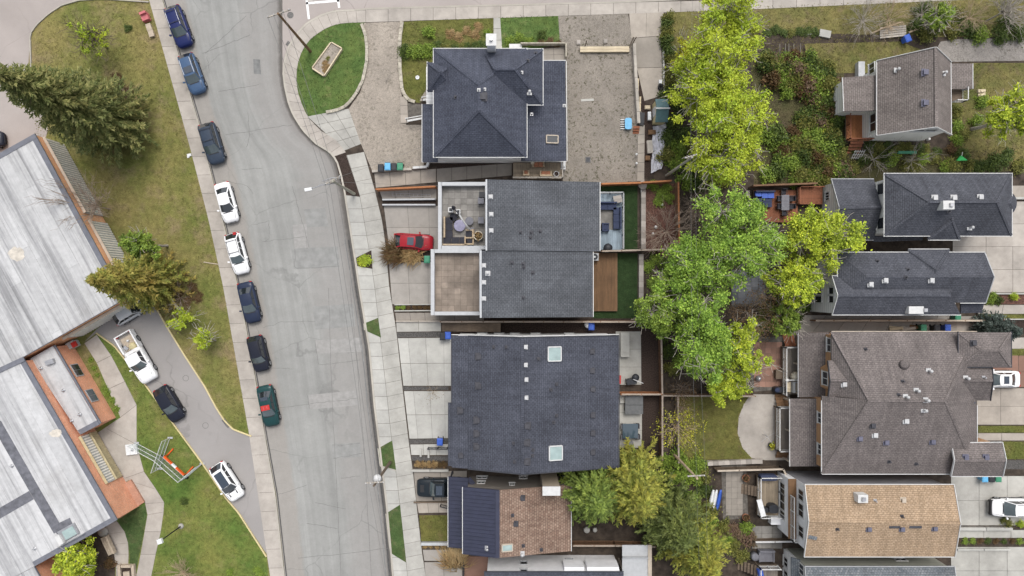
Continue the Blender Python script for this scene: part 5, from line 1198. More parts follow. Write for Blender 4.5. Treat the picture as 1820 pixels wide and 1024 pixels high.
c = G(236, 798); t = thing('concrete_base', 'square white concrete block with a central socket on the school walk', 'concrete block', c)
MB().cbox(c.x, c.y, .1, .4, 1.25, 1.15, .12).build('block', 'white_plastic', t); MB().lathe(c.x + .1, c.y - .02, [(.16, .401), (.14, .41), (.08, .6)], 12).build('socket', 'grey_trim', t)
def mesh_panel(a, b, label):
    a, b = G(*a, .1), G(*b, .1); c = (a + b) / 2; t = thing('temporary_fence', label, 'fence panel', c, 'temporary fence panels on the school lawn'); hh = 1.9
    f = MB().tube(a, a + Vector((0, 0, hh)), .03).tube(b, b + Vector((0, 0, hh)), .03)
    for z in (.15, hh * .55, hh): f.tube(a + Vector((0, 0, z)), b + Vector((0, 0, z)), .032)
    f.build('frame', 'white_trim', t)
    wm = MB(); n = int((b - a).length / .16)
    for i in range(1, n): q = a.lerp(b, i / n); wm.tube(q + Vector((0, 0, .15)), q + Vector((0, 0, hh)), .006, n=3, cap=False)
    for k in range(1, 11): z = .15 + (hh - .15) * k / 11; wm.tube(a + Vector((0, 0, z)), b + Vector((0, 0, z)), .006, n=3, cap=False)
    o = wm.build('wire_mesh', 'fence_wire', t); o['kind'] = 'stuff'
    for q in (a, b): MB().cbox(q.x, q.y, .1, .2, .55, .2).build('foot', 'grey_trim', t)
mesh_panel((243, 787), (288, 811), 'long wire fence panel beginning at the white concrete block'); mesh_panel((288, 811), (331, 849), 'wire fence panel standing behind the orange barricade')
mesh_panel((303, 778), (284, 833), 'wire fence panel crossing the others at an angle'); mesh_panel((331, 849), (360, 824), 'short wire fence panel that reaches the lane kerb')
a, b = G(299, 808, .1), G(334, 840, .1); t = thing('barricade', 'fallen orange barricade with white band beside the fence panels', 'barricade', (a + b) / 2); d = (b - a).normalized(); n_ = Vector((-d.y, d.x, 0))
for i in range(5): MB().beam(a.lerp(b, i / 5) + Vector((0, 0, .9)), a.lerp(b, (i + 1) / 5) + Vector((0, 0, .9)), .18, .25).build('stripe', 'white_plastic' if i == 2 else 'orange_plastic', t)
for q in (a, b): MB().beam(q + n_ * -.15 + Vector((0, 0, .1)), q + n_ * .95 + Vector((0, 0, .15)), .12, .14).beam(q + Vector((0, 0, .1)), q + Vector((0, 0, .85)), .09, .09).build('foot', 'orange_plastic', t)
# park light
def lamp_post(label, base, hgt, top=None):
    b = G(*base, .1); t = thing('street_lamp', label, 'street lamp', b)
    tp = Vector((b.x, b.y, hgt)); MB().lathe(b.x, b.y, [(.3, .1), (.3, .18), (.14, .3)], 12).build('base', 'concrete', t)
    return t, b, tp
t, b, tp = lamp_post('short black lamp post with square white head on the school lawn', (322, 935), 4.5)
MB().tube(b, tp, .075, .06, 10).build('pole', 'black_metal', t); MB().cbox(tp.x, tp.y, 4.5, 4.8, .5, .5, .3).build('lamp_head', 'white_plastic', t)
# toy and stools near the kerb
c = G(262, 36); t = thing('toy_chair', 'pink plastic play seat on the grass by the blue SUV', 'toy seat', c)
MB().cbox(c.x, c.y + .1, .1, .7, .75, .65, .4).build('seat', 'pink_plastic', t); MB().cbox(c.x - .12, c.y + .5, .1, 1.0, .7, .25, .4).build('backrest', 'pink_plastic', t)
for i, (px, py) in enumerate(((267, 50), (271, 61))):
    c = G(px, py); t = thing('paving_block', ('pale square block next to the pink play seat', 'pale square block farther from the pink play seat')[i], 'block', c); MB().cbox(c.x, c.y, .1, .42, .5, .7, .3).build('block', 'pale_wood', t); MB().cbox(c.x, c.y, .421, .46, .56, .76, .3).build('cap', 'pale_wood', t)
q = G(337, 276); tag(MB().cbox(q.x, q.y, .1, .25, .45, .28, .2).cbox(q.x - .1, q.y - .18, .1, .2, .3, .2, .6).build('litter', 'white_plastic', org=q), 'scrap of white litter on the lawn edge beside the pavement', 'litter')
a, b = G(362, 466, .15), G(388, 470, .15); tag(MB().tube(a, b, .06, .05, 8).build('fallen_log', 'pale_wood', org=(a + b) / 2), 'thin pale log lying across the grass verge', 'log')
# ------------------------------------------------------------------ cars
def paint(name, c, rough=.3): flat(name, c, rough, .04, 3, spec=.15, coat=.18)
paint('paint_blue', (.012, .019, .085)); paint('paint_steel', (.05, .09, .165)); paint('paint_slate', (.032, .045, .068)); paint('paint_white', (.74, .74, .74)); paint('paint_black', (.014, .016, .026)); paint('paint_navy', (.02, .028, .055)); paint('paint_green', (.012, .045, .046)); paint('paint_red', (.26, .012, .02)); paint('paint_silver', (.38, .39, .40)); paint('paint_dim', (.012, .017, .022))
flat('car_glass', (.016, .02, .024), .05, 0, spec=.9, coat=.5); flat('windscreen', (.06, .08, .085), .06, .1, 3, spec=.8, coat=.5); flat('windscreen_dark', (.03, .034, .038), .05, 0, spec=.8, coat=.5); flat('rubber', (.018, .018, .019), .8, .1); flat('rim', (.33, .34, .35), .35, .08, metal=.6); flat('lamp_glass', (.62, .64, .66), .15, .05, spec=.7); flat('tail_glass', (.35, .02, .02), .2, .05); flat('trim_black', (.022, .022, .024), .5, .08); flat('chrome', (.62, .62, .63), .3, .05); flat('roof_glass', (.03, .042, .06), .06, 0, spec=.8)
def wheel(t, x, y, r=.34, w_=.22):
    s = 1 if y > 0 else -1
    ty = MB().tube((x, y - s * w_, r), (x, y, r), r, r, 20); o = ty.build('wheel', 'rubber', t)
    rm = MB().tube((x, y - s * .02, r), (x, y + s * .012, r), r * .66, r * .6, 16)
    rm.build('rim', 'rim', o); hb = MB().tube((x, y, r), (x, y + s * .03, r), .06, .05, 8); hb.build('hub', 'trim_black', o)
def car(name, label, body='suv', L_=4.5, W=1.86, Hh=1.65, color='paint_white', screen='windscreen', roofmat=None, rails=False, sunroof=None, extras=(), wedge=0.0):
    t = thing(name, label, {'pickup': 'pickup truck'}.get(body, 'car'), (0, 0, 0))
    hl = L_ / 2; hw = W / 2
    P_ = {'suv':   dict(belt=1.03, hood=.98, nose=.78, rb=-.487, rt=-.36, ft=.10, fb=.27, tail=.98, topw=.70),
          'hatch': dict(belt=.95, hood=.90, nose=.68, rb=-.485, rt=-.32, ft=.08, fb=.26, tail=.92, topw=.69),
          'sedan': dict(belt=.92, hood=.88, nose=.64, rb=-.375, rt=-.22, ft=.07, fb=.255, tail=.93, topw=.66),
          'wagon': dict(belt=.95, hood=.90, nose=.68, rb=-.485, rt=-.355, ft=.08, fb=.25, tail=.93, topw=.69),
          'pickup': dict(belt=1.12, hood=1.10, nose=.86, rb=-.10, rt=-.06, ft=.14, fb=.245, tail=1.08, topw=.74)}[body]
    xs =   [-.5, -.488, -.46, -.40, -.3, -.15, 0, .15, P_['fb'], .34, .42, .462, .487, .5]
    ws =   [.70, .84, .93, .975, 1, 1, 1, 1, .99, .975, .92, .84, .72, .56]
    if body == 'pickup': ws = [.92, .97, .99, 1, 1, 1, 1, 1, 1, .99, .96, .92, .84, .74]
    tops = [P_['tail'] - .25, P_['tail'] - .12, P_['tail'] - .03, P_['tail'], P_['belt'], P_['belt'], P_['belt'], P_['belt'], P_['belt'] - .02, P_['hood'], P_['hood'] - .06, P_['nose'] + .08, P_['nose'] - .05, P_['nose'] - .18]
    x_start = 0
    if body == 'pickup':
        keep = [i for i, x in enumerate(xs) if x >= -.15]; xs, ws, tops = [xs[i] for i in keep], [ws[i] for i in keep], [tops[i] for i in keep]
    rings = []
    for x, wv, zt in zip(xs, ws, tops):
        q = hw * wv; zb = .24 if abs(x) < .46 else .32; X = x * L_
        half = [(q * .86, zb), (q * .97, zb + .12), (q, zb + (zt - zb) * .5), (q * .985, zt - .16), (q * .94, zt - .05), (q * .84, zt + .005), (q * .5, zt + .03), (0, zt + .04)]
        rings.append([(X, y, z) for y, z in half] + [(X, -y, z) for y, z in half[-2::-1]])
    MB().loft(rings).build('body', color, t)
    # lower skirts
    for s in (-1, 1): MB().beam((-.30 * L_, s * hw * .96, .27), (.30 * L_, s * hw * .96, .27), .1, .12).build('sill_trim', 'trim_black', t)
    # cabin
    zb, zt = P_['belt'] - .01, Hh
    def edge(x, w_, z, bow, n=7): return [Vector((x * L_ - bow * (abs(i / (n - 1) * 2 - 1) ** 2), w_ * (i / (n - 1) * 2 - 1), z - .035 * abs(i / (n - 1) * 2 - 1) ** 2)) for i in range(n)]
    bw, tw = hw * .865, hw * P_['topw']
    fb, ft = edge(P_['fb'], bw * .97, zb, .16), edge(P_['ft'], tw * .96, zt - .03, .10); rb, rt = edge(P_['rb'], bw * .95, zb + .02, -.08), edge(P_['rt'], tw * .95, zt - .05, -.05)
    def strip(a, b): return MB().add(a + b, [(i, i + 1, len(a) + i + 1, len(a) + i) for i in range(len(a) - 1)], True)
    strip(fb, ft).build('windshield', screen, t); strip(rt, rb).build('rear_window', 'car_glass', t)
    k = 7; roof = []
    for j in range(k):
        u = j / (k - 1); roof += [rt[i].lerp(ft[i], u) + Vector((0, 0, .05 * math.sin(PI * u) + .012)) for i in range(7)]
    MB().add(roof, [(j * 7 + i, j * 7 + i + 1, (j + 1) * 7 + i + 1, (j + 1) * 7 + i) for j in range(k - 1) for i in range(6)], True).build('roof', roofmat or color, t)
    for s, i in ((-1, 0), (1, 6)):
        a, b, c, d = rb[i], fb[i], ft[i], rt[i]
        MB().add([a, b, c, d], [(0, 1, 2, 3) if s < 0 else (3, 2, 1, 0)]).build('side_window', 'car_glass', t)
        pm = MB().beam(b, c, .09, .06).beam(a, d, .12, .07).beam(d + Vector((0, 0, .01)), c + Vector((0, 0, .01)), .07, .06)
        for u in ((.50,) if body in ('sedan', 'pickup') else (.42, .70)): pm.beam(b.lerp(a, u), c.lerp(d, u), .07, .03)
        pm.build('pillar', color if roofmat is None else roofmat, t)
        m = Vector((P_['fb'] * L_ - .45, s * (hw + .09), P_['belt'] + .05)); mb_ = MB().cbox(m.x, m.y, m.z - .08, m.z + .08, .16, .24, s * .25); mb_.build('mirror', color, t)
        MB().add([(hl * .955, s * hw * .56, P_['nose'] - .06), (hl * .985, s * hw * .48, P_['nose'] - .16), (hl * .90, s * hw * .86, P_['nose'] - .12), (hl * .80, s * hw * .945, P_['nose'] + .06), (hl * .86, s * hw * .80, P_['nose'] + .10)], [(0, 1, 2, 3, 4) if s > 0 else (4, 3, 2, 1, 0)]).build('headlight', 'lamp_glass', t)
        MB().cbox(-hl * .965, s * hw * .76, P_['tail'] - .34, P_['tail'] - .1, .16, hw * .24, -s * .35).build('taillight', 'tail_glass', t)
        if rails: MB().path([rt[i] + Vector((.1, -s * .06, .07)), d.lerp(c, .5) + Vector((0, -s * .06, .13)), ft[i] + Vector((-.1, -s * .06, .07))], .025, 6).build('roof_rail', 'chrome' if rails == 1 else 'trim_black', t)
        for x in (-.30, .315): wheel(t, x * L_, s * (hw + .015), .34 if body in ('sedan', 'hatch') else .37)
    MB().cbox(hl * .975, 0, .42, .6, .1, hw * 1.0).build('grille', 'trim_black', t)
    # panel gaps: bonnet shut line and plates
    
    for s in (-1, 1): MB().beam((.27 * L_, s * hw * .80, P_['belt'] + .012), (.42 * L_, s * hw * .66, P_['hood'] - .035), .02, .02).build('bonnet_gap', 'trim_black', t)
    MB().beam((P_['fb'] * L_ - .02, -bw * .7, zb + .045), (P_['fb'] * L_ - .02 + .0, bw * .7, zb + .045), .08, .02).build('wiper_cowl', 'trim_black', t)
    if sunroof:
        x0, x1 = sunroof; MB().cbox((x0 + x1) / 2 * L_, 0, zt + .02, zt + .045, (x1 - x0) * L_, tw * 1.35).build('sunroof', 'roof_glass', t)
    if body == 'pickup':
        z0 = .62; xb0, xb1 = -hl, -.15 * L_
        MB().box(xb0 + .02, -hw * .95, .3, xb1 - .01, hw * .95, z0).build('bed_floor', 'stone' if color == 'paint_white' else 'trim_black', t)
        for s in (-1, 1): MB().beam((xb0, s * hw * .93, .72), (xb1, s * hw * .93, .72), .14, .82).build('bed_side', color, t)
        MB().beam((xb0 + .05, -hw * .85, .78), (xb0 + .05, hw * .85, .78), .1, .68).build('tailgate', color, t)
    for e in extras: e(t, L_, hw, zt)
    return t
def place(t, px, py, tx, ty, z=.0, zc=.8):
    """centre seen at plan pixel (px,py); nose pointing along image direction (tx,ty)"""
    q = P(px, py, zc); t.location = (q.x, q.y, z); t.rotation_euler = (0, 0, math.atan2(-ty, tx)); ORG[t.name] = Vector((q.x, q.y, z)); return t
GR = 'cars parked along the school side kerb'
def kerbcar(t, px, py, tx, ty): t['group'] = GR; return place(t, px, py, tx, ty)
def rack(t, L_, hw, zt):
    for x in (-.28, -.08): MB().beam((x * L_, -hw * .66, zt + .1), (x * L_, hw * .66, zt + .1), .05, .03).build('cross_bar', 'chrome', t)
def dark_rack(t, L_, hw, zt):
    for x in (-.30, -.02): MB().beam((x * L_, -hw * .66, zt + .1), (x * L_, hw * .66, zt + .1), .05, .03).build('cross_bar', 'trim_black', t)
kerbcar(car('parked_car', 'deep blue SUV with silver roof rails, topmost of the kerb row', 'suv', 4.65, 1.9, 1.68, 'paint_blue', rails=1, extras=(dark_rack,)), 317, 47, .36, 1)
kerbcar(car('parked_car', 'steel blue crossover with sunroof, second from the top of the kerb row', 'suv', 4.5, 1.88, 1.62, 'paint_steel', rails=1, sunroof=(-.12, .04)), 341, 131, .36, 1)
kerbcar(car('parked_car', 'slate grey SUV with dark roof rack, third from the top of the kerb row', 'suv', 4.6, 1.92, 1.72, 'paint_slate', rails=2, extras=(dark_rack,)), 376, 255, .30, 1)
kerbcar(car('parked_car', 'white sedan with dark windscreen parked above the white wagon', 'sedan', 4.5, 1.82, 1.42, 'paint_white', 'windscreen_dark'), 402, 360, .27, 1)
def red_lights(t, L_, hw, zt): MB().cbox(-.47 * L_, hw * .45, 1.0, 1.12, .3, .35).build('rear_lamp', 'tail_glass', t)
kerbcar(car('parked_car', 'white wagon with roof bars parked just below the white sedan', 'wagon', 4.6, 1.84, 1.55, 'paint_white', rails=2, extras=(dark_rack, red_lights)), 421, 451, .27, 1)
kerbcar(car('parked_car', 'black sedan with glossy bonnet below the white wagon', 'sedan', 4.6, 1.84, 1.43, 'paint_navy'), 442, 538, .24, 1)
kerbcar(car('parked_car', 'small black boxy SUV between the black and dark green sedans', 'suv', 4.0, 1.80, 1.66, 'paint_black', rails=2), 459, 629, .24, 1)
def red_board(t, L_, hw, zt):
    MB().cbox(.015 * L_, -.05, zt + .03, zt + .08, .55, .95).build('roof_sign', 'red_paint', t)
    m = MB(); [m.cbox(.015 * L_ + dx, -.05 + dy, zt + .081, zt + .09, .3, .05) for dx in (0,) for dy in (-.2, .2)]; m.build('sign_marks', 'pink_plastic', t, kind='stuff')
kerbcar(car('parked_car', 'dark green sedan with red board on its roof, last of the kerb row', 'sedan', 4.6, 1.84, 1.45, 'paint_green', sunroof=(-.24, -.15), extras=(red_board,)), 476, 722, .21, 1)
def bed_load(t, L_, hw, zt):
    MB().cbox(-.30 * L_, .05, .64, .72, 1.5, 1.35).build('bed_tarp', 'pale_wood', t)
    MB().lathe(-.21 * L_, .25, [(.42, .66), (.45, .85), (.3, 1.02), (.05, 1.05)], 10).build('sack', 'shed_wall', t); MB().lathe(-.34 * L_, .1, [(.12, .7), (.13, .95), (.03, .96)], 10).build('bucket', 'white_plastic', t)
    MB().cbox(-.24 * L_, -.5, .66, .9, .5, .35, .4).build('toolbox', 'metal', t)
place(car('pickup_truck', 'white pickup with tan load in its open bed on the school lane', 'pickup', 6.0, 2.0, 1.85, 'paint_white', extras=(bed_load,)), 243, 635, .58, 1, .1, .9)
place(car('parked_car', 'black compact SUV on the school lane behind the white pickup', 'hatch', 4.2, 1.82, 1.58, 'paint_black'), 301, 718, .60, 1, .1)
def white_bonnet(t, L_, hw, zt):
    for s in (-1, 1): MB().cbox(.33 * L_, s * hw * .45, 1.02, 1.032, .35, .12).build('bonnet_vent', 'trim_black', t)
place(car('parked_car', 'white crossover with black glass roof near the lane kerb', 'suv', 4.5, 1.92, 1.58, 'paint_white', 'windscreen_dark', sunroof=(-.30, .09), extras=(white_bonnet,)), 404, 856, .66, 1, .1)
place(car('parked_car', 'silver car tucked against the school wall under the spruce', 'hatch', 4.3, 1.82, 1.5, 'paint_silver', 'car_glass'), 233, 551, 1, -.60, .1)
place(car('parked_car', 'dark car in the corner car park at the left picture edge', 'sedan', 4.6, 1.84, 1.45, 'paint_black'), -30, 250, 1, -.1, .1)
place(car('parked_car', 'red car with black windscreen on the driveway of the terrace house', 'hatch', 4.35, 1.8, 1.52, 'paint_red', 'windscreen_dark', sunroof=(-.13, .03)), 735, 430, 1, .06, .12)
def bed_cover(t, L_, hw, zt):
    MB().box(-.49 * L_, -hw * .86, 1.06, -.155 * L_, hw * .86, 1.12).build('bed_cover', 'paint_black', t)
    for i in range(4): y = hw * (-.7 + .466 * i); MB().beam((-.48 * L_, y, 1.135), (-.17 * L_, y, 1.135), .05, .03).build('cover_rib', 'trim_black', t)
    MB().cbox(.38 * L_, 0, 1.10, 1.13, .5, .8).build('bonnet_scoop', 'trim_black', t)
place(car('pickup_truck', 'black pickup parked nose to the street beside the metal roofed house', 'pickup', 5.6, 1.98, 1.85, 'paint_dim', sunroof=(-.02, .1), extras=(bed_cover,)), 786, 867, -1, 0, .12, .9)
place(car('parked_car', 'white sedan with sunroof half hidden under the brown duplex eave', 'sedan', 4.7, 1.84, 1.45, 'paint_white', sunroof=(-.14, -.02)), 1774, 674, -1, 0, .12)
place(car('parked_car', 'white SUV with black nose on the lower right driveway', 'suv', 5.0, 1.95, 1.8, 'paint_white', rails=2, extras=(lambda t, L_, hw, zt: MB().cbox(.475 * L_, 0, .45, .82, .3, hw * 1.7).build('bull_bar', 'trim_black', t),)), 1800, 902, -1, 0, .12)
# ------------------------------------------------------------------ foliage
foliage('leaf_lime', (.43, .53, .045), (.29, .40, .04), (.52, .56, .05)); foliage('leaf_yellow', (.45, .40, .03), (.32, .36, .03), (.46, .42, .04)); foliage('leaf_green', (.23, .38, .055), (.34, .47, .07), (.14, .26, .04)); foliage('leaf_fresh', (.38, .49, .045), (.50, .55, .05), (.25, .35, .04))
foliage('leaf_mid', (.19, .29, .045), (.25, .33, .05), (.12, .19, .035)); foliage('leaf_dark', (.065, .105, .022), (.10, .135, .028), (.045, .075, .02)); foliage('leaf_olive', (.16, .175, .04), (.23, .22, .055), (.10, .125, .032)); foliage('leaf_rust', (.14, .075, .03), (.09, .065, .025), (.18, .11, .06)); foliage('leaf_pink', (.27, .16, .13), (.17, .12, .07), (.12, .12, .045)); foliage('leaf_straw', (.36, .25, .11), (.28, .17, .07), (.40, .31, .16))
foliage('needle', (.20, .235, .075), (.33, .31, .12), (.13, .17, .06), .25); foliage('needle_olive', (.24, .30, .065), (.34, .34, .08), (.40, .25, .08), .25); foliage('needle_green', (.19, .27, .055), (.28, .34, .07), (.12, .19, .045), .25); foliage('needle_gold', (.23, .29, .06), (.34, .36, .07), (.38, .32, .06), .25); foliage('needle_blue', (.07, .095, .08), (.11, .135, .12), (.04, .065, .05), .1); foliage('needle_dark', (.15, .19, .055), (.22, .25, .07), (.10, .14, .04), .25)
flat('bark', (.13, .10, .08), .9, .3, 3); flat('bark_pale', (.33, .30, .26), .85, .25, 3); flat('twig', (.30, .235, .185), .85, .2, 2); flat('twig_tan', (.40, .31, .21), .85, .2, 2)

def limb(mb, a, b, r0, r1, k=4, wob=.08, n=5):
    a, b = Vector(a), Vector(b); L0 = (b - a).length; prev = a
    for i in range(1, k + 1):
        q = a.lerp(b, i / k) + (Vector((random.gauss(0, wob), random.gauss(0, wob), random.gauss(0, wob))) * L0 * .5 if i < k else Vector())
        mb.tube(prev, q, r0 + (r1 - r0) * (i - 1) / k, r0 + (r1 - r0) * i / k, n, cap=False); prev = q
def tree(name, label, px, py, rpx, hgt, mat, group=None, zc=None, clumps=70, per=120, leaf=.30, sx=1.0, sy=1.0, mats=None, bare=.25, barkm='bark_pale', seed=0, cat='tree', rim=.85):
    """broadleaf tree: the crown's middle is seen at plan pixel (px,py), radius rpx pixels at that height"""
    rng = np.random.default_rng(1000 + seed); random.seed(seed + 5)
    zc = zc or hgt * .62; c = P(px, py, zc); k = (H - zc) / H / S; rx, ry, rz = rpx * k * sx, rpx * k * sy, hgt - zc
    t = thing(name, label, cat, (c.x, c.y, 0), group)
    # uneven crown: a few lobes, each with its clumps
    lob = [np.array((0, 0, 0.))] + [np.array((math.cos(a) * rx * .5, math.sin(a) * ry * .5, rng.uniform(-.2, .3) * rz)) for a in rng.uniform(0, 2 * PI, 6)]
    cl = []; clumps = int(clumps * 1.45); per *= 1.1
    while len(cl) < clumps:
        d = rng.normal(size=3); d /= np.linalg.norm(d); l = lob[rng.integers(len(lob))]; rr = rng.uniform(.35, 1) ** .6
        p = l * .9 + d * np.array((rx, ry, rz)) * rr * rng.uniform(.45, .66)
        if (p[0] / rx) ** 2 + (p[1] / ry) ** 2 + (p[2] / (rz * 1.05)) ** 2 < 1.08 and p[2] > -rz * .75: cl.append(p)
    cl = np.array(cl) + np.array((c.x, c.y, zc))
    ct = []
    for p in cl:
        n = int(per * rng.uniform(.6, 1.4)); ax = rng.uniform(.55, 1.1, 3) * np.array((.75, .75, .55)) * max(.5, min(1.0, rx / 4.2)); ct.append(p + rng.normal(size=(n, 3)) * ax * .50)
    ct = np.concatenate(ct); V, F = leaves_np(ct, leaf, rng=rng)
    cr = np_mesh('crown', V, F, mat, t, (c.x, c.y, 0))
    # trunk, limbs, twigs that show through
    mb = MB(); th = zc - rz * .55; limb(mb, (c.x, c.y, 0), (c.x + random.gauss(0, .2), c.y + random.gauss(0, .2), th), max(.1, hgt * .021), max(.07, hgt * .015), 4, .02, 8); mb.build('trunk', barkm, t)
    mb = MB(); hub = [Vector((c.x, c.y, th * .98))]; mains = []
    for l in lob: q = Vector((c.x + l[0], c.y + l[1], zc + l[2] * .6)); limb(mb, hub[0], q, hgt * .010, hgt * .005, 4, .08); mains.append(q)
    for p in cl:
        q = Vector(p); m = min(mains, key=lambda v: (v - q).length); limb(mb, m, q, .05, .022, 3, .12, 4)
    mb.build('limbs', barkm, t)
    if bare:
        mb = MB()
        for p in cl[rng.permutation(len(cl))[:int(len(cl) * min(1, bare * 1.5))]]:
            q = Vector(p); out_ = Vector((p[0] - c.x, p[1] - c.y, (p[2] - zc) * .8 + rz * .35)).normalized()
            for _ in range(4): e = q + (out_ + Vector(rng.normal(size=3)) * .7).normalized() * random.uniform(.8, 1.8); limb(mb, q, e, .032, .016, 3, .12, 4)
        mb.build('twigs', barkm, t, kind='stuff')
    return t
def spruce(name, label, bx, by, hgt, rad, mat, group=None, seed=0, tiers=26, lower=.06, tip='', mat2=None, droop=.28, tuft=.42, dens=1.0, cat='spruce tree', atop=False):
    """conifer with whorls of drooping needle sprays; base at plan pixel, or tip if atop"""
    rng = np.random.default_rng(2000 + seed); random.seed(seed + 77)
    c = P(bx, by, hgt if atop else 0.1); t = thing(name, label, cat, (c.x, c.y, 0), group)
    cen, dr, sz = [], [], []; br = MB()
    for k in range(tiers):
        u = k / (tiers - 1); z = hgt * (lower + (1 - lower) * u ** .92); r = rad * (1 - u) ** .8 * (1 if u > .08 else .85) + .12
        nb = max(4, int((9 + 7 * (1 - u)) * dens))
        for i in range(nb):
            a = 2 * PI * (i + rng.uniform(-.35, .35)) / nb + k * 2.4; rr = r * rng.uniform(.68, 1.12)
            d = np.array((math.cos(a), math.sin(a))); m = max(2, int(rr / .23))
            for j in range(m):
                s = (j + .6) / m; q = np.array((c.x + d[0] * rr * s, c.y + d[1] * rr * s, z - rr * droop * s ** 1.4 + rr * .10 * s + (rr * .10 if s > .8 else 0)))
                for w_ in range(3 if s > .25 else 2):
                    sd = (w_ - 1) * .75 + rng.normal(0, .25); e = np.array((math.cos(a + sd), math.sin(a + sd), rng.uniform(-.28, .30)))
                    cen.append(q + rng.normal(0, .05, 3) + e * .12); dr.append(e); sz.append(tuft * (1.15 - .35 * s) * rng.uniform(.75, 1.25))
            if rr > .8 and i % 2 == 0: br.tube((c.x, c.y, z), (c.x + d[0] * rr * .8, c.y + d[1] * rr * .8, z - rr * droop * .7), .03, .012, 4, cap=False)
    cen, dr, sz = np.array(cen), np.array(dr), np.array(sz)[:, None]; dr /= np.linalg.norm(dr, axis=1)[:, None]
    sd = np.cross(dr, np.array((0, 0, 1.)) + rng.normal(0, .35, dr.shape)); sd /= np.linalg.norm(sd, axis=1)[:, None]; up = np.cross(sd, dr)
    a_, b_ = cen - dr * sz * .45, cen + dr * sz * .75
    V = np.concatenate([np.stack([a_, cen + sd * sz * .22 + up * sz * .03, b_, cen - sd * sz * .22 + up * sz * .03], 1).reshape(-1, 3), np.stack([a_, cen + up * sz * .2, b_, cen - up * sz * .14], 1).reshape(-1, 3)])
    np_mesh('crown', V, np.arange(len(V)).reshape(-1, 4), mat, t, (c.x, c.y, 0)); br.build('branches', 'bark', t)
    MB().tube((c.x, c.y, 0), (c.x, c.y, hgt * .97), hgt * .018 + .05, .03, 8).build('trunk', 'bark', t); return t
def bare_tree(name, label, px, py, hgt, rad, mat='twig', seed=0, group=None, nb=16, sub=7, base=True, cat='tree', thick=.05, lean=(0, 0), leafmat=None, nleaf=0, leaf=.2):
    random.seed(seed + 300); c = G(px, py, 0.1); t = thing(name, label, cat, c, group); mb = MB(); hub = c + Vector((lean[0] * .3, lean[1] * .3, hgt * .3))
    MB().tube(c - Vector((0, 0, .1)), hub, thick * 2, thick * 1.5, 8).build('trunk', mat, t); ends = []
    for i in range(nb):
        a = 2 * PI * i / nb + random.gauss(0, .3); r = rad * random.uniform(.6, 1.1); e = c + Vector((math.cos(a) * r + lean[0], math.sin(a) * r + lean[1], hgt * random.uniform(.45, 1)))
        limb(mb, hub, e, thick, thick * .35, 4, .09, 4)
        for j in range(sub):
            q = hub.lerp(e, random.uniform(.35, .95)); f = q + ((e - hub).normalized() + Vector((random.gauss(0, .5), random.gauss(0, .5), random.gauss(.1, .35)))) * rad * random.uniform(.2, .45); limb(mb, q, f, thick * .4, thick * .18, 3, .1, 4); ends.append(f)
    mb.build('branches', mat, t)
    if nleaf:
        rng = np.random.default_rng(seed); e = np.array([tuple(x) for x in ends]); ct = e[rng.integers(len(e), size=nleaf)] + rng.normal(0, .28, (nleaf, 3)); V, F = leaves_np(ct, leaf, rng=rng); np_mesh('leaves', V, F, leafmat, t, c)
    return t
# prototypes of shrubs: dense low mounds, shared meshes
def shrub_mesh(seed, mat, n=900, leaf=.17, hr=.75):
    rng = np.random.default_rng(seed); cl = []
    for _ in range(16): a, b = rng.uniform(0, 2 * PI), rng.uniform(0, 1) ** .6; cl.append((math.cos(a) * b * .72, math.sin(a) * b * .72, hr * (.25 + .65 * (1 - b * b)) * rng.uniform(.7, 1.1)))
    cl = np.array(cl); ct = cl[rng.integers(len(cl), size=n)] + rng.normal(0, 1, (n, 3)) * np.array((.19, .19, .15)); ct[:, 2] = np.maximum(ct[:, 2], .03); return leaves_np(ct, leaf, rng=rng)
SH = {}
TH = 'thicket left of the grey brown house'
LOOK = {'leaf_pink': 'pinkish', 'leaf_rust': 'russet', 'leaf_olive': 'olive', 'leaf_dark': 'dark green', 'leaf_mid': 'leaf green', 'leaf_straw': 'straw'}
MIXED = ('thicket left', 'shrub row', 'shrubs under', 'shrubs right of the', 'verge shrubs', 'shrubs below', 'shrubs left', 'shrubs between', 'hedge along the', 'bank shrubs')
def shrub(label, px, py, rpx, mat, group=None, h=1.0, name='shrub', cat='shrub', rot=None, zb=.1):
    if mat not in SH:
        SH[mat] = []
        for k in range(3):
            V, F = shrub_mesh(sum(map(ord, mat)) + k, mat); me = np_mesh('foliage', V, F, mat); C.objects.unlink(me)
            m = MB(); [m.tube((0, 0, 0), (math.cos(a) * .4, math.sin(a) * .4, .45), .03, .012, 4, cap=False) for a in (0, 1.3, 2.5, 3.8, 5)]; st_ = m.build('stems', 'bark'); C.objects.unlink(st_); SH[mat].append((me.data, st_.data))
    if group and group.startswith(MIXED) and mat in LOOK:
        label = LOOK[mat] + ' ' + label[label.index('shrub'):]
        if group == TH: label = label.replace('in the dense', 'in the %s %s of the' % ('upper' if py < 180 else 'middle' if py < 255 else 'lower', 'left' if px < 1435 else 'right'))
    q = P(px, py, zb + .3 * h); me, st_ = random.choice(SH[mat]); r = rpx / S * 1.12
    t = thing(name, label, cat, (q.x, q.y, zb), group); t.rotation_euler[2] = random.uniform(0, 6.28) if rot is None else rot; t.scale = (r * random.uniform(.9, 1.1), r * random.uniform(.9, 1.1), r * h * random.uniform(.85, 1.15))
    for n_, d in (('foliage', me), ('stems', st_)): o = bpy.data.objects.new(n_, d); C.objects.link(o); o.parent = t
    return t
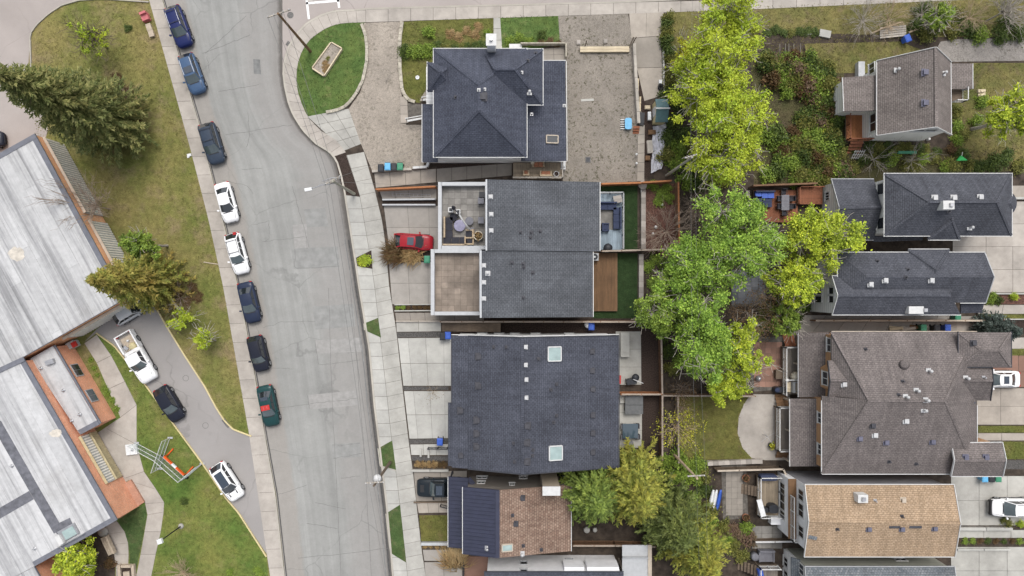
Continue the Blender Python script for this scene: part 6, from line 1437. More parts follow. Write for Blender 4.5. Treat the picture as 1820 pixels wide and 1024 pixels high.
# ---- conifers
spruce('spruce_tree', 'tallest dark spruce rising over the corner car park', 218, 224, 19.5, 4.9, 'needle', seed=1, tiers=36, tuft=.50)
spruce('spruce_tree', 'smaller brown green spruce at the foot of the tallest spruce', 178, 222, 9, 3.0, 'needle_dark', seed=9, tiers=20)
spruce('spruce_tree', 'olive gold spruce overhanging the school roof corner', 292, 500, 13.5, 3.7, 'needle_olive', seed=2, tiers=28)
spruce('spruce_tree', 'leafy green spruce, left of the pair behind the terracotta house', 1066, 908, 11, 4.6, 'needle_green', seed=3, tiers=22, atop=True, tuft=.46, droop=.22)
spruce('spruce_tree', 'golden tipped spruce, right of the pair behind the terracotta house', 1148, 905, 12, 4.9, 'needle_gold', seed=4, tiers=23, atop=True, tuft=.46, droop=.22)
spruce('spruce_tree', 'broad dark spruce at the bottom edge right of the white balcony', 1222, 968, 10, 4.6, 'needle_dark', seed=5, tiers=20, atop=True)
spruce('spruce_tree', 'yellow green spruce cut off by the bottom edge', 1272, 1022, 11, 4.2, 'needle_gold', seed=6, tiers=20, atop=True)
spruce('spruce_tree', 'blue green spruce in the gravel bed at the right edge', 1812, 590, 5.5, 2.3, 'needle_blue', seed=7, tiers=16, atop=True, tuft=.36)
# ---- broadleaf trees
LG = 'lime green trees along the overgrown lot'
tree('poplar_tree', 'northernmost lime green poplar by the top pavement', 1278, 62, 82, 14, 'leaf_lime', LG, clumps=95, per=120, seed=1, sy=1.15, bare=.3, leaf=.235)
tree('poplar_tree', 'middle lime green poplar with pale twigs, above the utility pole', 1290, 160, 100, 14, 'leaf_lime', LG, clumps=110, per=130, seed=2, bare=.25, leaf=.235)
tree('poplar_tree', 'broad lime poplar beside the leaning utility pole', 1304, 244, 96, 13, 'leaf_lime', LG, clumps=110, per=130, seed=3, sy=.92, bare=.3, leaf=.235)
tree('young_tree', 'narrow yellow tree at the left edge of the lime poplars', 1212, 100, 17, 8, 'leaf_yellow', None, clumps=22, per=70, seed=4, sy=2.2, leaf=.22)
tree('maple_tree', 'large round green maple in front of the red deck', 1292, 426, 96, 13.5, 'leaf_green', None, clumps=115, per=130, seed=5, bare=.2, leaf=.235)
tree('maple_tree', 'green maple overhanging the dark garden fence', 1238, 500, 74, 12.5, 'leaf_green', None, clumps=90, per=130, seed=6, bare=.12, leaf=.235)
tree('maple_tree', 'bright green maple standing behind the lower modern house garden', 1184, 540, 60, 10.5, 'leaf_mid', None, clumps=75, per=130, seed=7, bare=.08, leaf=.235)
tree('maple_tree', 'tall green maple reaching down to the concrete patio fence', 1236, 606, 70, 12, 'leaf_green', None, clumps=85, per=130, seed=8, bare=.15, sy=1.1, leaf=.235)
tree('ash_tree', 'bright yellow green tree overlapping the gabled wing roof', 1456, 422, 62, 10.5, 'leaf_fresh', None, clumps=80, per=130, seed=9, sx=1.25, sy=.9, bare=.1, leaf=.235)
tree('ash_tree', 'yellow green tree over the grey paver patio', 1408, 498, 46, 9.5, 'leaf_fresh', None, clumps=60, per=120, seed=10, sx=1.05, bare=.1, leaf=.235)
tree('ash_tree', 'small bright tree standing at the lawn corner by the curved patio', 1291, 690, 39, 7, 'leaf_fresh', None, clumps=45, per=120, seed=11, bare=.05, leaf=.25)
tree('ash_tree', 'slender yellow green tree above the terracotta patio', 1318, 622, 48, 9, 'leaf_fresh', None, clumps=52, per=100, seed=12, sy=1.2, bare=.2, leaf=.25)
tree('small_tree', 'loose green tree hiding the corner of the brown duplex deck', 1400, 565, 34, 6.5, 'leaf_mid', None, clumps=36, per=90, seed=13, bare=.2, leaf=.24)
tree('lime_tree', 'yellow green tree at the right edge below the gravel drive', 1798, 205, 52, 10, 'leaf_fresh', None, clumps=60, per=120, seed=14, bare=.35, leaf=.26)
tree('lime_tree', 'bright yellow shrub like tree at the lane bend', 322, 568, 22, 3.4, 'leaf_lime', None, clumps=18, per=70, seed=15, leaf=.2, bare=.2)
tree('lime_tree', 'pale yellow green sapling beside the black kerb sedan', 368, 608, 25, 3.6, 'leaf_lime', None, clumps=18, per=60, seed=16, leaf=.2, bare=.3)
tree('willow_tree', 'pale lime budding tree near the corner kerb', 158, 66, 33, 5.5, 'leaf_lime', None, clumps=24, per=55, seed=17, leaf=.2, bare=.7, barkm='bark')
tree('garden_tree', 'bright green tree leaning from behind the school spruce', 258, 432, 34, 7.5, 'leaf_mid', None, clumps=40, per=110, seed=18, leaf=.24, bare=.1)
tree('garden_tree', 'round bright green tree below the school hatch', 138, 1006, 44, 6, 'leaf_fresh', None, clumps=55, per=110, seed=19, leaf=.26, bare=.05)
tree('garden_tree', 'bushy green tree under the pale bare branches at top right', 1672, 30, 26, 5, 'leaf_mid', None, clumps=26, per=90, seed=20, leaf=.24)
# ---- bare trees
bare_tree('bare_tree', 'leafless grey tree against the ribbed school wall', 196, 372, 7, 2.9, seed=1, nb=34, sub=10, thick=.04, lean=(-.6, .1))
bare_tree('bare_tree', 'leafless tan shrub tree by the orange fence corner', 1232, 375, 5, 2.1, 'twig', 2, nb=40, sub=12, thick=.03)
bare_tree('bare_tree', 'leafless pale tree arching over the red mulch bed', 1180, 412, 5, 2.9, 'twig', 3, nb=34, sub=11, thick=.03, lean=(-.2, -.4))
bare_tree('budding_tree', 'spiky half bare yellow tree by the lawn fence', 1194, 754, 5, 2.0, 'twig_tan', 4, nb=18, sub=8, thick=.03, leafmat='leaf_yellow', nleaf=700, leaf=.16)
bare_tree('bare_tree', 'pale weeping bare tree at the top right corner', 1752, 38, 7, 3.6, 'bark_pale', 5, nb=34, sub=10, thick=.05, lean=(1.0, .4))
bare_tree('bare_tree', 'grey bare brush at the edge of the sloping verge', 1528, 42, 2.2, 2.3, 'bark_pale', 6, nb=36, sub=8, thick=.025)
bare_tree('bare_tree', 'straw coloured bare shrub at the bottom of the school lawn', 334, 1012, 3, 2.0, 'twig_tan', 7, nb=34, sub=10, thick=.028)
bare_tree('bare_tree', 'pale bare bush by the dark roofed wing', 1545, 286, 3, 2.0, 'bark_pale', 8, nb=13, sub=7, thick=.028)
bare_tree('bare_tree', 'pale bare bush behind the charcoal house', 1612, 288, 3, 1.9, 'bark_pale', 9, nb=12, sub=7, thick=.028)
bare_tree('rusty_tree', 'rust brown bare tree above the terracotta patio', 1318, 555, 7, 2.4, 'twig', 10, nb=18, sub=9, thick=.03, leafmat='leaf_rust', nleaf=1100, leaf=.17)
bare_tree('rusty_shrub', 'russet twiggy shrub at the top left of the lawn fence', 1206, 690, 3, 1.3, 'twig', 11, nb=16, sub=7, thick=.02, leafmat='leaf_rust', nleaf=250, leaf=.15, cat='shrub')
bare_tree('rusty_shrub', 'russet twiggy shrub growing above the spiky yellow tree', 1210, 722, 2.6, 1.1, 'twig', 12, nb=14, sub=6, thick=.02, leafmat='leaf_rust', nleaf=200, leaf=.15, cat='shrub')
bare_tree('bare_shrub', 'dry tan shrub in the rock strip between the black duplex driveways', 771, 696, 1.1, .8, 'twig_tan', 13, nb=12, sub=5, thick=.012, cat='shrub', leafmat='leaf_rust', nleaf=60, leaf=.1)
bare_tree('bare_shrub', 'brown bare shrub under the lane kerb spruce', 325, 530, 2.4, 2.0, 'twig', 14, nb=18, sub=9, thick=.022, cat='shrub', leafmat='leaf_rust', nleaf=700, leaf=.14)
bare_tree('bare_shrub', 'brown bare shrub at the right foot of the tallest spruce', 232, 180, 2.2, 1.5, 'twig', 15, nb=16, sub=8, thick=.02, cat='shrub', leafmat='leaf_rust', nleaf=300, leaf=.12)
bare_tree('bare_shrub', 'dry grey weed on the gravel left of the slate house', 688, 142, .6, .9, 'bark_pale', 16, nb=10, sub=4, thick=.012, cat='shrub')
for i, (x, y, l) in enumerate(((1572, 40, 'pale bare brush clump left of the timber pallet'), (1632, 30, 'pale bare brush clump above the blue bin at top right'), (1715, 36, 'grey bare brush left of the weeping bare tree'), (1790, 22, 'grey bare brush in the far top right corner'))): bare_tree('bare_shrub', l, x, y, 2.2, 2.0, 'bark_pale' if i % 2 else 'twig_tan', 40 + i, nb=30, sub=8, thick=.022, cat='shrub')
# fallen cut branches at the top right
for i, (pts, r) in enumerate((([(1548, 60), (1570, 50), (1604, 39)], .1), ([(1615, 58), (1640, 48), (1655, 42)], .1), ([(1640, 50), (1668, 48), (1700, 50)], .07))):
    mb = MB(); w_ = [G(x, y, .3 + .25 * k) for k, (x, y) in enumerate(pts)]; c = w_[1]
    for a, b in zip(w_[:-1], w_[1:]): mb.tube(a, b, r, r * .7, 7)
    tw = MB()
    for _ in range(16):
        q = w_[1].lerp(w_[2], random.random()); limb(tw, q, q + Vector((random.uniform(-.2, 1.3), random.uniform(-.8, .9), random.uniform(0, .5))), r * .35, .012, 3, .1, 4)
    t = thing('cut_branch', ('cut pale branch lying left of the timber pallet', 'cut pale branch resting by the blue bin lid', 'forked cut branch pointing right over the verge bushes')[i], 'branch', c, 'cut branches on the verge'); mb.build('stem', 'twig_tan', t); tw.build('twigs', 'twig_tan', t, kind='stuff')
# ---- hedges and shrubs
def row(label, pts, r, mats, group, h=1.0, n=None, **k):
    p = resample(pts, n or max(2, int(np.hypot(*np.diff(np.array(pts, float), axis=0).T).sum() / (r * 1.15))))
    for i, (x, y) in enumerate(p): shrub(label, x + random.uniform(-2, 2), y + random.uniform(-2, 2), r * random.uniform(.85, 1.15), random.choice(mats), group, h, **k)
row('dense green hedge shrub in the row beside the slate house lawn', [(722, 93), (765, 91)], 12, ['leaf_mid', 'leaf_dark', 'leaf_mid'], 'hedge beside the slate house lawn', 1.0, n=5)
row('dark hedge shrub along the top wall of the slate house', [(780, 86), (862, 84)], 10, ['leaf_dark', 'leaf_olive'], 'hedge along the slate house wall', .8, n=9)
shrub('rounded green shrub alone on the slate house lawn', 764, 57, 13, 'leaf_mid', h=.9); shrub('bright small shrub beside the garden path', 866, 58, 8, 'leaf_mid')
for x, y in ((800, 60), (815, 66), (830, 55), (845, 62), (850, 48)): shrub('straw coloured dry plant clump on the slate house lawn', x, y, 9, 'leaf_straw', 'dry clumps on the slate house lawn', .5, name='dry_plant', cat='plant')
for x, y in ((905, 72), (922, 66), (940, 73), (962, 62)): shrub('green shrub on the lawn right of the garden path', x, y, 9, random.choice(['leaf_mid', 'leaf_dark']), 'shrubs right of the garden path', .8)
for x, y in ((960, 74), (978, 73), (992, 78)): shrub('rust brown creeping plant at the lawn edge', x, y, 8, 'leaf_rust', 'brown creepers at the lawn edge', .35, name='ground_plant', cat='plant')
row('overgrown olive hedge shrub lining the right side of the cracked drive', [(1190, 30), (1180, 55), (1186, 80), (1190, 120), (1192, 150)], 13, ['leaf_olive', 'leaf_olive', 'leaf_dark'], 'hedge along the cracked drive', 1.3, n=9)
for x, y in ((1188, 168), (1196, 215), (1192, 245), (1205, 262), (1185, 275), (1200, 290), (1225, 262), (1232, 300), (1250, 310), (1220, 322), (1244, 330), (1268, 318), (1290, 322), (1215, 240), (1210, 190)): shrub('dark shrub under the poplars near the utility pole', x, y, 17, random.choice(['leaf_dark', 'leaf_mid', 'leaf_dark', 'leaf_olive']), 'shrubs under the poplars', 1.1)
random.seed(21)
for _ in range(125):
    for _ in range(40):
        x, y = random.uniform(1358, 1512), random.uniform(100, 322)
        if x < 1500 - max(0, (y - 195)) * .0 and not (1360 < x < 1425 and 172 < y < 235) and not (y < 118 and x > 1440) and not (x > 1488 and y < 255): break
    m = random.choice(['leaf_olive', 'leaf_dark', 'leaf_mid', 'leaf_olive', 'leaf_mid', 'leaf_dark', 'leaf_dark', 'leaf_olive', 'leaf_pink', 'leaf_rust']); shrub('green or russet shrub in the dense thicket beside the grey brown house', x, y, random.uniform(13, 21), m, TH, 1.1)
for x, y in ((1462, 235), (1440, 285), (1462, 282)): shrub('bright green shrub standing out in the thicket', x, y, 15, 'leaf_fresh', 'bright shrubs in the thicket', 1.0)
for x in range(1520, 1820, 17): shrub('shrub in the row behind the charcoal house', x + random.uniform(-6, 6), 287 + random.uniform(-14, 12), random.uniform(11, 17), random.choice(['leaf_olive', 'leaf_mid', 'leaf_dark', 'leaf_olive', 'leaf_mid']), 'shrub row behind the charcoal house', .9)
for x in range(1525, 1690, 18): shrub('leafy shrub behind the wall of the grey brown house', x + random.uniform(-6, 6), 265 + random.uniform(-8, 5), random.uniform(9, 13), random.choice(['leaf_olive', 'leaf_dark', 'leaf_rust']), 'shrubs below the grey brown house', .7)
for x, y in ((1700, 200), (1702, 225), (1700, 250), (1712, 240), (1735, 215), (1745, 180)): shrub('shrub right of the grey brown house', x, y, 13, random.choice(['leaf_mid', 'leaf_olive']), 'shrubs right of the grey brown house', .9)
for x, y in ((1640, 20), (1655, 50), (1690, 55), (1700, 28), (1720, 55), (1648, 62), (1790, 40), (1808, 60), (1775, 62), (1630, 45), (1665, 38), (1740, 62), (1705, 45)): shrub('verge shrub at the top right beneath the bare tree', x, y, 17, random.choice(['leaf_olive', 'leaf_dark', 'leaf_mid']), 'verge shrubs at top right', .9)
for x in range(1365, 1450, 14): shrub('low dark shrub on the bank below the top verge', x, 55 + random.uniform(-3, 4), 9, random.choice(['leaf_olive', 'leaf_dark']), 'bank shrubs below the verge', .6)
shrub('lime yellow shrub in the triangular boulevard bed', 648, 463, 13, 'leaf_lime', h=.8)
for i, x in enumerate((706, 716, 726, 736, 746, 756, 764)): shrub('small leafy plant in the narrow bed of the lower terrace house', x, 547, 5, random.choice(['leaf_mid', 'leaf_mid', 'leaf_rust']), 'plants in the narrow driveway bed', .8, name='bed_plant', cat='plant')
for i, x in enumerate((742, 752, 762, 772, 782, 791)): shrub('straw ornamental grass in the planter beside the side path', x, 826, 6.5, 'leaf_straw' if x < 780 else 'leaf_rust', 'grasses in the tan planter', .6, name='ornamental_grass', cat='grass')
for x in (755, 766, 777, 788): shrub('tan grass clump beside the small square lawn', x, 971, 5, 'leaf_straw', 'grass clumps by the square lawn', .6, name='ornamental_grass', cat='grass')
def plume(label, px, py, ang, ln, spread, mat, n=420):
    """clump of arching dry blades leaning one way"""
    rng = np.random.default_rng(int(px)); c = G(px, py, .1); t = thing('ornamental_grass', label, 'grass', c); V, F = [], []
    for _ in range(n):
        a = ang + rng.normal(0, spread); l = ln * rng.uniform(.55, 1.1); b = np.array(c) + np.array((rng.normal(0, .35), rng.normal(0, .35), 0)); d = np.array((math.cos(a), math.sin(a), 0)); s = np.array((-d[1], d[0], 0)) * .03
        m = b + d * l * .45 + np.array((0, 0, l * .62)); e = b + d * l + np.array((0, 0, l * .45)); k = len(V); V += [b - s, b + s, m + s, m - s, e]; F += [(k, k + 1, k + 2, k + 3), (k + 3, k + 2, k + 4, k + 4)]
    me = MB().add(V, [f if f[2] != f[3] else f[:3] for f in F]); me.build('blades', mat, t, uv=False); return t
plume('golden dry ornamental grass beside the red car', 738, 452, 2.9, 1.5, 1.0, 'leaf_straw'); plume('rust brown feathery grass sweeping toward the street', 712, 452, 3.0, 2.0, .55, 'leaf_rust', 520); plume('tall tan ornamental grass by the brick porch', 812, 1000, 1.7, 2.4, .6, 'leaf_straw', 600)
for x, y in ((1160, 330), (1175, 345), (1185, 335), (1190, 352), (1172, 360)): shrub('green garden plant in the red mulch bed by the orange fence', x, y, 10, 'leaf_mid', 'plants in the red mulch bed', .7, name='garden_plant', cat='plant')
for x, y in ((1180, 470), (1165, 462), (1150, 475), (1160, 500), (1150, 560), (1170, 580), (1180, 600)): shrub('shrub in the shaded strip under the maples', x, y, 12, random.choice(['leaf_dark', 'leaf_mid']), 'shrubs under the maples', .8)
random.seed(4)
for x, y in ((1180, 820), (1205, 815), (1222, 830), (1240, 825), (1195, 845), (1215, 850), (1235, 850), (1252, 845), (1210, 875), (1230, 885), (1250, 870), (1222, 905), (1245, 905), (1215, 925), (1262, 925), (1188, 912), (1192, 935), (1262, 900)): shrub('green shrub in the wild strip right of the spruce pair', x, y, random.uniform(14, 19), random.choice(['leaf_mid', 'leaf_dark', 'leaf_mid', 'leaf_olive']), 'shrubs right of the spruce pair', 1.1)
for x, y in ((1285, 935), (1310, 945), (1325, 935), (1300, 970), (1318, 985), (1290, 960), (1330, 958), (1270, 950)): shrub('shrub on the slope left of the tan house deck', x, y, 15, random.choice(['leaf_olive', 'leaf_mid', 'leaf_dark', 'leaf_pink']), 'shrubs left of the tan house deck', 1.0)
for x, y in ((1285, 955), (1295, 945)): shrub('pale pink blossom shrub beside the brick patio slope', x, y, 12, 'leaf_pink', 'pink blossom shrubs', .9)
for x, y in ((1205, 640), (1195, 655), (1190, 625), (1275, 640), (1262, 655), (1280, 668), (1310, 660), (1305, 640), (1340, 590), (1350, 570), (1375, 575), (1365, 548), (1385, 540), (1415, 570), (1425, 545)): shrub('shrub in the shade between the maples and the brown duplex', x, y, 14, random.choice(['leaf_dark', 'leaf_mid', 'leaf_olive', 'leaf_mid']), 'shrubs between the maples and the duplex', 1.0)
for x, y in ((1760, 533), (1765, 528)): shrub('leafy shrub at the corner of the slate blue house', x, y, 9, 'leaf_mid', 'shrubs at the slate house corner', .9)
shrub('bright lime shrub in the right driveway bed', 1802, 527, 9, 'leaf_lime'); shrub('dark purple shrub in the right driveway bed', 1775, 533, 9, 'leaf_dark'); shrub('olive shrub beside the white SUV driveway', 1790, 928, 11, 'leaf_olive'); shrub('yellow shrub at the right edge of the driveway wall', 1815, 932, 8, 'leaf_lime')
for i in range(9): shrub('low plant in the bed between the two lower right driveways', 1702 + i * 14, 963, 6, random.choice(['leaf_mid', 'leaf_dark', 'leaf_rust']), 'plants between the lower right driveways', .7, name='bed_plant', cat='plant')
for x, y in ((160, 640), (166, 655), (171, 667), (186, 692), (190, 700), (198, 712), (206, 727)): shrub('small green plant along the foot of the brick school wall', x, y, 4.5 if x < 180 else 6, 'leaf_mid', 'plants at the foot of the school wall', .7, name='bed_plant', cat='plant')
shrub('dark bush under the round green tree by the school', 152, 985, 14, 'leaf_dark'); shrub('brown shrub beside the timber bench', 195, 1000, 13, 'leaf_rust', h=.7)
shrub('little evergreen alone on the lower school lawn', 326, 893, 7, 'leaf_dark', h=.9); shrub('little evergreen near the top of the school lawn', 226, 49, 8, 'leaf_dark', h=.9)
for x, y in ((408, 1018), (455, 1015), (462, 1020)): shrub('small green shrub at the bottom point of the school lawn', x, y, 7, 'leaf_mid', 'shrubs at the bottom of the school lawn', .7)
for x, y in ((1120, 815), (1110, 830), (1130, 832), (1160, 822)): shrub('dark shrub below the glass table patio', x, y, 13, random.choice(['leaf_dark', 'leaf_mid']), 'shrubs below the glass table patio', .9)
for x, y in ((212, 150), (225, 165), (234, 190), (240, 215), (243, 240), (230, 205), (207, 137), (246, 226)): shrub('dry brown twig clump beside the tallest spruce', x, y, 10, 'leaf_rust', 'brown clumps by the tallest spruce', .35, name='dry_plant', cat='plant')
for x, y in ((325, 492), (342, 512), (352, 528), (318, 524), (336, 534)): shrub('dry brown twig clump right of the olive gold spruce', x, y, 10, 'leaf_rust', 'brown clumps by the olive gold spruce', .35, name='dry_plant', cat='plant')
random.seed(99)
# ------------------------------------------------------------------ fences
def fence(label, pl, mat, hgt=1.6, wd=.1, cap=None, group=None, name='fence', post_every=2.2, z0=.1):
    p = [G(*q, z0) for q in pl]; c = p[len(p) // 2]; t = thing(name, label, 'fence', c, group); bd = MB(); rl = MB()
    for a, b in zip(p[:-1], p[1:]):
        L0 = (b - a).length; n = max(1, round(L0 / post_every)); d = (b - a).normalized(); nr = Vector((-d.y, d.x, 0))
        for i in range(n + 1):
            q = a.lerp(b, i / n); MB().cbox(q.x, q.y, z0 - .1, z0 + hgt + .08, .11, .11).build('post', mat, t)
        for z in (.25, hgt - .2): rl.beam(a + Vector((0, 0, z)) + nr * .05, b + Vector((0, 0, z)) + nr * .05, .05, .09)
        m = int(L0 / .15)
        for i in range(m):
            q = a.lerp(b, (i + .5) / m) - nr * .03; bd.beam(q + Vector((0, 0, .05)), q + Vector((0, 0, hgt + random.uniform(-.02, .02))), .135, .022, up=nr)
        MB().beam(a + Vector((0, 0, hgt + .04)), b + Vector((0, 0, hgt + .04)), wd + .08, .04).build('top_rail', cap or mat, t)
    rl.build('rail', mat, t); o = bd.build('boards', mat, t); o['kind'] = 'stuff'; return t
fence('orange board fence beside the upper terrace house driveway', [(673, 340), (776, 335)], 'fence_orange', 1.5)
fence('orange board fence along the top of the dark turf garden', [(1066, 331), (1135, 329)], 'fence_orange', 1.7); fence('orange board fence at the top of the red mulch bed', [(1137, 329), (1186, 326)], 'fence_orange', 1.9)
fence('tall orange fence along the right of the red mulch bed', [(1199, 328), (1201, 462)], 'fence_brown', 1.7, cap='fence_orange')
fence('tan capped fence dividing the two modern house gardens', [(1066, 448), (1135, 446), (1175, 445)], 'fence_brown', 1.7, cap='fence_grey')
fence('long grey capped fence in the gap above the black duplex', [(785, 571), (860, 571), (1000, 571)], 'fence_brown', 1.4, cap='fence_grey'); fence('tan capped fence ending at the maple, above the duplex patio', [(1000, 571), (1160, 571)], 'fence_brown', 1.5, cap='fence_grey')
fence('grey fence between the duplex gardens and the planted strip', [(1170, 592), (1172, 698), (1172, 812)], 'fence_brown', 1.5, cap='fence_grey')
fence('bright tan fence splitting the two duplex patios', [(1100, 697), (1170, 697)], 'fence_orange', 1.6, cap='fence_grey'); fence('pale fence along the top of the olive lawn', [(1174, 700), (1335, 701)], 'fence_brown', 1.3, cap='fence_grey')
fence('low fence down the left side of the olive lawn', [(1201, 702), (1202, 818)], 'fence_grey', 1.1)
fence('dark fence across the back of the terracotta house', [(1016, 961), (1090, 961), (1160, 963)], 'fence_brown', 1.5, cap='fence_grey')
fence('pale topped fence edging the brick patio of the tan house', [(1268, 831), (1383, 828), (1389, 840)], 'timber_dark', 1.4, cap='tan_trim')
fence('red brown fence above the red deck', [(1330, 334), (1440, 330)], 'fence_brown', 1.7); fence('dark fence below the slate blue house', [(1440, 569), (1600, 569), (1735, 569)], 'fence_brown', 1.3, cap='tan_trim')
fence('brown fence crossing under the big round maple', [(1200, 463), (1200, 560)], 'fence_brown', 1.5); fence('short fence with pale rail below the tan house deck', [(1336, 957), (1405, 956)], 'timber_dark', 1.1, cap='white_trim')

# ------------------------------------------------------------------ low walls
low_wall('retaining_wall', [(1142, 332), (1142, 390), (1142, 445)], 'stone', 'rough stone wall right of the dark turf garden', .5, .6, n=12); low_wall('retaining_wall', [(1138, 452), (1138, 510), (1138, 560)], 'stone', 'rough stone wall right of the brown deck garden', .5, .6, n=12)
low_wall('retaining_wall', [(1255, 822), (1302, 820), (1352, 818)], 'stone', 'mossy block wall along the bottom of the olive lawn', .45, .6, n=11)
low_wall('retaining_wall', [(663, 306), (700, 303), (733, 302)], 'timber', 'weathered timber wall below the recycling bins', .25, .6, n=5); low_wall('retaining_wall', [(735, 300), (763, 298), (763, 289)], 'white_trim', 'white capped timber wall at the slate house corner', .25, .7, n=4)
low_wall('retaining_wall', [(1125, 82), (1128, 140), (1133, 222)], 'timber', 'long grey timber wall between the gravel lot and the drive', .32, .9, n=8)
low_wall('retaining_wall', [(680, 356), (776, 355)], 'parapet', 'pale wall on the upper side of the black planter trench', .16, .6, n=2); low_wall('retaining_wall', [(680, 365), (776, 365)], 'parapet', 'pale wall on the lower side of the black planter trench', .16, .6, n=2)
sheet('planter_soil', [(680, 357), (776, 356), (776, 364), (680, 364)], 'mulch', 8)
low_wall('kerb_wall', [(732, 835), (798, 835)], 'concrete', 'pale concrete wall below the tan grass planter', .22, .5, n=3); low_wall('kerb_wall', [(735, 892), (798, 891)], 'timber_dark', 'dark edging wall beside the black pickup', .15, .3, n=2); low_wall('kerb_wall', [(749, 964.5), (798, 964.5)], 'parapet', 'grey wall under the small square lawn', .3, .5, n=2)
low_wall('kerb_wall', [(704, 571), (784, 571)], 'concrete_tan', 'thin kerb wall along the top of the pale side path', .18, .35, n=3); low_wall('kerb_wall', [(701, 541.5), (768, 541)], 'concrete', 'thin pale kerb above the narrow plant bed', .12, .3, n=2); low_wall('kerb_wall', [(701, 552.5), (768, 552)], 'concrete', 'thin pale kerb below the narrow plant bed', .12, .3, n=2)
low_wall('kerb_wall', [(1700, 938), (1795, 938)], 'concrete_pale', 'white kerb wall along the lower right driveway', .3, .5, n=3); low_wall('kerb_wall', [(1698, 975), (1792, 975)], 'concrete_pale', 'white kerb wall below the planted driveway strip', .2, .4, n=3); low_wall('kerb_wall', [(1765, 522), (1985, 522)], 'concrete_pale', 'pale kerb above the right driveway flower bed', .16, .35, n=4)
low_wall('kerb_wall', [(1740, 567.5), (1985, 567)], 'concrete_pale', 'pale kerb along the thin grass strip at the right', .12, .35, n=4); low_wall('kerb_wall', [(1797, 353), (1985, 353)], 'concrete_pale', 'white wall right of the charcoal house bay', .25, .4, n=3)
low_wall('kerb_wall', [(1178, 88), (1179, 168)], 'concrete_pale', 'pale kerb wall at the right side of the cracked driveway', .18, .4, n=4)
for i, y in enumerate((86, 91)):
    a, b = G(1031, y, .3), G(1118, y - .5, .3); tag(MB().beam(a, b, .28, .3).build('timber_beam', 'lumber', org=(a + b) / 2), ('upper of two pale timber beams on the gravel lot', 'lower of two pale timber beams on the gravel lot')[i], 'timber beam', 'timber beams on the gravel lot')
for i, (x, y) in enumerate(((1028, 76), (1076, 74))): q = G(x, y); tag(MB().cbox(q.x, q.y, .1, .3, .42, .5).cbox(q.x, q.y, .301, .34, .3, .34).build('paving_block', 'stone', org=q), ('small paving block at the left end of the timber beams', 'small paving block above the timber beams')[i], 'block')
for i, ((x0, y0), (x1, y1)) in enumerate((((1043, 72), (1039, 84)), ((1126, 66), (1118, 86)), ((1131, 66), (1123, 80)))): a, b = G(x0, y0, 1.1), G(x1, y1, .1); tag(MB().beam(b, a, .1, .1).build('leaning_post', 'timber_dark', org=b), ('short dark post at the timber beams', 'left of two dark leaning posts at the drive edge', 'right of two dark leaning posts at the drive edge')[i], 'post')
for i, ((x0, y0), (x1, y1)) in enumerate((((1134, 140), (1133, 170)), ((1138, 172), (1137, 198)))): a, b = G(x0, y0, .25), G(x1, y1, .25); tag(MB().beam(a, b, .18, .15).build('plank', 'lumber', org=(a + b) / 2), ('pale plank lying on the dirt beside the long timber wall', 'pale plank lying above the timber steps')[i], 'plank')
# ------------------------------------------------------------------ decks
t, r = deck('deck', 'brown plank deck behind the lower modern house', 'deck', (1050, 450, 1097, 553), .5, 'deck_brown')
t, r = deck('deck', 'blue grey deck behind the upper modern house', 'deck', (1062, 343, 1107, 444), .6, 'deck_blue'); railing(t, [Vector((r[2] - .05, r[1] + .1, 0)), Vector((r[2] - .05, r[3] - .05, 0)), Vector((r[0], r[3] - .05, 0))], .6, 'grey_trim', .9)
MB().box(r[0] + .2, r[1] + 2.2, .601, r[2] - .6, r[3] - 1.6, .62).build('rug', 'paver', t)
t, r = deck('deck', 'grey plank deck below the slate house porch', 'deck', (912, 289, 1000, 318), .9, 'deck_tan', along='x'); railing(t, [Vector((r[0], r[1] + .05, 0)), Vector((r[2] - .05, r[1] + .05, 0)), Vector((r[2] - .05, r[3], 0))], .9, 'timber', .8)
t, r = deck('deck', 'reddish stained deck behind the gabled wing', 'deck', (1340, 338, 1418, 395), .5, 'deck_red'); t2, r2 = deck('deck', 'upper red deck landing against the gabled wing', 'deck', (1418, 332, 1462, 363), 1.0, 'deck_red', along='x'); railing(t2, [Vector((r2[0] + .05, r2[1], 0)), Vector((r2[0] + .05, r2[3] - .05, 0)), Vector((r2[2], r2[3] - .05, 0))], 1.0, 'deck_red', .5)
t, r = deck('deck', 'bright orange deck at the corner of the grey brown house', 'deck', (1504, 198, 1545, 250), 1.2, 'fence_orange'); railing(t, [Vector((r[0] + .05, r[3], 0)), Vector((r[0] + .05, r[1] + .05, 0)), Vector((r[2], r[1] + .05, 0))], 1.2, 'deck_red', .9)
q = MB(); steps(t, ((r[0] + r[2]) / 2, r[1], 0), ((r[0] + r[2]) / 2, r[1] - 1.2, 0), 1.4, 4, 1.1, 'deck_red')
t, r = deck('deck', 'grey deck with white rail behind the upper half of the brown duplex', 'deck', (1391, 616, 1422, 701), .9, 'deck_grey'); railing(t, [Vector((r[2], r[3] - .05, 0)), Vector((r[0] + .05, r[3] - .05, 0)), Vector((r[0] + .05, r[1] + .05, 0))], .9, 'white_trim'); steps(t, (r[0] + .9, r[3], 0), (r[0] + .9, r[3] + 1.3, 0), 1.2, 4, .85, 'deck_red')
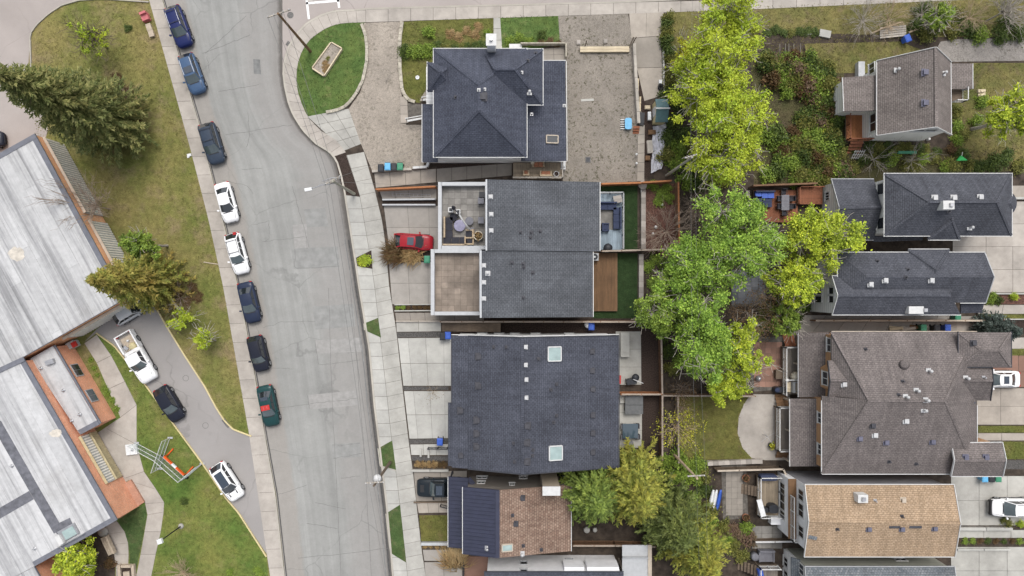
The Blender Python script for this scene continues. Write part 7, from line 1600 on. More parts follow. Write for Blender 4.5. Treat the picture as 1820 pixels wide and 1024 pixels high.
t, r = deck('deck', 'pale deck with white rail behind the lower half of the brown duplex', 'deck', (1379, 722, 1406, 800), .9, 'deck_grey'); railing(t, [Vector((r[2], r[3] - .05, 0)), Vector((r[0] + .05, r[3] - .05, 0)), Vector((r[0] + .05, r[1] + .05, 0)), Vector((r[2], r[1] + .05, 0))], .9, 'white_trim'); steps(t, (r[0] + .8, r[3], 0), (r[0] + .8, r[3] + 1.2, 0), 1.3, 4, .85, 'deck_brown'); steps(t, (r[0] + .9, r[1], 0), (r[0] + .9, r[1] - 1.0, 0), 1.3, 3, .85, 'deck_brown')
t, r = deck('deck', 'square deck with white rail behind the tan roofed house', 'deck', (1346, 845, 1383, 917), .9, 'deck_tan'); railing(t, [Vector((r[2], r[3] - .05, 0)), Vector((r[0] + .05, r[3] - .05, 0)), Vector((r[0] + .05, r[1] + .05, 0)), Vector((r[2], r[1] + .05, 0))], .9, 'white_trim'); steps(t, (r[0], P(0, 874, 1).y, 0), (r[0] - 1.5, P(0, 873, 1).y, 0), 1.1, 5, .85, 'timber_dark')
t, r = deck('deck', 'grey deck at the bottom edge beside the blue grey roofed house', 'deck', (1346, 1005, 1382, 1050), 1.8, 'deck_grey'); railing(t, [Vector((r[2], r[3] - .05, 0)), Vector((r[0] + .05, r[3] - .05, 0)), Vector((r[0] + .05, r[1], 0))], 1.8, 'white_trim'); steps(t, (r[0], P(0, 1010, 1).y, 0), (r[0] - 1.6, P(0, 1009, 1).y, 0), 1.1, 6, 1.7, 'timber_dark')
t = thing('timber_stairs', 'dark timber steps in the gap above the black duplex', 'stairs', G(838, 582)); a, b = G(890, 581), G(786, 581); steps(t, a, b, 1.0, 16, 1.5, 'timber_dark')
t = thing('timber_steps', 'brick red timber steps at the end of the long timber wall', 'stairs', G(1130, 230)); steps(t, G(1130, 226), G(1130, 238), .7, 3, .6, 'deck_red')
# ------------------------------------------------------------------ garden furniture
flat('cushion_navy', (.035, .045, .085), .85, .12); flat('cushion_dark', (.032, .032, .04), .85, .12); flat('cushion_grey', (.16, .16, .18), .85, .12); flat('wicker', (.36, .28, .19), .8, .2, 8); flat('lilac', (.25, .24, .33), .6, .12); flat('hot_cover', (.115, .118, .12), .7, .12); flat('blue_plastic', (.04, .10, .42), .4, .08); flat('green_plastic', (.05, .22, .13), .45, .1); flat('dark_plastic', (.025, .027, .032), .5, .1); flat('sky_plastic', (.12, .38, .62), .4, .08); flat('terracotta', (.32, .14, .08), .8, .15); flat('cream', (.60, .55, .45), .7, .1)
def sofa(label, px, py, z, w_, d, ang, frame, cush, n=2, cat='sofa', name='sofa', arms=True, group=None):
    c = P(px, py, z + .4); t = thing(name, label, cat, (0, 0, 0), group)
    MB().box(-w_ / 2, -d / 2, .08, w_ / 2, d / 2, .30).build('base', frame, t); MB().box(-w_ / 2, d / 2 - .16, .301, w_ / 2, d / 2, .78).build('backrest', frame, t)
    if arms: [MB().box(s * w_ / 2 - (.14 if s > 0 else 0), -d / 2, .302, s * w_ / 2 + (.14 if s < 0 else 0), d / 2 - .161, .58).build('arm', frame, t) for s in (-1, 1)]
    i0 = -w_ / 2 + (.16 if arms else .02); ww = (w_ - (.32 if arms else .04)) / n
    for i in range(n): MB().box(i0 + i * ww + .015, -d / 2 + .01, .303, i0 + (i + 1) * ww - .015, d / 2 - .18, .46).build('seat_cushion', cush, t)
    t.location = (c.x, c.y, z); t.rotation_euler = (0, 0, ang); return t
def round_table(label, px, py, z, r, mat, h=.72, name='round_table', cat='table'):
    c = P(px, py, z + h); t = thing(name, label, cat, (c.x, c.y, z)); MB().lathe(c.x, c.y, [(r * .97, z + h - .05), (r, z + h - .03), (r, z + h), (r * .95, z + h + .01)], 24).build('top', mat, t); MB().lathe(c.x, c.y, [(r * .5, z), (r * .5, z + .04), (.06, z + .08), (.06, z + h - .05)], 12).build('pedestal', 'black_metal', t); return t
def table(label, px, py, z, w_, d, ang, mat, h=.74, name='table', legs='black_metal'):
    c = P(px, py, z + h); t = thing(name, label, 'table', (0, 0, 0)); n = max(2, int(d / .3))
    for i in range(n): MB().box(-w_ / 2, -d / 2 + d * i / n + .008, h - .05, w_ / 2, -d / 2 + d * (i + 1) / n - .008, h).build('top_board', mat, t)
    for x in (-1, 1):
        for y in (-1, 1): MB().cbox(x * (w_ / 2 - .08), y * (d / 2 - .08), 0, h - .051, .07, .07).build('leg', legs, t)
    t.location = (c.x, c.y, z); t.rotation_euler = (0, 0, ang); return t
def chair(label, px, py, z, ang, mat, group=None, frame='black_metal'):
    c = P(px, py, z + .45); t = thing('garden_chair', label, 'chair', (0, 0, 0), group); MB().box(-.26, -.26, .40, .26, .26, .46).build('seat', mat, t); MB().box(-.26, .24, .461, .26, .30, .9).build('backrest', mat, t)
    for x in (-1, 1):
        MB().beam((x * .28, -.26, .64), (x * .28, .28, .64), .05, .04).build('armrest', frame, t)
        for y in (-1, 1): MB().cbox(x * .24, y * .24, 0, .40, .04, .04).build('leg', frame, t)
    t.location = (c.x, c.y, z); t.rotation_euler = (0, 0, ang); return t
def pot(label, px, py, z, r, h, mat, plant=None, cat='plant pot', group=None):
    c = P(px, py, z + h); t = thing('plant_pot', label, cat, (c.x, c.y, z), group); MB().lathe(c.x, c.y, [(r * .72, z), (r * .9, z + h * .6), (r, z + h), (r * .86, z + h), (r * .84, z + h - .06)], 18).build('pot', mat, t); MB().lathe(c.x, c.y, [(r * .84, z + h - .09), (r * .83, z + h - .059)], 14).build('soil', 'mulch', t)
    if plant:
        ct = RNG.normal(0, 1, (130, 3)) * np.array((r * .5, r * .5, .14)) + np.array((c.x, c.y, z + h + .12)); V, F = leaves_np(ct, .16); np_mesh('foliage', V, F, plant, t, (c.x, c.y, z))
    return t
TZ = 3.0
sofa('sofa along the left wall of the furnished roof terrace', 797, 404, TZ, 2.2, .95, PI / 2, 'wicker', 'cushion_dark', 3, arms=False); sofa('corner sofa along the bottom of the furnished roof terrace', 809, 429, TZ, 2.6, .9, PI, 'wicker', 'cushion_dark', 3, arms=False)
sofa('wicker armchair at the right end of the terrace sofas', 834, 428, TZ, 1.0, .9, PI, 'wicker', 'cushion_dark', 1, 'armchair', 'armchair'); sofa('wicker armchair facing left on the terrace', 835, 416, TZ, .95, .85, -PI / 2, 'wicker', 'cushion_dark', 1, 'armchair', 'armchair')
round_table('lilac round ottoman table amid the terrace sofas', 817, 401, TZ, .62, 'lilac', .45); round_table('dark lilac ottoman beside the curved terrace screen', 834, 393, TZ, .45, 'cushion_grey', .42, 'ottoman', 'ottoman'); round_table('black round stool beside the tall terrace lanterns', 806, 386, TZ, .42, 'cushion_dark', .45, 'ottoman', 'ottoman')
pot('round white planter with yellow plant in the terrace corner', 850, 419, TZ, .5, .7, 'cream', 'leaf_straw')
for i, (x, y, h_, s) in enumerate(((801, 373, 2.0, .42), (814.5, 376, 2.1, .36))):
    c = P(x, y, TZ + h_ / 2); t = thing('lantern_heater', ('left tall white framed lantern on the roof terrace', 'right tall white framed lantern on the roof terrace')[i], 'lantern', (c.x, c.y, TZ)); hh = h_ / 2
    MB().cbox(c.x, c.y, TZ, TZ + hh, s * .9, s * .9).build('body', 'dark_plastic', t); f = MB(); [f.cbox(c.x + a * s * .5, c.y + b * s * .5, TZ, TZ + hh + .06, s * (1.2 if b else .22), s * (.22 if b else .8)) for a, b in ((1, 0), (-1, 0), (0, 1), (0, -1))]; f.build('frame', 'white_trim', t)
# curved white screen/umbrella arm on the terrace
t = thing('parasol', 'folded dark parasol with white curved arm on the terrace', 'parasol', P(838, 410, TZ)); pts = [P(838, 411, TZ + .2), P(830, 402, TZ + 1.4), P(822, 391, TZ + 2.1), P(816, 381, TZ + 2.4)]
MB().path(pts, .09, 8).build('arm', 'white_trim', t); MB().lathe(P(808, 372, TZ).x, P(808, 372, TZ).y, [(.05, TZ + 1.0), (.22, TZ + 1.1), (.14, TZ + 2.2), (.03, TZ + 2.5)], 10).build('canopy', 'cushion_dark', t); MB().path([pts[-1], P(808, 372, TZ + 2.5)], .06, 8).build('bracket', 'cushion_dark', t); MB().cbox(pts[0].x, pts[0].y, TZ, TZ + .15, .7, .7, .4).build('base', 'cushion_grey', t)
for i, (x, y) in enumerate(((857, 347), (855, 357), (855, 392))): c = P(x, y, TZ + .5); tag(MB().cbox(c.x, c.y, TZ, TZ + .7, .55, .6).cbox(c.x, c.y, TZ + .701, TZ + .76, .62, .67).build('storage_box', ('dark_plastic', 'cushion_grey', 'cushion_grey')[i], org=(c.x, c.y, TZ)), ('black storage box by the top corner of the furnished terrace', 'grey storage box below the black one on the terrace', 'grey box against the right terrace wall')[i], 'storage box')
# blue grey deck set
DZ = .62
sofa('long navy sofa along the top of the blue grey deck', 1080, 366, DZ, 2.0, .85, 0, 'cushion_navy', 'cushion_navy', 2, arms=False); sofa('navy sofa along the right of the blue grey deck', 1097, 388, DZ, 2.4, .85, -PI / 2, 'cushion_navy', 'cushion_navy', 3, arms=False); sofa('single navy chair at the left of the blue grey deck', 1076, 404, DZ, .9, .8, PI / 2, 'cushion_navy', 'cushion_navy', 1, 'armchair', 'armchair')
table('small grey table with tools at the top of the blue grey deck', 1098, 354, DZ, .9, .8, .2, 'stone'); c = P(1080, 441, DZ); tag(MB().lathe(c.x, c.y, [(.3, DZ), (.5, DZ + .3), (.45, DZ + .5), (.1, DZ + .55)], 12).build('grill', 'dark_plastic', org=(c.x, c.y, DZ)), 'dark covered grill at the bottom of the blue grey deck', 'grill')
# fire pit disc
c = G(1140, 331); t = thing('bird_bath', 'pale round bird bath below the orange fence', 'bird bath', c); MB().lathe(c.x, c.y, [(.25, .1), (.12, .3), (.12, .7), (.45, .82), (.47, .9), (.36, .86)], 18).build('basin', 'stone', t); [MB().cbox(c.x + dx, c.y - .55, .1, .6, .08, .3).build('stand', 'white_trim', t) for dx in (-.1, .12)]
for i, (x, y, r_) in enumerate(((1165, 404, .18), (1176, 364, .17), (1160, 416, .16))): c = G(x, y); tag(MB().lathe(c.x, c.y, [(r_ * .8, .1), (r_, .3), (r_ * .7, .42), (.02, .44)], 12).build('garden_globe', 'white_plastic', org=c), ('white garden ornament left in the red mulch beneath the bare tree', 'white garden ornament close to the orange fence', 'white garden ornament lowest in the red mulch bed')[i], 'ornament')
c = P(1056, 457, .7); t = thing('air_conditioner', 'grey air conditioner with round fan grille on the brown deck', 'air conditioner', (c.x, c.y, .5)); MB().cbox(c.x, c.y, .5, 1.2, .85, .8).build('case', 'grey_trim', t); MB().lathe(c.x, c.y, [(.34, 1.201), (.34, 1.215), (.02, 1.216)], 18, False).build('fan_grille', 'dark_plastic', t); MB().lathe(c.x, c.y, [(.12, 1.217), (.1, 1.23)], 12).build('fan_hub', 'white_plastic', t)
# duplex patio things
table('long pale slatted table on the upper duplex patio', 1111, 613, .15, .95, 2.7, 0, 'concrete_pale', .7); c = P(1128, 677, 1.0); t = thing('barbecue', 'black barbecue with silver handle on the upper duplex patio', 'barbecue', (c.x, c.y, .15)); MB().cbox(c.x - .3, c.y - .1, .15, .95, 1.1, .6, .15).build('cabinet', 'dark_plastic', t); MB().lathe(c.x + .1, c.y + .35, [(.35, .75), (.42, .95), (.3, 1.15), (.05, 1.2)], 14).build('lid', 'dark_plastic', t); MB().path([(c.x - .2, c.y + .2, 1.25), (c.x + .9, c.y - .25, 1.2)], .035, 8).build('handle', 'chrome', t)
tag(MB().cbox(*G(1101, 674)[:2], .16, .5, .22, .9).build('toy_block', 'red_paint', org=G(1101, 674, .16)), 'red crate half hidden under the black duplex roof edge', 'crate')
c = P(1127, 720, 1.0); t = thing('hot_tub', 'hot tub under a dark grey folding cover', 'hot tub', (c.x, c.y, .15))
def rrect(cx, cy, w_, d, r, n=5): return [(cx + sx * (w_ / 2 - r) + r * math.cos(a), cy + sy * (d / 2 - r) + r * math.sin(a)) for sx, sy, a0 in ((1, 1, 0), (-1, 1, PI / 2), (-1, -1, PI), (1, -1, 1.5 * PI)) for a in np.linspace(a0, a0 + PI / 2, n)]
MB().prism(rrect(c.x, c.y, 1.9, 1.9, .35), .15, .95).build('shell', 'dark_plastic', t)
for s in (-1, 1): MB().box(c.x - .98, c.y + (.02 if s > 0 else -1.0), .951, c.x + .98, c.y + (1.0 if s > 0 else -.02), 1.03).build('cover_half', 'hot_cover', t)
t = table('long pale patio table edging the glass table', 1107, 708, .15, .6, 1.1, 0, 'concrete_pale', .4, 'side_table'); c = P(1120, 766, .8)
t = thing('glass_table', 'dark glass patio table on the lower duplex patio', 'table', (c.x, c.y, .15)); MB().cbox(c.x, c.y, .84, .87, 1.7, 1.6).build('top', 'glass_blue', t); [MB().cbox(c.x + a * .78, c.y + b * .73, .15, .839, .06, .06).build('leg', 'black_metal', t) for a in (-1, 1) for b in (-1, 1)]
for i, (x, y, a) in enumerate(((1108, 758, PI / 2), (1131, 757, -PI / 2), (1108, 776, PI / 2), (1132, 776, -PI / 2), (1120, 789, PI))): chair(('dark chair at the upper left of the glass table', 'dark chair at the upper right of the glass table', 'dark chair at the lower left of the glass table', 'dark chair at the lower right of the glass table', 'dark chair at the bottom end of the glass table')[i], x, y, .15, a, 'cushion_grey', 'chairs around the glass table')
# slate house deck furniture
sofa('tan wicker loveseat against the slate house wall', 957, 291, .9, 1.3, .75, 0, 'wicker', 'terracotta', 2); sofa('tan wicker bench on the outer side of the slate house deck', 970, 309, .9, 1.3, .6, PI, 'wicker', 'terracotta', 2); sofa('tan wicker chair at the left of the slate house deck', 935, 308, .9, .7, .6, PI, 'wicker', 'terracotta', 1, 'armchair', 'armchair')
pot('white planter box at the right end of the slate house deck', 989, 309, .9, .3, .5, 'white_plastic'); c = P(1001, 294, .9); tag(MB().cbox(c.x, c.y, .1, 1.0, .5, .9).cbox(c.x, c.y, 1.001, 1.2, .4, .4).build('meter_box', 'white_plastic', org=(c.x, c.y, .1)), 'white meter box at the lower right corner of the slate house', 'meter box')
c = P(947, 290, 1.0); tag(MB().lathe(c.x, c.y, [(.2, .9), (.25, 1.1), (.15, 1.5), (.05, 1.6)], 12).build('garden_statue', 'cream', org=(c.x, c.y, .9)), 'pale statue beside the wicker loveseat', 'statue')
# red deck set
sofa('blue sofa along the top of the red deck', 1359, 346, .5, 2.1, .8, 0, 'cushion_navy', 'blue_plastic', 3, arms=False).children; sofa('blue sofa along the left of the red deck', 1348, 361, .5, 1.5, .8, PI / 2, 'cushion_navy', 'cushion_navy', 2, arms=False); table('low navy coffee table on the red deck', 1364, 361, .5, 1.0, .9, 0, 'cushion_navy', .4, 'coffee_table')
table('grey dining table on the red deck', 1396, 360, .5, .85, 1.7, 0, 'cushion_grey')
for i, (x, y, a) in enumerate(((1385, 353, PI / 2), (1385, 367, PI / 2), (1407, 353, -PI / 2), (1407, 367, -PI / 2), (1393, 341, 0), (1394, 379, PI))): chair(('dark chair upper left of the red deck table', 'dark chair lower left of the red deck table', 'dark chair upper right of the red deck table', 'dark chair lower right of the red deck table', 'dark chair at the top of the red deck table', 'dark chair at the bottom of the red deck table')[i], x, y, .5, a, 'cushion_dark', 'chairs around the red deck table')
low_wall('planter_wall', [(1326, 340), (1327, 372)], 'stone', 'mossy stone planter wall left of the red deck', .4, .6, n=5)
# tan house deck
c = P(1366, 849, 1.5); tag(MB().prism(rrect(c.x, c.y, 1.9, .6, .28), .9, 1.7).build('covered_sofa', 'cushion_navy', org=(c.x, c.y, .9)), 'covered navy bench at the top of the tan house deck', 'bench'); c = P(1370, 905, 1.5); t = thing('covered_grill', 'black covered grill in the corner of the tan house deck', 'grill', (c.x, c.y, .9)); MB().prism(rrect(c.x + .2, c.y + .1, 1.0, .9, .3), .9, 1.85).build('cover', 'dark_plastic', t); MB().prism(rrect(c.x - .5, c.y - .1, .6, .5, .2), .9, 1.6).build('side_cover', 'dark_plastic', t)
a, b = P(1349, 888, 2.1), P(1357, 918, 2.1); tag(MB().beam(a, b, .55, .12).build('awning_roll', 'white_plastic', org=(a + b) / 2), 'white board leaning over the left rail of the tan house deck', 'board')
c = G(1390, 925, 0); tag(MB().cbox(c.x - 1.0, c.y + .3, .1, 1.0, 1.2, .9).build('deck_cabinet', 'stucco_white', org=c), 'pale cabinet under the tan house deck', 'cabinet')
sofa('covered grey furniture beside the bottom deck', 1362, 988, .3, 1.7, 1.3, 0, 'cushion_grey', 'cushion_grey', 1, name='covered_furniture', cat='furniture'); c = P(1342, 990, .8); tag(MB().lathe(c.x, c.y, [(.42, .1), (.42, .9), (.38, 1.0), (.05, 1.02)], 16).build('water_barrel', 'cushion_grey', org=(c.x, c.y, .1)), 'round grey barrel left of the covered furniture', 'barrel'); c = P(1351, 1018, 2.0); tag(MB().cbox(c.x, c.y, 1.8, 2.3, .5, .9, .2).cbox(c.x, c.y, 2.301, 2.34, .4, .7, .2).build('cool_box', 'blue_plastic', org=(c.x, c.y, 1.8)), 'blue cool box on the bottom deck', 'cool box')
for i, (x, y) in enumerate(((1326, 850), (1326, 920))): pot(('red flower pot above the tan house deck stairs', 'red flower pot below the tan house deck stairs')[i], x, y, .1, .4, .5, 'terracotta', 'leaf_rust')
c = G(1267, 884); t = thing('paddle_boards', 'blue and white boat leaning in the shrubs by the brick patio', 'boat', c)
for i, (dx, mt) in enumerate(((-.55, 'white_plastic'), (-.2, 'white_plastic'), (.25, 'blue_plastic'))):
    hull = []; n = 9
    for k in range(n): u = k / (n - 1); w_ = .24 * math.sin(PI * (.08 + .84 * u)) ** .6; y = c.y - 1.2 + 2.3 * u; x = c.x + dx + .35 * u; hull.append([(x - w_, y, .75 + .3 * u), (x, y, .6 + .3 * u), (x + w_, y, .75 + .3 * u), (x, y, .84 + .3 * u)])
    MB().loft(hull).build('hull', mt, t)
MB().beam((c.x - .7, c.y - .6, .1), (c.x + .5, c.y - .6, .6), .1, .1).beam((c.x - .5, c.y + .5, .1), (c.x + .6, c.y + .5, .8), .1, .1).build('rack', 'timber_dark', t)
# brown duplex deck things
c = P(1415, 675, 1.5); t = thing('patio_umbrella', 'folded cream umbrella on the brown duplex deck', 'umbrella', (c.x, c.y, .9)); MB().path([(c.x - 1.1, c.y, 1.9), (c.x + .3, c.y + .05, 2.2)], .06, 8).build('pole', 'white_trim', t); MB().lathe(c.x, c.y + .3, [(.1, 1.2), (.6, 1.3), (.4, 1.7), (.05, 2.0)], 10).build('canopy', 'cream', t); MB().lathe(c.x - 1.15, c.y, [(.16, 1.8), (.2, 1.95), (.1, 2.0)], 12).build('hub', 'white_trim', t)
sofa('pale bench at the bottom of the upper duplex deck', 1414, 688, .9, 1.2, .7, PI / 2, 'white_plastic', 'cream', 2); table('narrow timber table beside the pale deck bench', 1402, 688, .9, .4, 1.1, 0, 'lumber', .6, 'side_table')
c = G(1386, 692, .5); t = thing('covered_bbq', 'dark teal covered grill at the patio corner of the brown duplex', 'grill', c); MB().prism(rrect(c.x, c.y, 1.5, .6, .25), .1, 1.0).build('cover', 'dark_plastic', t); MB().lathe(c.x - .5, c.y, [(.3, 1.0), (.25, 1.15), (.05, 1.2)], 12).build('lid', 'cushion_navy', t)
tag(MB().cbox(*G(1381, 664)[:2], .15, .9, .8, .9).cbox(*G(1381, 664)[:2], .901, .96, .9, 1.0).build('storage_box', 'timber_dark', org=G(1381, 664)), 'dark storage box at the edge of the terracotta patio', 'storage box'); c = G(1346, 672); tag(MB().lathe(c.x, c.y, [(.25, .1), (.35, .5), (.2, .8), (.05, .9)], 12).build('garden_urn', 'metal', org=c), 'silver garden urn left of the terracotta patio', 'urn')
pot('yellow flower pot on the lower duplex stairs', 1372, 792, .1, .35, .5, 'dark_plastic', 'leaf_yellow')
t = thing('rotary_dryer', 'thin cross shaped clothes dryer on the curved patio', 'clothes dryer', G(1356, 772)); c = G(1356, 772); MB().tube(c, c + Vector((0, 0, 1.5)), .03).build('pole', 'metal', t); m = MB(); [m.tube(c + Vector((0, 0, 1.3)), c + Vector((math.cos(a) * .9, math.sin(a) * .9, 1.6)), .015) for a in (.6, 2.2, 3.7, 5.3)]; m.build('arms', 'metal', t)
# ------------------------------------------------------------------ bins
def bin_(label, px, py, mat, ang=0.0, z=.1, group=None, lid=None):
    c = P(px, py, z + .9); t = thing('wheelie_bin', label, 'bin', (0, 0, 0), group)
    MB().loft([[(sx * w_, sy * d, zz) for sx, sy in ((-1, -1), (1, -1), (1, 1), (-1, 1))] for w_, d, zz in ((.23, .26, .06), (.30, .36, .95))], smooth=False).build('body', mat, t); MB().loft([[(sx * w_, sy * d - .02, zz) for sx, sy in ((-1, -1), (1, -1), (1, 1), (-1, 1))] for w_, d, zz in ((.32, .40, .951), (.32, .40, 1.0), (.22, .28, 1.06))], smooth=False).build('lid', lid or mat, t)
    MB().tube((-.28, .42, .97), (.28, .42, .97), .025).build('handle', 'dark_plastic', t); [MB().tube((s * .24, .3, .12), (s * .31, .3, .12), .12, .12, 12).build('wheel', 'rubber', t) for s in (-1, 1)]
    t.location = (c.x, c.y, z); t.rotation_euler = (0, 0, ang); return t
for l, x, y, m, a in (('blue bin, one of three against the timber wall left of the slate house', 689, 296, 'sky_plastic', 0), ('black bin between the blue and green bins at the slate house', 700, 297, 'dark_plastic', 0), ('green bin right of the other bins at the slate house', 711, 296, 'green_plastic', 0), ('black bin farthest left at the timber wall by the slate house', 677, 299, 'dark_plastic', 0),
                      ('green bin at the end of the ornamental grass bed', 759, 461, 'green_plastic', 0), ('blue bin at the top left corner of the black duplex', 796, 596, 'blue_plastic', 0), ('black bin left of the blue bin at the black duplex corner', 787, 598, 'dark_plastic', 0), ('blue bin in the rock strip by the lower duplex driveway', 782, 785, 'blue_plastic', 0),
                      ('navy bin in the dark gap above the black duplex', 1051, 580, 'blue_plastic', 0), ('green bin under the corner of the slate blue house', 1702, 565, 'green_plastic', 0), ('green bin in the gap above the brown duplex', 1641, 583, 'green_plastic', 0), ('black bin between two bins above the brown duplex', 1665, 584, 'dark_plastic', 0), ('bright blue bin above the brown duplex', 1684, 583, 'blue_plastic', 0),
                      ('light blue bin beneath the small duplex gable', 1750, 850, 'sky_plastic', 0), ('black bin beside the light blue bin under the small gable', 1762, 850, 'dark_plastic', 0), ('green bin right of the black bin under the small gable', 1774, 850, 'green_plastic', 0), ('blue bin lid beside the cut branches at top right', 1613, 68, 'blue_plastic', .4)): bin_(l, x, y, m, a)
c = P(1045, 577, .9); tag(MB().lathe(c.x, c.y, [(.34, .1), (.36, .9), (.40, .95), (.05, 1.0)], 16).build('rain_barrel', 'white_plastic', org=(c.x, c.y, .1)), 'pale rain barrel next to the navy bin', 'barrel')
c = G(1026, 939, 0); [tag(MB().lathe(c.x + dx, c.y, [(r_, .1), (r_, .6), (r_ * .8, .7), (.02, .72)], 12).build('barrel', 'concrete_pale', org=(c.x + dx, c.y, .1)), l, 'barrel') for dx, r_, l in ((1.0, .35, 'pale round barrel under the spruce behind the terracotta house'), (1.9, .25, 'smaller pale round tub right of the barrel under the spruce'))]
# planter rings at right
for i, (x, y, r_) in enumerate(((1771, 571, .42), (1780, 578, .35), (1781, 570, .3))): pot(('larger white rimmed pot in the gravel bed at the right', 'smaller white rimmed pot in the gravel bed at the right', 'terracotta pot between the white rimmed pots')[i], x, y, .1, r_, .45, 'cream' if i < 2 else 'terracotta')
# planter box on the corner lawn
q = [(590, 77), (609.5, 88), (577.5, 137), (556, 123)]; t = thing('raised_planter', 'long tan raised planter box on the corner lawn', 'planter', G(583, 107)); w_ = [G(*p) for p in q]
for a, b in zip(w_, w_[1:] + w_[:1]): d = (b - a).normalized() * .06; MB().beam(a + d + Vector((0, 0, .2)), b - d + Vector((0, 0, .2)), .12, .45).build('side_board', 'lumber', t)
MB().prism([(p.x, p.y) for p in w_], .1, .36).build('soil', 'gravel_pale', t)
for i in range(7): x, y = quadpt(q, random.uniform(.2, .8), random.uniform(.15, .85)); shrub('dry little plant in the raised corner planter', x, y, 4.5, random.choice(['leaf_straw', 'leaf_olive']), 'dry plants in the corner planter', .5, 'bed_plant', 'plant', zb=.35)
# kids' table, shed yard clutter
c = P(1115, 220, .5); t = thing('play_table', 'light blue plastic play table at the end of the long timber wall', 'play table', (c.x, c.y, .1)); MB().prism(rrect(c.x + .1, c.y, .75, 1.25, .25), .5, .62).build('top', 'sky_plastic', t); [MB().cbox(c.x + .1 + a * .3, c.y + b * .5, .1, .499, .1, .1).build('leg', 'sky_plastic', t) for a in (-1, 1) for b in (-1, 1)]; [MB().cbox(c.x - .5, c.y - .5 + i * .25, .1, .3, .45, .07).build('rack_bar', 'white_plastic', t) for i in range(5)]
for l, x, y, wx, wy, h_, m in (('pale crate against the left wall of the shed', 1153, 208, .35, .9, .6, 'white_plastic'), ('brown crate leaning near the shed door', 1150, 192, .6, .4, .4, 'lumber'), ('black tarpaulin bundle on the dirt beside the timber steps', 1139, 212, .7, 1.4, .35, 'dark_plastic'), ('rusty timber pile below the shed', 1158, 236, .8, .5, .4, 'deck_brown'), ('grey timber crate in the cluttered yard', 1154, 262, .6, 1.4, .5, 'timber'), ('small brown crate at the bottom of the cluttered yard', 1150, 282, .5, .5, .5, 'deck_brown')):
    c = G(x, y); tag(MB().cbox(c.x, c.y, .1, h_, wx, wy, random.uniform(-.1, .1)).cbox(c.x, c.y, h_ + .001, h_ + .05, wx * .8, wy * .8, .05).build('crate', m, org=c), l, 'crate')
flat('tarp', (.50, .50, .54), .5, .2, 2)
m = MB(); n = 11; gx, gy = np.meshgrid(np.linspace(0, 1, n), np.linspace(0, 1, 15)); pts = [quadpt([(1160, 226), (1184, 220), (1176, 300), (1157, 308)], u, v) for v in np.linspace(0, 1, 15) for u in np.linspace(0, 1, n)]
m.add([(*G(x + random.uniform(-.8, .8), y + random.uniform(-.8, .8))[:2], .16 + random.random() * .28) for x, y in pts], [(j * n + i, (j + 1) * n + i, (j + 1) * n + i + 1, j * n + i + 1) for j in range(14) for i in range(n - 1)]); tag(m.build('tarpaulin', 'tarp', org=G(1169, 265)), 'crumpled pale tarpaulin spread beside the shrubs below the shed', 'tarpaulin')
c = G(1174, 156); t = thing('tyre_stack', 'old tyre leaning at the right of the cracked drive', 'tyre', c); MB().lathe(c.x, c.y, [(.16, .1), (.34, .1), (.36, .22), (.34, .34), (.16, .34), (.15, .2)], 18).build('tyre', 'rubber', t); MB().cbox(c.x - .05, c.y + .6, .1, .4, .35, .4).build('hub', 'white_plastic', t)
c = G(1465, 61); tag(MB().cbox(c.x, c.y, .1, .35, 1.25, .8, -.2).cbox(c.x - 1.6, c.y, .1, .2, 1.3, .18, .05).build('old_mattress', 'concrete_pale', org=c), 'pale discarded slab lying on the bare bank', 'slab'); c = G(1585, 58); t = thing('pallet', 'grey timber pallet stack beside the cut branches', 'pallet', c)
for i in range(5): MB().cbox(c.x, c.y - .5 + i * .25, .3, .36, 2.9, .2, .1).build('plank', 'timber', t)
for i in (-1.2, 0, 1.2): MB().cbox(c.x + i, c.y, .1, .299, .12, 1.2, .1).build('bearer', 'timber_dark', t)
t = thing('plant_stakes', 'row of thin timber stakes on the bare bank', 'stakes', G(1402, 90))
for i, x in enumerate((1345, 1386, 1396, 1402, 1411, 1423)): a, b = G(x, 98, .1), G(x, 78, .9); MB().beam(a, b, .05, .05).build('stake', 'timber', t)
t = thing('swing_frame', 'green plastic slide in the shrubs behind the charcoal house', 'slide', G(1698, 284)); c = G(1698, 284); flat('slide_green', (.04, .42, .10), .4, .08); MB().prism([(c.x - .5, c.y - .3), (c.x + .7, c.y - .25), (c.x, c.y + .3)], .9, 1.1).build('slide', 'slide_green', t); MB().tube((c.x + .6, c.y - .2, 0.1), (c.x - .2, c.y + .5, 1.6), .04).build('frame', 'white_plastic', t)
t = thing('garden_trellis', 'white lattice chair frame below the orange deck', 'trellis', G(1519, 277)); c = G(1519, 277); m = MB(); [m.beam((c.x - .5 + i * .25, c.y - .4, .3), (c.x - .4 + i * .25, c.y + .4, 1.2), .05, .05) for i in range(5)]; [m.beam((c.x - .5, c.y - .3 + .3 * i, .4 + .3 * i), (c.x + .6, c.y - .3 + .3 * i, .4 + .3 * i), .05, .05) for i in range(3)]; m.build('lattice', 'white_trim', t)
c = G(1604, 274); tag(MB().box(c.x - 1.0, c.y - .15, 1.0, c.x + 1.0, c.y + .15, 1.12).box(c.x - .9, c.y - .1, .1, c.x - .8, c.y + .1, .999).box(c.x + .8, c.y - .1, .1, c.x + .9, c.y + .1, .999).build('green_bench', 'green_plastic', org=c), 'thin teal bench among the shrubs below the grey brown house', 'bench')
for i, y in enumerate((163, 170)): c = G(1742, y); tag(MB().cbox(c.x, c.y, .1, .4, .8, .35, .2 * i).cbox(c.x + .1, c.y, .401, .5, .5, .25, .3).build('log_pile', 'lumber', org=c), ('upper heap of split logs right of the porch railing', 'lower heap of split logs right of the porch railing')[i], 'logs')
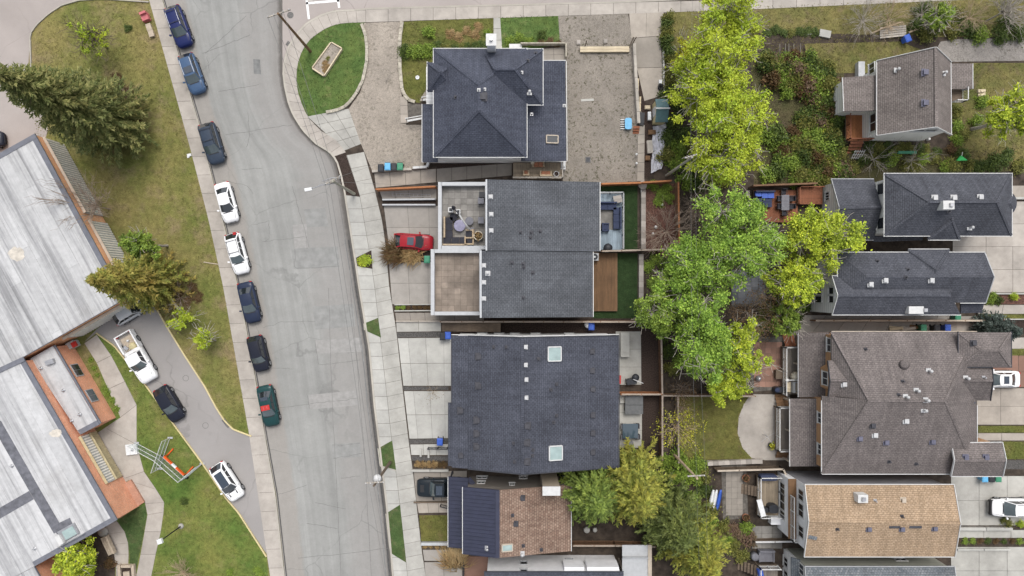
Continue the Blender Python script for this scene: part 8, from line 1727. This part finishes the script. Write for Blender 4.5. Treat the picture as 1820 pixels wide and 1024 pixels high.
for i, (x, y) in enumerate(((1590, 584), (1612, 584), (1626, 582))): c = G(x, y); tag(MB().beam((c.x - .7, c.y - .05, .3), (c.x + .7, c.y + .1, .45), .3, .3).beam((c.x - .6, c.y + .2, .15), (c.x + .6, c.y + .1, .2), .2, .1).build('timber_stack', ('lumber', 'timber', 'deck_brown')[i], org=c), ('left timber offcut in the gap above the brown duplex', 'middle timber offcut in the gap above the brown duplex', 'brown timber offcut beside the green bin')[i], 'timber')
c = G(700, 341); t = thing('ladder', 'thin metal ladder lying beside the black planter trench', 'ladder', G(730, 346)); a, b, a2, b2 = G(697, 343, .2), G(765, 346, .2), G(697, 348, .2), G(765, 350, .2); MB().tube(a, b, .025).tube(a2, b2, .025).build('side_rails', 'metal', t); [MB().tube(a.lerp(b, k / 9), a2.lerp(b2, k / 9), .018).build('rung', 'metal', t) for k in range(10)]
c = G(1082, 28); t = thing('storage_hatch', 'dark utility cover set in the gravel lot', 'utility cover', G(1045, 284)); c = G(1045, 284); MB().cbox(c.x, c.y, .1, .16, .6, .65).build('cover', 'iron', t); MB().cbox(c.x, c.y, .161, .175, .4, .45).build('inset', 'dark_trim', t)
for i, (x, y) in enumerate(((1130, 276), (1130, 292))): c = G(x, y); t = thing('path_light', ('upper white path light along the gravel lot edge', 'lower white path light along the gravel lot edge')[i], 'path light', c); MB().tube(c, c + Vector((0, 0, .5)), .03).build('stem', 'grey_trim', t); MB().lathe(c.x, c.y, [(.1, .55), (.14, .65), (.03, .72)], 10).build('lamp', 'white_plastic', t)
q = G(1044, 178); tag(MB().cbox(q.x, q.y, .1, .14, 1.4, .25, .05).build('gravel_spill', 'concrete_pale', org=q), 'pale broken slab on the gravel lot', 'slab'); q = G(742, 138); tag(MB().lathe(q.x, q.y, [(.2, .1), (.22, .16), (.1, .17), (.09, .12)], 12, False).build('drain_ring', 'white_plastic', org=q), 'small white ring on the lawn left of the slate house', 'ring')
for i, (x0, y0, x1, y1) in enumerate(((752, 178, 770, 173), (724, 215, 752, 210))):
    t = thing('stair_rail', ('upper white stair rail at the side entry of the slate house', 'lower white stair rail at the side entry of the slate house')[i], 'railing', G(x0, y0)); railing(t, [G(x0, y0), G(x1, y1)], .1, 'white_trim', 1.1); a, b = G(x0, y0, 1.2), G(x1, y1, 1.2); MB().beam(a, b, .2, .06).build('handrail', 'white_trim', t)
t = thing('handrail', 'thin black handrail beside the path of the lower duplex', 'railing', G(775, 794)); railing(t, [G(762, 795), G(796, 795)], .13, 'black_metal', .9, 1.2)
t = thing('handrail', 'thin black handrail by the metal porch roof', 'railing', G(790, 897)); railing(t, [G(784, 896), G(800, 900)], .13, 'black_metal', .9, 1.2)
for i, (x, y) in enumerate(((748, 804), (762, 806))): c = G(x, y); tag(MB().cbox(c.x, c.y, .13, .3, .2, .9).cbox(c.x, c.y, .301, .34, .14, .7).build('stepping_stone', 'concrete_pale', org=c), ('left pale stepping slab across the lower rock strip', 'right pale stepping slab across the lower rock strip')[i], 'step')

# ------------------------------------------------------------------ poles and wires
wood('pole_wood', (.16, .10, .055), along='z'); wood('pole_grey', (.30, .29, .235), along='z'); flat('insulator', (.5, .5, .5), .3, .05); flat('wire', (.16, .16, .155), .6, .05)
def upole(label, base, hgt, mat, cross=(), z=.1):
    b = G(*base, 0); t = thing('utility_pole', label, 'utility pole', b); MB().tube((b.x, b.y, 0), (b.x, b.y, hgt), .17, .11, 12).build('pole', mat, t); tops = []
    for zz, ln, ang in cross:
        d = Vector((math.cos(ang), math.sin(ang), 0)); c = Vector((b.x, b.y, zz)) + Vector((-d.y, d.x, 0)) * .16; MB().beam(c - d * ln / 2, c + d * ln / 2, .11, .12).build('crossarm', 'bark_pale', t)
        for k in (-.45, -.2, .2, .45): q = c + d * ln * k; MB().lathe(q.x, q.y, [(.05, zz + .06), (.07, zz + .12), (.04, zz + .2)], 8).build('insulator', 'insulator', t); tops.append(q + Vector((0, 0, .2)))
    return t, b, tops
u1, b1, tp1 = upole('brown wooden utility pole on the corner lawn', (552, 92), 10.6, 'pole_wood', ((10.2, 2.4, math.radians(19)),))
u2, b2, tp2 = upole('wooden utility pole in the boulevard mulch bed', (630, 345), 9.3, 'pole_grey', ((8.9, 1.8, math.radians(28)), (8.3, 1.2, math.radians(28))))
q = Vector((b2.x, b2.y, 8.0)); e = P(548, 337, 8.6); MB().path([q, q.lerp(e, .5) + Vector((0, 0, .5)), e], .05, 8).build('lamp_arm', 'metal', u2); MB().beam(e + Vector((-.35, -.05, 0)), e + Vector((.35, .08, .02)), .3, .16).build('lamp_head', 'white_plastic', u2)
m = MB(); m.path([q + Vector((0, 0, -.3)), P(592, 322, 8.6), P(566, 330, 8.4)], .03); m.path([P(573, 322, 8.5), P(590, 316, 8.6), P(606, 316, 8.7)], .05); m.build('lamp_bracket', 'metal', u2)
t3, b3, _ = upole('dark slim pole with round lamp at the lower boulevard', (694, 821), 9.2, 'timber_dark', ((8.6, 1.9, math.radians(4)),)); c = P(671, 850, 8.0); MB().lathe(c.x, c.y, [(.1, 7.7), (.36, 7.9), (.42, 8.1), (.3, 8.3), (.05, 8.36)], 18).build('transformer', 'insulator', t3)
u4, b4, tp4 = upole('pale leaning utility pole rising from the shrubs below the poplars', (1184, 313), 11.0, 'pole_grey', ((10.6, 1.2, .3),)); u5, b5, tp5 = upole('pale utility pole among the shrubs right of the spruce pair', (1196, 806), 10.0, 'twig_tan', ((9.6, 1.7, .05),))
def wire(label, a, b, sag=.5, r=.014, group='overhead wires', n=14):
    pts = [a.lerp(b, i / n) - Vector((0, 0, sag * 4 * (i / n) * (1 - i / n))) for i in range(n + 1)]; tag(MB().path(pts, r, 4).build('overhead_wire', 'wire', org=pts[0], uv=False), label, 'wire', group)
end = P(705, 1160, 9)
for i in range(3): wire('overhead wire running along the street kerb between the boulevard poles', tp1[i], tp2[i], .4, .018, 'kerb side wires'); wire('overhead wire from the mulch bed pole down the street', tp2[i], Vector((b3.x - .6 + .5 * i, b3.y, 8.7)), .6, .017, 'wires down the street'); wire('overhead wire leaving the lower boulevard pole downward', Vector((b3.x - .6 + .5 * i, b3.y, 8.7)), P(712 + 6 * i, 1200, 8.7), .4, .012, 'wires off the lower pole')
wire('overhead wire from the corner pole off the top of the picture', tp1[2], P(470, -120, 10), .3, .013)
for i in range(2): wire('overhead wire between the two garden poles', Vector((b4.x, b4.y, 10.6 - .5 * i)) + Vector((.5 * i, 0, 0)), Vector((b5.x + .9 * i, b5.y, 9.8)), .7, .01, 'garden wires'); wire('overhead wire from the leaning pole up through the poplars', Vector((b4.x + .5 * i, b4.y, 10.6)), P(1236 + 14 * i, -120, 10.5), .7, .01, 'wires through the poplars'); wire('overhead wire from the lower garden pole off the bottom', Vector((b5.x + .9 * i, b5.y, 9.8)), P(1252 + 14 * i, 1180, 9.5), .4, .01, 'wires off the garden pole')
wire('service wire from the mulch bed pole to the terrace house', tp2[1], P(780, 330, 4.2), .3, .011); wire('service wire from the mulch bed pole toward the slate house', tp2[2], P(752, 260, 3.4), .3, .011)
